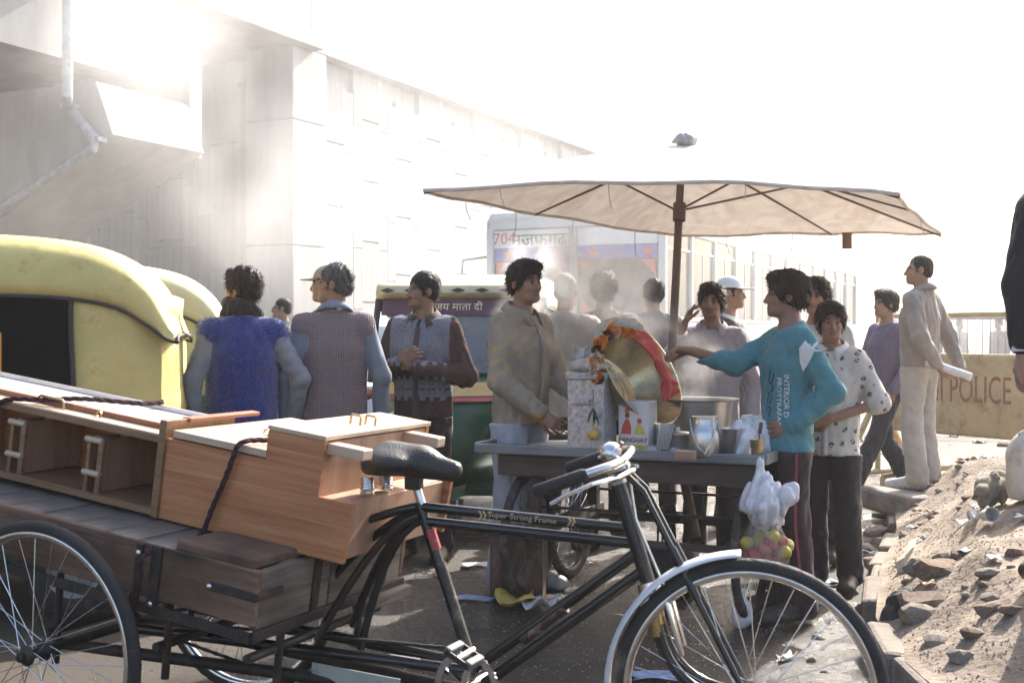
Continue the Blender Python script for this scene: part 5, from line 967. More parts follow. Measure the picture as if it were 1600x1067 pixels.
# front face
bpart('front_panel', (.03, Wb_ / 2, .80), (.06, Wb_, .86), borange, .02); bpart('front_panel', (.03, Wb_ / 2, 1.36), (.06, Wb_, .28), bwhite, .02); bpart('blue_band', (-.004, Wb_ / 2, 1.55), (.03, Wb_ - .06, .10), bblue, .005)
bpart('front_header', (.03, Wb_ / 2, 2.76), (.06, Wb_, .12), bwhite, .02)
for y_ in (.05, 1.25, 2.45): bpart('screen_pillar', (.02, y_, 2.14), (.07, .10, 1.14), bwhite, .02)
for j, (y0, y1) in enumerate(((1.31, 2.39), (.11, 1.19))):
    bpart('windscreen', (.03, (y0 + y1) / 2, 2.02), (.012, y1 - y0, .90), bglass, 0); bd = bpart('route_board', (.012, (y0 + y1) / 2, 2.575), (.012, y1 - y0, .23), mat('board_white', (.66, .66, .66), rough=.5, var=.06), .002)
    M = frame((.004, (y0 + y1) / 2, 2.575), (0, -1, 0), (0, 0, 1))
    if j == 0: letters('route_number', '704', .22, M @ Matrix.Translation((-.39, 0, 0)), bred, BU, .002); letters('route_name', 'नजफगढ', .25, M @ Matrix.Translation((.12, -.03, 0)), bdark, BU, .002)
    bb = bpart('screen_band', (.016, (y0 + y1) / 2, 2.37), (.012, y1 - y0, .17), bblue, .002)
    for f in (.12, .80):
        b = MB(); yc = y0 + (y1 - y0) * f; pl = []
        for k in range(10): a = k * math.pi / 5 + math.pi / 2; rr = .085 if k % 2 == 0 else .04; pl.append((yc + rr * math.cos(a), 2.37 + rr * math.sin(a)))
        b.prism(pl, .003, .009, axis=0); b.build('star_sticker', bred, BU)
    for yc, sg in ((y0 + .03, 1), (y1 - .03, -1)):
        for z_, sz in ((2.27, -1), (1.60, 1)): b = MB(); b.prism([(yc, z_), (yc + .20 * sg, z_), (yc, z_ + .20 * sz)], .016, .022, axis=0); b.build('corner_sticker', bred, BU)
    b = MB(); b.tube([(-.02, (y0 + y1) / 2, 1.60), (-.02, (y0 + y1) / 2 + .35, 2.05)], .012, 6); b.build('wiper', bdark, BU)
for y_ in (.35, 2.15): b = MB(); b.lathe([(.001, 0), (.08, -.02), (.11, 0), (.12, .03)], 20, Matrix.Translation((-.005, y_, .85)) @ Matrix.Rotation(R(90), 4, 'Y')); b.build('headlight', MATS['lamp_glass'], BU, True)
bpart('bumper', (-.06, Wb_ / 2, .45), (.14, Wb_, .20), bdark, .03); b = MB(); b.tube([(0, 2.5, 2.35), (-.25, 2.72, 2.3), (-.25, 2.74, 2.1)], .018, 8); b.build('mirror_arm', bdark, BU, True); b = MB(); b.box((-.25, 2.74, 1.98), (.05, .16, .30), bev=.02); b.build('mirror', bdark, BU)
for x_ in (2.3, 8.6):
    for y_ in (.16, 2.34): w_ = thing('wheel', None, None, (x_, y_, .48)); w_.parent = BU; b = MB(); M = Matrix.Rotation(R(90), 4, 'X'); b.lathe([(.28, -.13), (.44, -.13), (.48, -.09), (.48, .09), (.44, .13), (.28, .13)], 28, M); b.build('tyre', rubber, w_, True); b = MB(); b.lathe([(.001, -.10), (.15, -.12), (.28, -.10), (.28, .10), (.15, .12), (.001, .1)], 20, M); b.build('rim', MATS['grey_rim'], w_, True)
for i in range(6):
    for y_ in (.6, 1.9): b = MB(); b.box((0, 0, .25), (.42, .85, .12), bev=.03); b.box((.2, 0, .62), (.10, .85, .70), bev=.03); b.build('bus_seat', bteal, BU, loc=(1.8 + i * 1.5, y_, .75))

# ================================================================ police barricade and railing
ypaint = mat('barricade_yellow', (.62, .46, .24), rough=.55, var=.12, scale=4, dirt=(.36, .24, .12), dscale=5, dthr=.52); iron = mat('galvanised_iron', (.36, .34, .32), rough=.5, metal=.5, var=.15)
bl = P(1372, 525, 11.4); br = P(1760, 525, 9.3); bdir = (br - bl); bdir.z = 0; blen = bdir.length; BA = math.atan2(bdir.y, bdir.x)
BRM = Matrix.Translation((bl.x, bl.y, 0)) @ Matrix.Rotation(BA, 4, 'Z'); BR = thing('police_barricade', 'yellow sheet metal barricade lettered DELHI POLICE on a pipe frame', 'barricade', (bl.x, bl.y, 0), (0, 0, BA))
zb0, zb1 = CAM_Z - (672 - HOR) / F_PX * 11, CAM_Z - (555 - HOR) / F_PX * 11
bpan = MB(); bpan.box((blen / 2, 0, (zb0 + zb1) / 2), (blen, .012, zb1 - zb0), bev=.003); bpan = bpan.build('sheet_panel', ypaint, BR)
zt_ = CAM_Z - (493 - HOR) / F_PX * 11
def bpipe(name, pts, r=.028, m=ypaint): b = MB(); b.tube(pts, r, 10); return b.build(name, m, BR, True)
bpipe('frame_pipe', [(-.03, .03, .04), (-.03, .03, zt_), (blen, .03, zt_), (blen, .03, .04)]); bpipe('frame_pipe', [(-.03, .03, zb0), (blen, .03, zb0)], .022); bpipe('frame_pipe', [(-.03, .03, zb1), (blen, .03, zb1)], .022)
bpipe('foot_pipe', [(-.03, -.45, .03), (-.03, .5, .03)]); bpipe('brace_pipe', [(-.03, -.43, .04), (-.03, .03, .75)]); bpipe('brace_pipe', [(-.03, .48, .04), (-.03, .03, .75)])
letters('barricade_lettering', 'DELHI POLICE', (zb1 - zb0) * .52, Matrix.Translation((.84, -.009, (zb0 + zb1) / 2 + .04)) @ frame((0, 0, 0), (1, 0, 0), (0, 0, 1)), mat('faded_red', (.36, .17, .10), rough=.7, var=.25, scale=12), bpan, .001, stretch=(.55, .95))
# railing on the far side, with thin bars
RL = thing('roadside_railing', 'thin metal railing with many upright bars beyond the barricade', 'railing', (*at(1470, 17), 0), (0, 0, R(-14)))
for z_ in (1.02, 1.55): b = MB(); b.tube([(0, 0, z_), (5, 0, z_)], .025, 8); b.build('rail', iron, RL, True)
bm_ = MB(); bm_.tube([(0, 0, 1.02), (0, 0, 1.55)], .009, 6); bme = bm_.mesh('bar')
for i in range(50): link('bar', bme, iron, RL, True, loc=(.05 + i * .1, 0, 0))
for i in range(4): b = MB(); b.tube([(i * 1.6, 0, 0), (i * 1.6, 0, 1.6)], .03, 8); b.build('post', iron, RL, True)
# ================================================================ vendor's cart
ka, kb = G(748, 698, .76), G(1190, 717, .76); kd = kb - ka; KA = math.atan2(kd.y, kd.x); KL = kd.length
KM = Matrix.Translation((ka.x, ka.y, 0)) @ Matrix.Rotation(KA, 4, 'Z')
KT = thing('vendor_cart', 'grey painted wooden vendor cart on four spoked wheels', 'cart', (ka.x, ka.y, 0), (0, 0, KA)); TZ = .76; KD = .98
grey_wood = wood('grey_painted_wood', (.14, .155, .165), (.25, .27, .28), axis=0, bands=18, rough=.5, dark=.35, bump=.15); dark_wood = wood('dark_cart_wood', (.05, .038, .032), (.11, .085, .07), axis=0, bands=16, rough=.75, dark=.4, bump=.25)
def kpart(name, c, d, m, bev=.005): b = MB(); b.box((0, 0, 0), d, bev=bev); return b.build(name, m, KT, loc=c)
for i in range(7): kpart('table_plank', (KL / 2, .07 + i * .14, TZ - .014 + random.uniform(-.0015, .0015)), (KL, .137, .026), grey_wood, .004)
kpart('edge_batten', (KL / 2, -.012, TZ - .005), (KL + .03, .028, .045), grey_wood, .007); kpart('edge_batten', (-.012, KD / 2, TZ - .002), (.028, KD, .05), grey_wood, .006); kpart('edge_batten', (KL + .012, KD / 2, TZ - .002), (.028, KD, .05), grey_wood, .006)
kpart('apron_board', (KL / 2 + .03, .04, TZ - .085), (KL - .12, .026, .10), dark_wood); kpart('apron_board', (KL / 2 + .03, KD - .05, TZ - .085), (KL - .12, .026, .10), dark_wood)
for x_ in (.20, KL - .16):
    for y_ in (.10, KD - .10): kpart('leg_post', (x_ + .06, y_, .50), (.055, .055, .44), dark_wood)
    kpart('axle_beam', (x_ + .06, KD / 2, .36), (.05, KD, .06), dark_wood)
for y_ in (.10, KD - .10): kpart('cross_rail', (KL / 2, y_, .33), (KL - .3, .03, .035), dark_wood); b = MB(); b.tube([(.2, y_ + .02, .47), (KL - .12, y_ + .02, .47)], .008, 6); b.build('tie_rod', rust_black, KT, True)
dust_rubber = mat('dusty_rubber', (.06, .052, .048), rough=.9, var=.25, scale=20, dirt=(.16, .13, .11), dscale=8, dthr=.5, bump=.4, bscale=80)
for x_ in (.17, KL - .10):
    for y_ in (.22, KD - .20): bike_wheel(KT, (x_, y_, .315), .315, R(90), .021, nsp=28, tm=dust_rubber, rimm=rust_black)
def on_top(px, py, z=TZ): return on_plane(KM, px, py, 2, z)
def put(name, label, cat, px, py, rz=0, group=None, z=TZ):
    q = KM @ on_top(px, py, z); return thing(name, label, cat, q, (0, 0, KA + rz), group)
galv = mat('galvanised_tin', (.46, .47, .48), rough=.45, metal=.35, var=.28, scale=45, dirt=(.25, .22, .19), dscale=6, dthr=.55, bump=.12, bscale=40)
steel = mat('stainless_steel', (.62, .61, .60), rough=.34, metal=1, var=.08, scale=6, dirt=(.4, .36, .32), dscale=8, dthr=.62); brassm = mat('old_brass', (.66, .53, .33), rough=.30, metal=.85, var=.2, scale=12, dirt=(.28, .2, .1), dscale=6, dthr=.56, bump=.35, bscale=24)
# tin box
t = put('tin_box', 'dented galvanised tin box with side handle on the cart', 'box', 912, 706); b = MB(); b.box((0, .11, .17), (.185, .18, .34), bev=.008); b.build('box_body', galv, t); b = MB(); b.box((0, .11, .353), (.200, .196, .035), bev=.006); b.build('box_lid', galv, t); b = MB(); b.beam((-.06, -.004, .235), (.03, -.010, .235), .012, .026, bev=.004); b.build('handle', galv, t)
b = MB(); b.sphere((0, 0, 0), .028, 14, 10, (1, 1, .92)); b.tube([(0, 0, .025), (.004, 0, .05)], .004, 6); o = b.build('lemon_charm', mat('lemon_skin', (.50, .34, .08), rough=.5, bump=.2, bscale=80), None, True); o.location = t.matrix_basis @ Vector((.058, -.028, .085)); tag(o, 'yellow lemon charm hanging on a thread from the tin box', 'lemon')
b = MB()
for k in range(5): a = k * 1.3; b.tube([(0, 0, .12), (.02 * math.cos(a), .006 * math.sin(a), .07 + .008 * k), (.028 * math.cos(a), .008 * math.sin(a), .045 + .006 * k)], [.004, .006, .002], 6)
b.tube([(0, 0, .03), (.0, 0, .21)], .0018, 5); b.build('chillies', mat('green_chilli', (.03, .07, .025), rough=.4), o, True)
b = MB(); F = Field((-.16, -.1, -.05), (.16, .12, .08), .009); F.ell((0, 0, .01), (.10, .075, .028), None, .02); F.ell((-.03, .0, .022), (.07, .06, .022), None, .02); F.wrinkle(.012, 60, 4); me, _ = F.mesh('folded_cloth'); o = link('folded_cloth', me, cloth('unbleached_cloth', (.50, .45, .38), bump=.6)); o.location = t.matrix_basis @ Vector((0, .10, .385)); o.rotation_euler = (0, 0, KA); tag(o, 'unbleached folded cloth lying on top of the tin box', 'cloth')
# brass bowl, tilted mouth towards the right, on a wooden prop
bc = P(990, 588, 5.93); ax = Vector((.68, -.57, .46)).normalized(); z_ = ax; x_ = Vector((0, 0, 1)).cross(z_).normalized(); y_ = z_.cross(x_); BW = Matrix((x_, y_, z_)).transposed().to_4x4(); BW.translation = bc
bo = thing('brass_bowl', 'large dented brass bowl tipped on its side and hung with a marigold garland', 'bowl'); bo.matrix_world = BW
b = MB(); b.lathe([(.001, -.155), (.13, -.155), (.172, -.145), (.225, -.06), (.262, .02), (.285, .052), (.288, .058), (.280, .060), (.255, .022), (.218, -.055), (.166, -.135), (.125, -.143), (.001, -.143)], 56); b.build('bowl_body', brassm, bo, True)
b = MB()
for k in range(3):
    for i in range(int(18 + k * 8)): a = 2 * math.pi * i / (18 + k * 8); r_ = .05 + .036 * k; b.sphere((r_ * math.cos(a), r_ * math.sin(a), -.141), .009, 8, 4, (1, 1, .35))
o = b.build('hammer_marks', brassm, bo, True); o['kind'] = 'stuff'
b = MB(); b.box((.0, 0, 0), (.16, .14, .14), bev=.01); o = b.build('bowl_prop', dark_wood, None); o.location = KM @ (on_top(1000, 690) + Vector((-.02, .10, .07))); o.rotation_euler = (0, 0, KA); tag(o, 'dark wooden block propping up the brass bowl', 'block')
# garland round the left rim: each flower head is a part
gl = thing('marigold_garland', 'garland of orange, white and dark red flower heads on the bowl rim', 'garland', bc); fcols = [mat('marigold_orange', (.72, .22, .015), rough=.8, var=.2, scale=80), mat('white_petals', (.70, .68, .60), rough=.8, var=.15, scale=80), mat('dark_petals', (.10, .025, .02), rough=.8, var=.2, scale=80)]
def flower(seed):
    r = random.Random(seed); b = MB()
    for k in range(46):
        th = math.acos(1 - 1.9 * (k + .5) / 46); ph = k * 2.399; n_ = Vector((math.sin(th) * math.cos(ph), math.sin(th) * math.sin(ph), math.cos(th))); u = n_.orthogonal().normalized(); v = n_.cross(u); c0 = n_ * .012; w_ = .0085; l_ = r.uniform(.024, .031)
        b.add([c0 - u * w_ * .5, c0 + u * w_ * .5, n_ * l_ + u * w_ + v * .004, n_ * (l_ + .003) , n_ * l_ - u * w_ - v * .004], [(0, 1, 2, 3, 4)])
    return b
fm = [[None] * 3 for _ in fcols]
for ci, m in enumerate(fcols):
    for k in range(2): me = flower(ci * 5 + k).mesh('flower_head'); me.materials.append(m); fm[ci][k] = me
seq = [0, 0, 1, 2, 0, 0, 2, 1, 0, 1, 0, 0, 1, 2, 0, 0, 0]
img = [(985, 520), (972, 518), (962, 520), (950, 524), (942, 531), (936, 540), (933, 548), (931, 556), (930, 564), (929, 572), (929, 580), (932, 586), (925, 585), (936, 592), (928, 590), (935, 535), (957, 516)]
for i, (px, py) in enumerate(img): o = link('flower_head', fm[seq[i]][i % 2], None, gl); o.location = P(px, py, 5.58 + .0024 * (px - 925)) - bc; o.rotation_euler = (random.uniform(0, 1.5), random.uniform(-.6, .6), random.random() * 6); s_ = random.uniform(.8, 1.05); o.scale = (s_,) * 3
# cloths on the bowl
def drape(name, label, m, rows, th=.004, seed=1, amp=.006):
    nu, nv = len(rows), len(rows[0]); r = np.random.RandomState(seed); out = []
    U = np.linspace(0, nu - 1, nu * 7); Vv = np.linspace(0, nv - 1, nv * 7); A_ = np.array([[tuple(p) for p in q] for q in rows])
    for u in U:
        i = min(int(u), nu - 2); f = u - i; f = f * f * (3 - 2 * f); ro = A_[i] * (1 - f) + A_[i + 1] * f; row = []
        for v in Vv: j = min(int(v), nv - 2); g = v - j; p = ro[j] * (1 - g) + ro[j + 1] * g; row.append(tuple(p + npv((1, -1, .5)) * amp * (math.sin(u * 2.1 + v * 4.3 + seed) + .6 * math.sin(u * 5.3 - v * 3.1))))
        out.append(row)
    b = MB(); b.grid(out); o = b.build(name, m, None, True); md = o.modifiers.new('t', 'SOLIDIFY'); md.thickness = th; tag(o, label, 'cloth'); return o
red_cloth = mat('red_cotton', (.42, .050, .040), rough=.9, var=.12, scale=9, bump=.4, bscale=50)
drape('red_cloth', 'red cotton cloth draped over the upper rim of the brass bowl', red_cloth, [[P(968, 528, 5.80), P(985, 518, 5.85), P(1000, 515, 5.98), P(1008, 520, 6.06)], [P(990, 527, 5.74), P(1003, 530, 5.80), P(1020, 535, 5.92), P(1028, 548, 6.0)], [P(1018, 560, 5.70), P(1024, 560, 5.74), P(1036, 566, 5.84), P(1044, 580, 5.94)], [P(1034, 598, 5.68), P(1040, 592, 5.71), P(1052, 598, 5.80), P(1056, 602, 5.88)], [P(1037, 628, 5.68), P(1045, 624, 5.70), P(1058, 614, 5.78), P(1063, 608, 5.86)]], seed=3)
F = Field(P(935, 530, 5.95) - Vector((.1, .2, .1)), P(1000, 495, 6.05) + Vector((.1, .2, .1)), .009)
for a_, b_ in (((942, 515), (960, 507)), ((960, 507), (985, 508)), ((985, 508), (996, 516)), ((940, 530), (944, 512))): F.cone(P(*a_, 5.97), P(*b_, 5.99), .028, .030, .02)
F.wrinkle(.014, 70, 8); me, _ = F.mesh('crumpled_cloth'); o = link('crumpled_cloth', me, cloth('unbleached_cloth', 0)); tag(o, 'crumpled unbleached cloth on the top edge of the brass bowl', 'cloth')
# oil tin lettered PANGHAT
t = put('oil_tin', 'white printed tin lettered PANGHAT with two seated figures', 'tin', 989, 705); 
tw, thh = .150, .235; b = MB(); b.box((0, .07, thh / 2), (tw, .13, thh), bev=.005); body = b.build('tin_body', mat('white_tin', (.62, .61, .60), rough=.35, var=.05, dirt=(.45, .42, .38), dscale=8, dthr=.6), t)
b = MB(); b.box((0, .004, .016), (tw - .006, .005, .030)); b.build('yellow_base', mat('tin_yellow', (.58, .50, .10), rough=.4), t)
letters('tin_lettering', 'PANGHAT', .030, frame((0, .0015, .052), (1, 0, 0), (0, 0, 1)), mat('tin_maroon', (.24, .025, .03), rough=.4), t, .0008)
tr_, ty_, tk_ = mat('tin_red', (.55, .07, .04), rough=.4), MATS['tin_yellow'], mat('tin_brown', (.16, .06, .03), rough=.4)
def blobp(name, pts, m, y_=.0035): b = MB(); b.prism(pts, y_, y_ + .001, axis=1); b.build(name, m, t)
ell2 = lambda cx, cz, rx, rz, n=14: [(cx + rx * math.cos(6.283 * i / n), cz + rz * math.sin(6.283 * i / n)) for i in range(n)]
blobp('printed_figure', [(-.06, .08), (-.012, .08), (-.010, .115), (-.022, .150), (-.040, .150), (-.055, .115)], tr_); blobp('printed_figure', ell2(-.030, .168, .012, .014), tk_, .0042); blobp('printed_figure', [(.005, .08), (.058, .08), (.050, .112), (.036, .128), (.020, .126), (.008, .105)], ty_); blobp('printed_figure', ell2(.030, .142, .012, .013), tr_, .0042); blobp('printed_figure', ell2(.034, .098, .014, .010), tr_, .0044); blobp('printed_figure', ell2(-.036, .110, .010, .014), ty_, .0042); blobp('printed_figure', [(-.045, .182), (-.018, .182), (-.022, .200), (-.040, .200)], tr_, .0043)
# pans and cans
def turned(name, label, cat, px, py, prof, m, handle=None, group=None, n=32):
    t = put(name, label, cat, px, py, group=group); b = MB(); b.lathe(prof, n); b.build('vessel', m, t, True)
    if handle: b = MB(); b.tube(handle, .004, 8); b.build('handle', m, t, True)
    return t
turned('steel_pan', 'wide steel cooking pan with flared rim at the back of the cart', 'pan', 1102, 698, [(.001, .05), (.13, .05), (.16, .07), (.175, .20), (.178, .215), (.205, .222), (.205, .226), (.172, .220), (.168, .20), (.150, .075), (.001, .06)], steel, n=44).location += Vector((0, .22, .0))
turned('milk_can', 'steel milk can with wire bail handle', 'can', 1102, 712, [(.001, 0), (.070, 0), (.074, .006), (.074, .105), (.066, .122), (.056, .134), (.054, .170), (.060, .172), (.060, .178), (.050, .178), (.048, .134), (.001, .134)], steel, [(-.062, -.03, .165), (-.045, -.062, .12), (-.01, -.082, .05), (.02, -.080, .015), (.055, -.06, .09), (.062, -.03, .165)])
turned('steel_pot', 'small lidded steel pot with cloth strips hung over it', 'pot', 1059, 706, [(.001, 0), (.060, 0), (.064, .006), (.064, .075), (.067, .080), (.067, .086), (.058, .094), (.012, .098), (.010, .115), (.001, .116)], steel)
turned('steel_canister', 'plain steel canister standing beside the printed oil tin', 'canister', 1034, 703, [(.001, 0), (.036, 0), (.038, .004), (.038, .115), (.036, .12), (.001, .121)], steel)
turned('steel_bucket', 'dull steel bucket between the milk can and plastic bags', 'bucket', 1138, 712, [(.001, 0), (.042, 0), (.045, .005), (.060, .12), (.064, .125), (.058, .125), (.042, .01), (.001, .01)], steel)
t = turned('steel_tumbler', 'small brass coloured tumbler holding a spoon at the cart corner', 'tumbler', 1183, 716, [(.001, 0), (.022, 0), (.024, .004), (.032, .080), (.034, .084), (.031, .084), (.022, .008), (.001, .008)], brassm)
b = MB(); b.tube([(0, 0, .02), (.012, -.004, .11)], .003, 6); b.box((0, 0, 0), (.016, .004, .05), Matrix.Translation((.016, -.005, .135)) @ Matrix.Rotation(.15, 4, 'Y')); o = b.build('spoon', mat('dark_steel', (.12, .12, .12), rough=.3, metal=1), None, True); o.matrix_world = t.matrix_basis; tag(o, 'dark handled spoon standing in the tumbler', 'spoon')
b = MB(); b.box((0, 0, 0), (.088, .07, .040), bev=.004); o = b.build('wood_block', wood('block_wood', (.30, .16, .10), (.46, .29, .20), axis=0, bands=20), None); o.location = KM @ (on_top(1068, 719) + Vector((0, .03, .02))); o.rotation_euler = (0, 0, KA + R(8)); tag(o, 'small reddish wooden block at the front edge of the cart', 'block')
plastic = mat('thin_plastic', (.75, .75, .76), rough=.35, var=.08, bump=.5, bscale=35, alpha=.5); plastic2 = mat('white_plastic_bag', (.72, .72, .75), rough=.4, var=.05, bump=.55, bscale=26, trans=.0)
for i, px in enumerate((944, 980, 1018, 1052)):
    b = MB(); b.lathe([(.001, .034), (.022, .032), (.036, .022), (.046, .004), (.047, 0)], 20); o = b.build('plastic_cup_stack', plastic, None, True); o.location = KM @ (on_top(px, 708) + Vector((0, .035, .001))); o.rotation_euler = (0, 0, i); tag(o, 'low dome of clear plastic wrapped bowls along the cart edge', 'bowl', 'plastic wrapped bowls in a row')
strip = cloth('pale_rag', (.42, .40, .38))
b = MB()
for i in range(7): x0 = 1026 + i * 3.2; b.tube([P(x0 + 8, 662, 5.62), P(x0 + 3, 682, 5.60), P(x0 - i * .5, 703, 5.60)], [.004, .005, .003], 5)
o = b.build('rag_strips', strip, None, True); tag(o, 'bundle of pale rag strips hanging between canister and pot', 'rag'); o['kind'] = 'stuff'
def bag(name, label, pts, m, seed, wr=.022, vox=.007, wf=40, cat='bag', k=.03, bias=.22):
    lo_ = np.min([npv(p) - r for p, r in pts], 0) - .03; hi_ = np.max([npv(p) + r for p, r in pts], 0) + .03; F = Field(lo_, hi_, vox)
    for i in range(len(pts) - 1): F.cone(pts[i][0], pts[i + 1][0], pts[i][1], pts[i + 1][1], k)
    F.wrinkle(wr, wf, seed, (1, 1, bias)); me, _ = F.mesh(name); o = link(name, me, m); tag(o, label, cat); return o
bag('plastic_bag', 'knotted clear plastic bag of food on the cart beside the tumbler', [(P(1155, 702, 5.50), .048), (P(1160, 682, 5.52), .052), (P(1158, 664, 5.53), .020)], plastic2, 31); bag('plastic_bag', 'slumped white plastic bag behind the clear food bag', [(P(1196, 700, 5.62), .05), (P(1190, 678, 5.65), .05), (P(1172, 664, 5.7), .045)], plastic2, 33)
hook = P(1190, 718, 5.33)
hb_ = bag('hanging_bag', 'white plastic carrier bag knotted and hung from the cart corner', [(P(1186, 722, 5.32), .008), (P(1190, 745, 5.32), .020), (P(1193, 765, 5.32), .055), (P(1195, 788, 5.32), .088), (P(1200, 806, 5.32), .052), (P(1212, 815, 5.32), .022)], plastic2, 35, .026); ear_ = bag('bag_ear', 'crumpled white plastic ear of the hanging carrier bag', [(P(1220, 790, 5.30), .03), (P(1232, 772, 5.29), .034), (P(1240, 760, 5.29), .012)], plastic2, 37, .016)
ear_.parent = hb_; del ear_['category']
fruitbag = mat('fruit_bag_film', (.80, .78, .74), rough=.3, var=.05, bump=.4, bscale=30, alpha=.16); bag('fruit_bag', 'clear plastic bag of red and yellow fruit under the carrier bag', [(P(1196, 818, 5.33), .035), (P(1195, 835, 5.33), .075), (P(1194, 862, 5.33), .098), (P(1194, 868, 5.33), .100)], fruitbag, 39, .008)
fr_ = [mat('fruit_red', (.42, .030, .025), rough=.3, var=.25, scale=20), mat('fruit_yellow', (.50, .40, .06), rough=.35, var=.2, scale=20), mat('fruit_orange', (.50, .12, .04), rough=.3, var=.2, scale=20)]
fmsh = []
for m in fr_: b = MB(); b.lathe([(.001, .024), (.008, .027), (.020, .024), (.030, .008), (.030, -.006), (.022, -.022), (.008, -.028), (.001, -.026)], 16); me = b.mesh('fruit'); me.materials.append(m); me.polygons.foreach_set('use_smooth', [True] * len(me.polygons)); fmsh.append(me)
rr_ = random.Random(5)
for i, (px, py) in enumerate([(1162, 866), (1178, 868), (1196, 869), (1213, 868), (1226, 863), (1166, 848), (1184, 846), (1204, 848), (1222, 846), (1176, 856), (1196, 858), (1214, 857), (1190, 836), (1208, 838), (1230, 852)]):
    nm = ('red', 'yellow', 'orange'); c_ = (0, 0, 2, 0, 1, 1, 1, 0, 0, 0, 2, 0, 1, 1, 1)[i]; o = link('fruit', fmsh[c_], None); o.location = P(px, py, 5.33 + (.035 if i % 3 == 0 else -.055 if i % 3 == 1 else -.012)); o.rotation_euler = (rr_.random() * 3, rr_.random() * 3, 0); tag(o, 'small round %s fruit inside the clear hanging bag' % nm[c_], 'fruit', '%s fruit in the bag' % nm[c_])
# food tray at the worker's hands
t = put('food_tray', 'shallow steel tray of fried food under the worker\'s hands', 'tray', 868, 684); b = MB(); b.lathe([(.001, .004), (.10, .004), (.125, .03), (.130, .03), (.105, 0), (.001, 0)], 30); b.build('tray_dish', steel, t, True)
for k in range(9): b = MB(); b.sphere((.06 * math.cos(k * 2.4) * (k / 9) ** .5, .06 * math.sin(k * 2.4) * (k / 9) ** .5, .022), .026, 10, 7, (1.1, .8, .6)); b.build('fritter', mat('fried_batter', (.34, .19, .06), rough=.7, bump=.6, bscale=50), t, True)
pg = MB(); rows = [[P(897 + 22 * u - 4 * v, 538 + 20 * v + 6 * math.sin(u * 3), 6.15 + .02 * math.sin(u * 5 + v)) for v in np.linspace(0, 1, 6)] for u in np.linspace(0, 1, 6)]; pg.grid(rows); o = pg.build('paper_sheet', mat('newsprint', (.55, .55, .56), rough=.85, var=.25, scale=40), None, True); md = o.modifiers.new('t', 'SOLIDIFY'); md.thickness = .002; tag(o, 'curled printed paper sheet standing up beside the brass bowl', 'paper')
# kerosene burner under the cart
q = KM @ Vector((.80, .55, 0)); t = thing('kerosene_burner', 'black pressure burner standing under the cart', 'burner', (q.x, q.y, 0)); b = MB(); b.lathe([(.001, .0), (.12, 0), (.13, .02), (.13, .20), (.10, .25), (.03, .27), (.025, .36), (.001, .36)], 24); b.build('tank', rust_black, t, True); b = MB(); b.lathe([(.10, .40), (.105, .405), (.10, .41), (.095, .405), (.10, .40)], 24); b.build('ring', rust_black, t, True); b = MB(); b.lathe([(.001, .36), (.05, .37), (.055, .40), (.03, .42), (.02, .46), (.001, .465)], 16); b.build('burner_head', rust_black, t, True)
for k in range(3): a = k * 2.094; b = MB(); b.tube([(.12 * math.cos(a), .12 * math.sin(a), .02), (.10 * math.cos(a), .10 * math.sin(a), .41)], .006, 6); b.build('stand_leg', rust_black, t, True)
# rusty square tin
q = G(812, 938); t = thing('rusty_tin', 'rusty square tin standing on the wet ground by the cart wheel', 'tin', (q.x, q.y + .13, 0), (0, 0, R(-8))); rusty = mat('rusty_sheet', (.085, .045, .034), rough=.7, var=.35, scale=12, dirt=(.20, .15, .11), dscale=7, dthr=.52, bump=.4, bscale=30, stretch=(1, 1, .4))
b = MB()
for c, d in (((0, -.125, .16), (.26, .006, .32)), ((0, .125, .16), (.26, .006, .32)), ((-.127, 0, .16), (.006, .244, .32)), ((.127, 0, .16), (.006, .244, .32)), ((0, 0, .006), (.248, .244, .006))): b.box(c, d)
b.build('tin_walls', rusty, t); b = MB(); b.tube([(-.13, -.128, .32), (.13, -.128, .32), (.13, .128, .32), (-.13, .128, .32)], .007, 8, closed=True); b.build('rolled_rim', rusty, t, True)

# ================================================================ umbrella
UA, UB, UC, UD = P(663, 298, 5.75), P(1405, 305, 5.45), P(1470, 366, 7.3), P(1060, 369, 7.6); UA.z += 0; apex = P(1070, 226, 6.5); ub = KM @ Vector((.95, .62, 0)); hubp = P(1064, 268, 6.5)
UM = thing('canvas_umbrella', 'big faded canvas umbrella with a drooping rim over the cart', 'umbrella', (ub.x, ub.y, 0)); uo = Vector((ub.x, ub.y, 0))
canvas_m = bpy.data.materials.new('sun_bleached_canvas'); canvas_m.use_nodes = True; N, L = nodes_of(canvas_m); pb = N['Principled BSDF']; pb.inputs['Roughness'].default_value = .9
tcn = N.new('ShaderNodeTexCoord'); nn = N.new('ShaderNodeTexNoise'); nn.inputs['Scale'].default_value = 7; nn.inputs['Detail'].default_value = 8; nn.inputs['Distortion'].default_value = 1.2; L.new(tcn.outputs['Object'], nn.inputs['Vector']); crn = N.new('ShaderNodeValToRGB'); crn.color_ramp.elements[0].position = .35; crn.color_ramp.elements[0].color = (.60, .52, .45, 1); crn.color_ramp.elements[1].position = .65; crn.color_ramp.elements[1].color = (.74, .67, .60, 1); L.new(nn.outputs[0], crn.inputs[0]); L.new(crn.outputs[0], pb.inputs['Base Color'])
trn = N.new('ShaderNodeBsdfTranslucent'); L.new(crn.outputs[0], trn.inputs[0]); mxs = N.new('ShaderNodeMixShader'); mxs.inputs[0].default_value = .13; L.new(pb.outputs[0], mxs.inputs[1]); L.new(trn.outputs[0], mxs.inputs[2]); L.new(mxs.outputs[0], N['Material Output'].inputs['Surface'])
rim = []
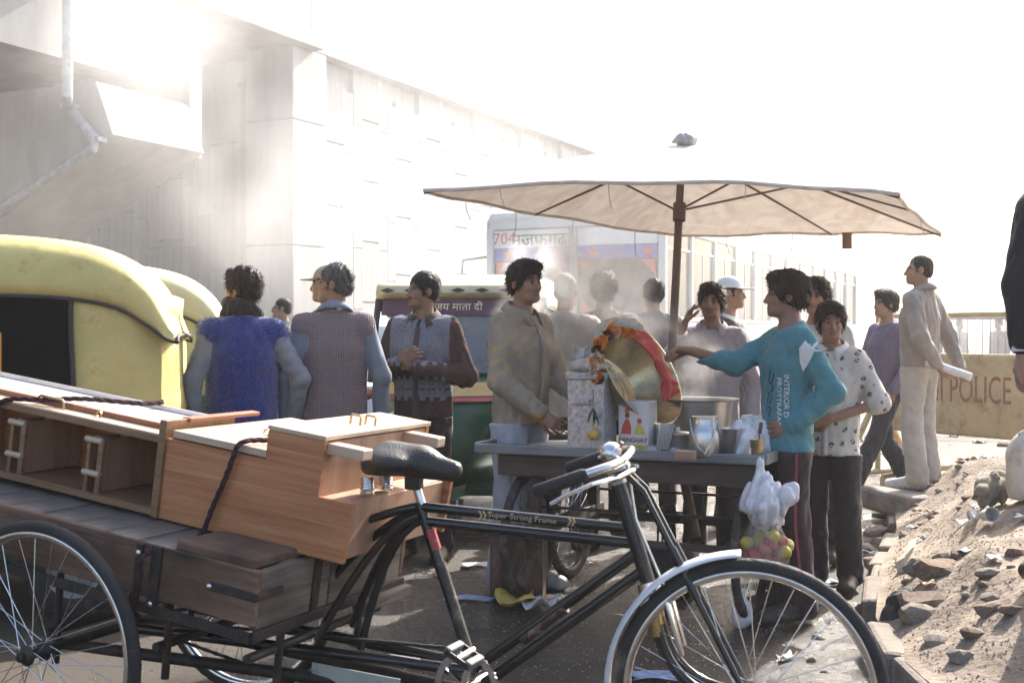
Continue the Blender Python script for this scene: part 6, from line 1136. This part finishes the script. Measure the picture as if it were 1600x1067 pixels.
def edge(a, b_, ctl, n=14):
    return [a * (1 - t) ** 2 + ctl * 2 * t * (1 - t) + b_ * t * t for t in np.linspace(0, 1, n, endpoint=False)]
midAB = P(1060, 285, 5.55); midBC = P(1420, 325, 6.3); midCD = P(1300, 364, 7.45); midDA = P(835, 333, 6.6)
for a, b_, m_ in ((UA, UB, midAB), (UB, UC, midBC), (UC, UD, midCD), (UD, UA, midDA)): rim += edge(a, b_, m_ * 2 - (a + b_) / 2)
rows = []; nr = 14
for k in range(nr + 1):
    f = k / nr; row = []
    for i, p in enumerate(rim):
        q = apex.lerp(p, f); rib = abs(((i / 14) % 1) - .0); cr_ = min(rib, 1 - rib); q = Vector(q); q.z += .035 * math.sin(math.pi * f) - .03 * math.sin(math.pi * f) * (cr_ * 2) - (.006 * f ** 3) * math.sin(i * 1.3); row.append(q - uo)
    rows.append(row)
b = MB(); b.grid([r_ + r_[:1] for r_ in rows]); cn = b.build('canopy', canvas_m, UM, True)
b = MB(); b.tube([Vector(q) for q in rows[-1]], .010, 6, closed=True); b.build('rim_hem', canvas_m, cn, True)
polem = wood('pole_wood', (.10, .055, .035), (.20, .125, .085), axis=2, bands=20, rough=.6); foot = KM @ Vector((.93, .56, .30)); b = MB(); b.tube([foot - uo, P(1045, 640, 6.35) - uo, P(1056, 440, 6.42) - uo, hubp - uo], [.024, .024, .022, .020], 12); b.build('pole', polem, UM, True)
for i in range(4):
    p = Vector(rim[i * 14]) - uo; b = MB(); mid_ = rows[nr // 2][i * 14]; b.tube([apex - uo - Vector((0, 0, .03)), Vector(mid_) - Vector((0, 0, .02)), p - Vector((0, 0, .012))], [.008, .008, .006], 8); rb = b.build('rib', polem, UM, True); b = MB(); b.tube([P(1059, 330, 6.45) - uo, Vector(rows[6][i * 14]) - Vector((0, 0, .03))], .006, 8); b.build('strut', polem, rb, True)
for i in (7, 21, 35, 49): b = MB(); b.tube([apex - uo - Vector((0, 0, .03)), Vector(rows[nr // 2][i]) - Vector((0, 0, .02)), Vector(rim[i]) - uo - Vector((0, 0, .012))], [.007, .007, .005], 8); b.build('rib', polem, UM, True)
b = MB(); b.tube([P(1061, 345, 6.43) - uo, P(1062, 318, 6.45) - uo], .034, 12); b.build('runner', polem, UM, True)
F = Field(apex - Vector((.12, .12, .05)), apex + Vector((.12, .12, .08)), .009); F.ell(apex + Vector((0, 0, .02)), (.06, .05, .035), None, .02); F.wrinkle(.02, 70, 5); me, _ = F.mesh('top_rag'); me.transform(Matrix.Translation(-uo)); link('top_rag', me, cloth('pale_rag', 0), UM)
for i, ln in ((2, .10), (5, .12), (9, .08), (44, .14), (47, .11), (50, .16), (53, .10), (40, .12), (37, .15), (33, .12), (30, .20), (28, .12), (24, .09)):
    p = Vector(rows[-1][i]); r = random.Random(i); b = MB(); b.tube([p, p + Vector((r.uniform(-.01, .01), 0, -ln * .5)), p + Vector((r.uniform(-.03, .03), 0, -ln))], .0022, 5); b.build('fringe_thread', strip, cn)
b = MB(); tgp = P(1322, 364, 7.44) - uo; b.box(tgp + Vector((0, -.02, -.05)), (.06, .006, .10)); b.build('hanging_tag', mat('brown_tag', (.2, .12, .09), rough=.8), cn)
# ================================================================ rocks, rubble, litter on the bank and road
def rock_mesh(seed, sub=2):
    r = random.Random(seed); bm = bmesh.new(); bmesh.ops.create_icosphere(bm, subdivisions=sub, radius=1); pl = [Vector((r.gauss(0, 1), r.gauss(0, 1), r.gauss(0, 1))).normalized() for _ in range(9)]; ds = [r.uniform(.55, .85) for _ in pl]
    for v in bm.verts:
        for p, d in zip(pl, ds):
            e = v.co.dot(p) - d
            if e > 0: v.co -= p * e
        v.co *= 1 + r.uniform(-.05, .05)
    me = bpy.data.meshes.new('rubble_stone'); bm.to_mesh(me); bm.free(); return me
stone_ms = [mat('grey_stone', (.25, .215, .18), rough=.92, var=.25, scale=9, bump=.6, bscale=40, dirt=(.30, .22, .15), dscale=5), mat('brown_stone', (.22, .155, .11), rough=.95, var=.3, scale=9, bump=.6, bscale=40, dirt=(.32, .235, .165), dscale=5), mat('broken_brick', (.24, .17, .13), rough=.9, var=.25, scale=10, bump=.5, bscale=45, dirt=(.31, .22, .16), dscale=5)]
rm = [rock_mesh(k) for k in range(9)]
for i, me in enumerate(rm): me.materials.append(stone_ms[(0, 1, 0, 1, 0, 1, 2, 0, 1)[i]])
def zat(x, y): return float(bank_z(x, y)) if x > float(kerb_x(y)) else float(ground_z(x, y))
r = random.Random(21)
def rock(x, y, s, k=None, label=None):
    k = r.randrange(9) if k is None else k; o = link('rubble_stone', rm[k], None); sx, sy, sz = s * r.uniform(.8, 1.4), s * r.uniform(.8, 1.3), s * r.uniform(.45, .8); o.scale = (sx, sy, sz); o.rotation_euler = (r.uniform(-.2, .2), r.uniform(-.2, .2), r.random() * 6.3); o.location = (x, y, zat(x, y) + sz * .05)
    nm = ('grey', 'brown', 'grey', 'brown', 'grey', 'brown', 'red brick', 'grey', 'brown')[k]; sz_ = 'large' if s > .085 else 'fist sized' if s > .04 else 'small'; where = 'on the dirt bank' if x > float(kerb_x(y)) else 'on the road'
    tag(o, '%s %s lump of rubble lying %s' % (sz_, nm, where), 'stone', 'rubble ' + where)
for px, py, s in ((1388, 805, .10), (1370, 835, .11), (1352, 858, .08), (1395, 850, .12), (1340, 880, .07), (1366, 880, .09), (1330, 905, .06), (1385, 885, .06)): q = G(px, py); rock(min(q.x, float(kerb_x(q.y)) - .12), q.y, s)
for px, py, s in ((1440, 880, .12), (1465, 840, .10), (1470, 815, .08), (1500, 800, .06), (1430, 905, .09), (1560, 960, .07), (1520, 985, .05), (1450, 960, .07), (1585, 985, .05), (1490, 1010, .05), (1545, 900, .05), (1590, 870, .06), (1440, 800, .08), (1480, 770, .09)): d = 5.6 - (py - 800) * .006; x_ = (px - 800) / F_PX * d; rock(max(x_, float(kerb_x(d)) + .1), d, s)
for i in range(70):
    y_ = r.uniform(3.9, 9.3); x_ = float(kerb_x(y_)) + r.choice((-1, 1, 1)) * r.uniform(.03, 1.0) ** 1.3
    if x_ < float(kerb_x(y_)) - .6: continue
    rock(x_, y_, r.choice((.018, .025, .03, .04)))
for i in range(26): y_ = r.uniform(9.5, 15); x_ = r.uniform(3.2, 6.5); rock(x_, y_, r.choice((.04, .06, .09, .12)))
# the slab the man stands on
b = MB(); b.box((0, 0, 0), (.55, .5, .16), bev=.03); q = P(1425, 770, 8.55); o = b.build('broken_slab', stone_ms[0], None); o.location = (q.x, q.y, zat(q.x, q.y) - .03); o.rotation_euler = (.05, .08, .4); tag(o, 'broken concrete slab under the feet of the beige jacket man', 'slab')
# gravel and grit nobody could count
def grit(name, n, fn, size, m, label):
    V = []; Fc = []; rg = np.random.RandomState(4); base = np.array([(1, 0, 0), (-.5, .87, 0), (-.5, -.87, 0), (0, 0, .8)])
    for i in range(n):
        x, y = fn(rg); s = size * rg.uniform(.4, 1.3); a = rg.rand() * 6.28; c, s_ = math.cos(a), math.sin(a); k = len(V); z = zat(x, y)
        for p in base: V.append((x + s * (p[0] * c - p[1] * s_), y + s * (p[0] * s_ + p[1] * c) * rg.uniform(.7, 1.2), z + s * p[2] * .8))
        Fc += [(k, k + 1, k + 3), (k + 1, k + 2, k + 3), (k + 2, k, k + 3)]
    me = bpy.data.meshes.new(name); me.from_pydata(V, [], Fc); o = link(name, me, m); o['kind'] = 'stuff'; o['label'] = label
grit('bank_grit', 9000, lambda g: (lambda y: (float(kerb_x(y)) + abs(g.normal(0, .7)), y))(g.uniform(3.2, 9.5)), .006, mat('pale_grit', (.30, .25, .20), rough=.95, var=.3), 'loose grit scattered over the dirt bank')
grit('road_grit', 6500, lambda g: (g.uniform(-1.6, 1.9), g.uniform(3.4, 8.5)), .0055, stone_ms[0], 'fine loose grit on the damp road')
# litter
papers = [mat('litter_white', (.62, .61, .60), rough=.8, var=.15, scale=20), mat('litter_tan', (.45, .33, .20), rough=.8, var=.2, scale=20), mat('litter_blue', (.20, .28, .45), rough=.6, var=.3, scale=14), mat('litter_yellow', (.55, .40, .10), rough=.7, var=.2, scale=14)]
def scrap(x, y, w_, h_, m, name, label, cat, group=None, curl=.02, seed=1, rz=None):
    rg = random.Random(seed); b = MB(); nx, ny = 9, 7; a0, a1 = rg.random() * 6, rg.random() * 6; rows = []
    for i in range(nx):
        row = []
        for j in range(ny): u, v = i / (nx - 1) - .5, j / (ny - 1) - .5; row.append((u * w_ + .05 * w_ * math.sin(v * 7 + a0), v * h_ + .05 * h_ * math.sin(u * 8 + a1), curl * (1 + math.sin(u * 6 + a0) * math.cos(v * 5 + a1) + 1.2 * (u * u + v * v)) + .004))
        rows.append(row)
    b.grid(rows); o = b.build(name, m, None, True); o.location = (x, y, zat(x, y)); o.rotation_euler = (0, 0, rg.random() * 6.3 if rz is None else rz); md = o.modifiers.new('t', 'SOLIDIFY'); md.thickness = .0015; tag(o, label, cat, group); return o
q = G(745, 885); scrap(q.x, q.y, .16, .12, papers[0], 'paper_scrap', 'white paper scrap on the road behind the rusty tin', 'paper', curl=.008, seed=2)
q = G(735, 937); scrap(q.x, q.y, .24, .10, papers[2], 'paper_scrap', 'bluish printed wrapper flat on the wet road', 'wrapper', curl=.008, seed=3, rz=-.1)
q = G(808, 948); scrap(q.x, q.y, .19, .17, papers[3], 'newspaper_sheet', 'folded yellowish newspaper propped against the rusty tin', 'newspaper', curl=.035, seed=5, rz=.2); q = G(845, 952); scrap(q.x, q.y, .16, .12, papers[0], 'newspaper_sheet', 'crumpled grey newspaper beside the yellowish one', 'newspaper', curl=.03, seed=7)
q = G(1030, 1055); scrap(q.x, q.y, .22, .12, papers[2], 'flattened_carton', 'flattened blue grey carton on the wet ground under the front wheel', 'carton', curl=.006, seed=9, rz=.1)
q = G(1158, 975); bag('dropped_bag', 'dropped white plastic bag standing on the ground under the cart', [(q + Vector((0, 0, .03)), .045), (q + Vector((.0, 0, .08)), .035), (q + Vector((.01, 0, .15)), .008)], plastic2, 44, .014)
for i in range(34):
    y_ = r.uniform(4.2, 9.2); x_ = float(kerb_x(y_)) + r.uniform(-.55, 1.1); k = r.choice((0, 0, 0, 1, 1, 2)); side_ = 'dirt bank' if x_ > float(kerb_x(y_)) else 'road beside the kerb'
    scrap(x_, y_, r.uniform(.04, .12), r.uniform(.03, .07), papers[k], 'litter_scrap', 'small %s scrap of litter on the %s' % (('white', 'tan', 'bluish')[k], side_), 'litter', 'litter scraps on the ' + side_, curl=.012, seed=i + 50)
for i in range(40): y_ = r.uniform(10, 16); x_ = r.uniform(2.6, 6.5); k = r.choice((0, 0, 1, 2)); scrap(x_, y_, r.uniform(.08, .22), r.uniform(.06, .14), papers[k], 'litter_scrap', 'far %s scrap of litter around the barricade' % ('white', 'tan', 'bluish')[k], 'litter', 'litter around the barricade', curl=.03, seed=i + 120)
# pale rag over the kerb, dark cloth on the kerb, jerrycan, cloth bundle
d = 6.0; o = drape('pale_cloth', 'torn pale yellow cloth caught on the kerb edge', cloth('pale_yellow_rag', (.58, .50, .36)), [[P(1400, 905, d), P(1402, 880, d), P(1412, 858, d + .1)], [P(1408, 898, d - .02), P(1412, 872, d), P(1424, 845, d + .15)], [P(1416, 880, d), P(1425, 855, d + .05), P(1440, 838, d + .25)]], seed=6)
bag('dark_cloth', 'twisted dark grey cloth hanging over the kerb onto the road', [(P(1383, 1000, 5.12), .018), (P(1395, 970, 5.15), .045), (P(1408, 945, 5.2), .052), (P(1418, 928, 5.28), .035)], cloth('charcoal_rag', (.035, .030, .030)), 51, .014, .009, cat='cloth')
jx, jd = P(1612, 720, 6.3).x, 6.3; jz = zat(jx, jd); t = thing('jerrycan', 'dirty white plastic jerrycan with black cap on the dirt bank', 'jerrycan', (jx, jd, jz), (0, .0, .3)); jm = mat('dirty_white_plastic', (.62, .58, .51), rough=.5, var=.12, scale=8, dirt=(.42, .35, .27), dscale=6, dthr=.52)
F = Field((-.16, -.14, -.02), (.16, .14, .42), .009); F.slab((0, 0, .07), (0, 0, .22), .135, .135, (0, 1, 0), .8, .02); F.cone((0, 0, .24), (0, 0, .30), .10, .05, .05); F.F = np.maximum(F.F, (-F.ax[2][None, None, :]).astype(np.float32)); me, _ = F.mesh('can_body'); link('can_body', me, jm, t)
b = MB(); b.lathe([(.001, .375), (.038, .375), (.042, .365), (.042, .325), (.001, .325)], 20); b.build('cap', mat('black_plastic', 0), t, True); b = MB(); b.tube([(-.08, 0, .28), (-.07, 0, .34), (-.03, 0, .36)], .012, 8); b.build('handle', jm, t, True)
bag('cloth_bundle', 'dusty olive cloth bundle slumped beside the jerrycan', [(P(1537, 772, 6.4), .05), (P(1552, 764, 6.45), .065), (P(1568, 752, 6.5), .055)], cloth('olive_bundle', (.20, .18, .14)), 53, .034, .010, 34, cat='bundle', bias=1.0); o = scrap(P(1520, 785, 6.2).x, 6.2, .06, .05, papers[0], 'paper_cup', 'crushed white paper cup in front of the cloth bundle', 'cup', curl=.03, seed=77)
b = MB(); b.lathe([(.001, 0), (.028, 0), (.036, .085), (.039, .088), (.034, .085), (.026, .006), (.001, .006)], 18, Matrix.Rotation(R(80), 4, 'X')); o = b.build('white_cup', papers[0], None, True); o.location = (*P(1540, 785, 6.1).xy, zat(P(1540, 785, 6.1).x, 6.1) + .04); tag(o, 'small white cup lying on its side on the dirt', 'cup')
# low pipe frame on the ground behind the walker
t = thing('pipe_frame', 'low fallen pipe frame lying behind the walking person', 'frame', (*at(1385, 9.9), 0))
for k, (a, c) in enumerate((((-.03, 0, .16), (.65, .3, .20)), ((-.03, 0, .16), (-.05, -.05, .02)), ((.14, .1, .42), (.12, .08, .06)))): b = MB(); b.tube([a, c], .022, 8); b.build('pipe', ypaint, t, True)
# ================================================================ air and steam
def vol_mat(name, col, dens, aniso):
    m = bpy.data.materials.new(name); m.use_nodes = True; N, L = nodes_of(m)
    for n in list(N):
        if n.type == 'BSDF_PRINCIPLED': N.remove(n)
    v = N.new('ShaderNodeVolumePrincipled'); v.inputs['Color'].default_value = (*col, 1); v.inputs['Density'].default_value = dens; v.inputs['Anisotropy'].default_value = aniso
    L.new(v.outputs[0], N['Material Output'].inputs['Volume']); return m, v
hm, hv = vol_mat('haze_air', (.97, .97, .98), .0014, .40)
b = MB(); b.box((0, 110, 4.6), (446, 306, 11.6)); hz = b.build('haze', hm); hz['kind'] = 'stuff'
def steam(name, pts, dens, scale, label, seed=0):
    """a soft drifting plume: blobs along pts (point, radius), density broken up by noise inside one closed hull"""
    mn = Vector([min(p[i] - r for p, r in pts) for i in range(3)]); mxv = Vector([max(p[i] + r for p, r in pts) for i in range(3)])
    m, v = vol_mat(name + '_air', (1, 1, 1), 0, .45); N, L = nodes_of(m)
    tc = N.new('ShaderNodeTexCoord'); geo = tc.outputs['Object']
    tot = None
    wp = N.new('ShaderNodeTexNoise'); wp.inputs['Scale'].default_value = scale * .6; wp.inputs['Detail'].default_value = 3; L.new(geo, wp.inputs['Vector'])
    wa = N.new('ShaderNodeVectorMath'); wa.operation = 'MULTIPLY_ADD'; L.new(wp.outputs['Color'], wa.inputs[0]); k = .9 / scale; wa.inputs[1].default_value = (k, k, k)
    sb = N.new('ShaderNodeVectorMath'); sb.operation = 'SUBTRACT'; L.new(geo, sb.inputs[0]); sb.inputs[1].default_value = (k / 2,) * 3; L.new(sb.outputs[0], wa.inputs[2])
    for p, r in pts:
        d = N.new('ShaderNodeVectorMath'); d.operation = 'DISTANCE'; L.new(wa.outputs[0], d.inputs[0]); d.inputs[1].default_value = p
        g = N.new('ShaderNodeMapRange'); g.interpolation_type = 'SMOOTHSTEP'; g.inputs[1].default_value = r; g.inputs[2].default_value = r * .1; L.new(d.outputs['Value'], g.inputs[0])
        if tot is None: tot = g.outputs[0]
        else:
            a = N.new('ShaderNodeMath'); a.operation = 'MAXIMUM'; L.new(tot, a.inputs[0]); L.new(g.outputs[0], a.inputs[1]); tot = a.outputs[0]
    n = N.new('ShaderNodeTexNoise'); n.inputs['Scale'].default_value = scale; n.inputs['Detail'].default_value = 4; n.inputs['Roughness'].default_value = .6; L.new(wa.outputs[0], n.inputs['Vector'])
    r2 = N.new('ShaderNodeMapRange'); r2.inputs[1].default_value = .42; r2.inputs[2].default_value = .72; L.new(n.outputs[0], r2.inputs[0])
    mu = N.new('ShaderNodeMath'); mu.operation = 'MULTIPLY'; L.new(tot, mu.inputs[0]); L.new(r2.outputs[0], mu.inputs[1])
    m2 = N.new('ShaderNodeMath'); m2.operation = 'MULTIPLY'; L.new(mu.outputs[0], m2.inputs[0]); m2.inputs[1].default_value = dens
    L.new(m2.outputs[0], v.inputs['Density'])
    mn.z = max(mn.z, .02); b = MB(); b.box((mn + mxv) / 2, mxv - mn); o = b.build(name, m); o['kind'] = 'stuff'; o['label'] = label; o['category'] = 'steam'; return o
steam('pot_steam', [(P(1060, 600, 6.3), .22), (P(1000, 520, 6.35), .25), (P(955, 455, 6.4), .3), (P(900, 420, 6.5), .34), (P(850, 430, 6.6), .28), (P(820, 500, 6.4), .2), (P(1090, 560, 6.5), .2)], 12.0, 5.5, 'white steam curling up from the brass pot and steel pans')
steam('drifting_smoke', [(P(700, 330, 12), 1.3), (P(560, 260, 13), 1.5), (P(420, 270, 14), 1.6), (P(330, 180, 15), 1.7), (P(220, 60, 16), 1.8), (P(520, 120, 14), 1.6), (P(640, 400, 10), .8)], .36, .45, 'thin white smoke drifting across the flyover wall')
steam('smoke_bank', [(P(950, 430, 10.5), 2.2), (P(1200, 450, 11.0), 2.2), (P(760, 420, 11.0), 2.0), (P(1080, 330, 13.5), 2.6), (P(1350, 430, 13), 2.4), (P(850, 280, 14), 2.6), (P(1250, 250, 14), 2.6)], .075, .5, 'pale smoke hanging between the cart and the bus')
steam('thin_smoke', [(P(500, 320, 17), 7.0), (P(250, 250, 16), 5.5), (P(760, 330, 18), 7.0), (P(1050, 330, 18), 6.5), (P(1300, 380, 19), 6.0)], .048, .22, 'thin even smoke in front of the flyover wall and around the bus')
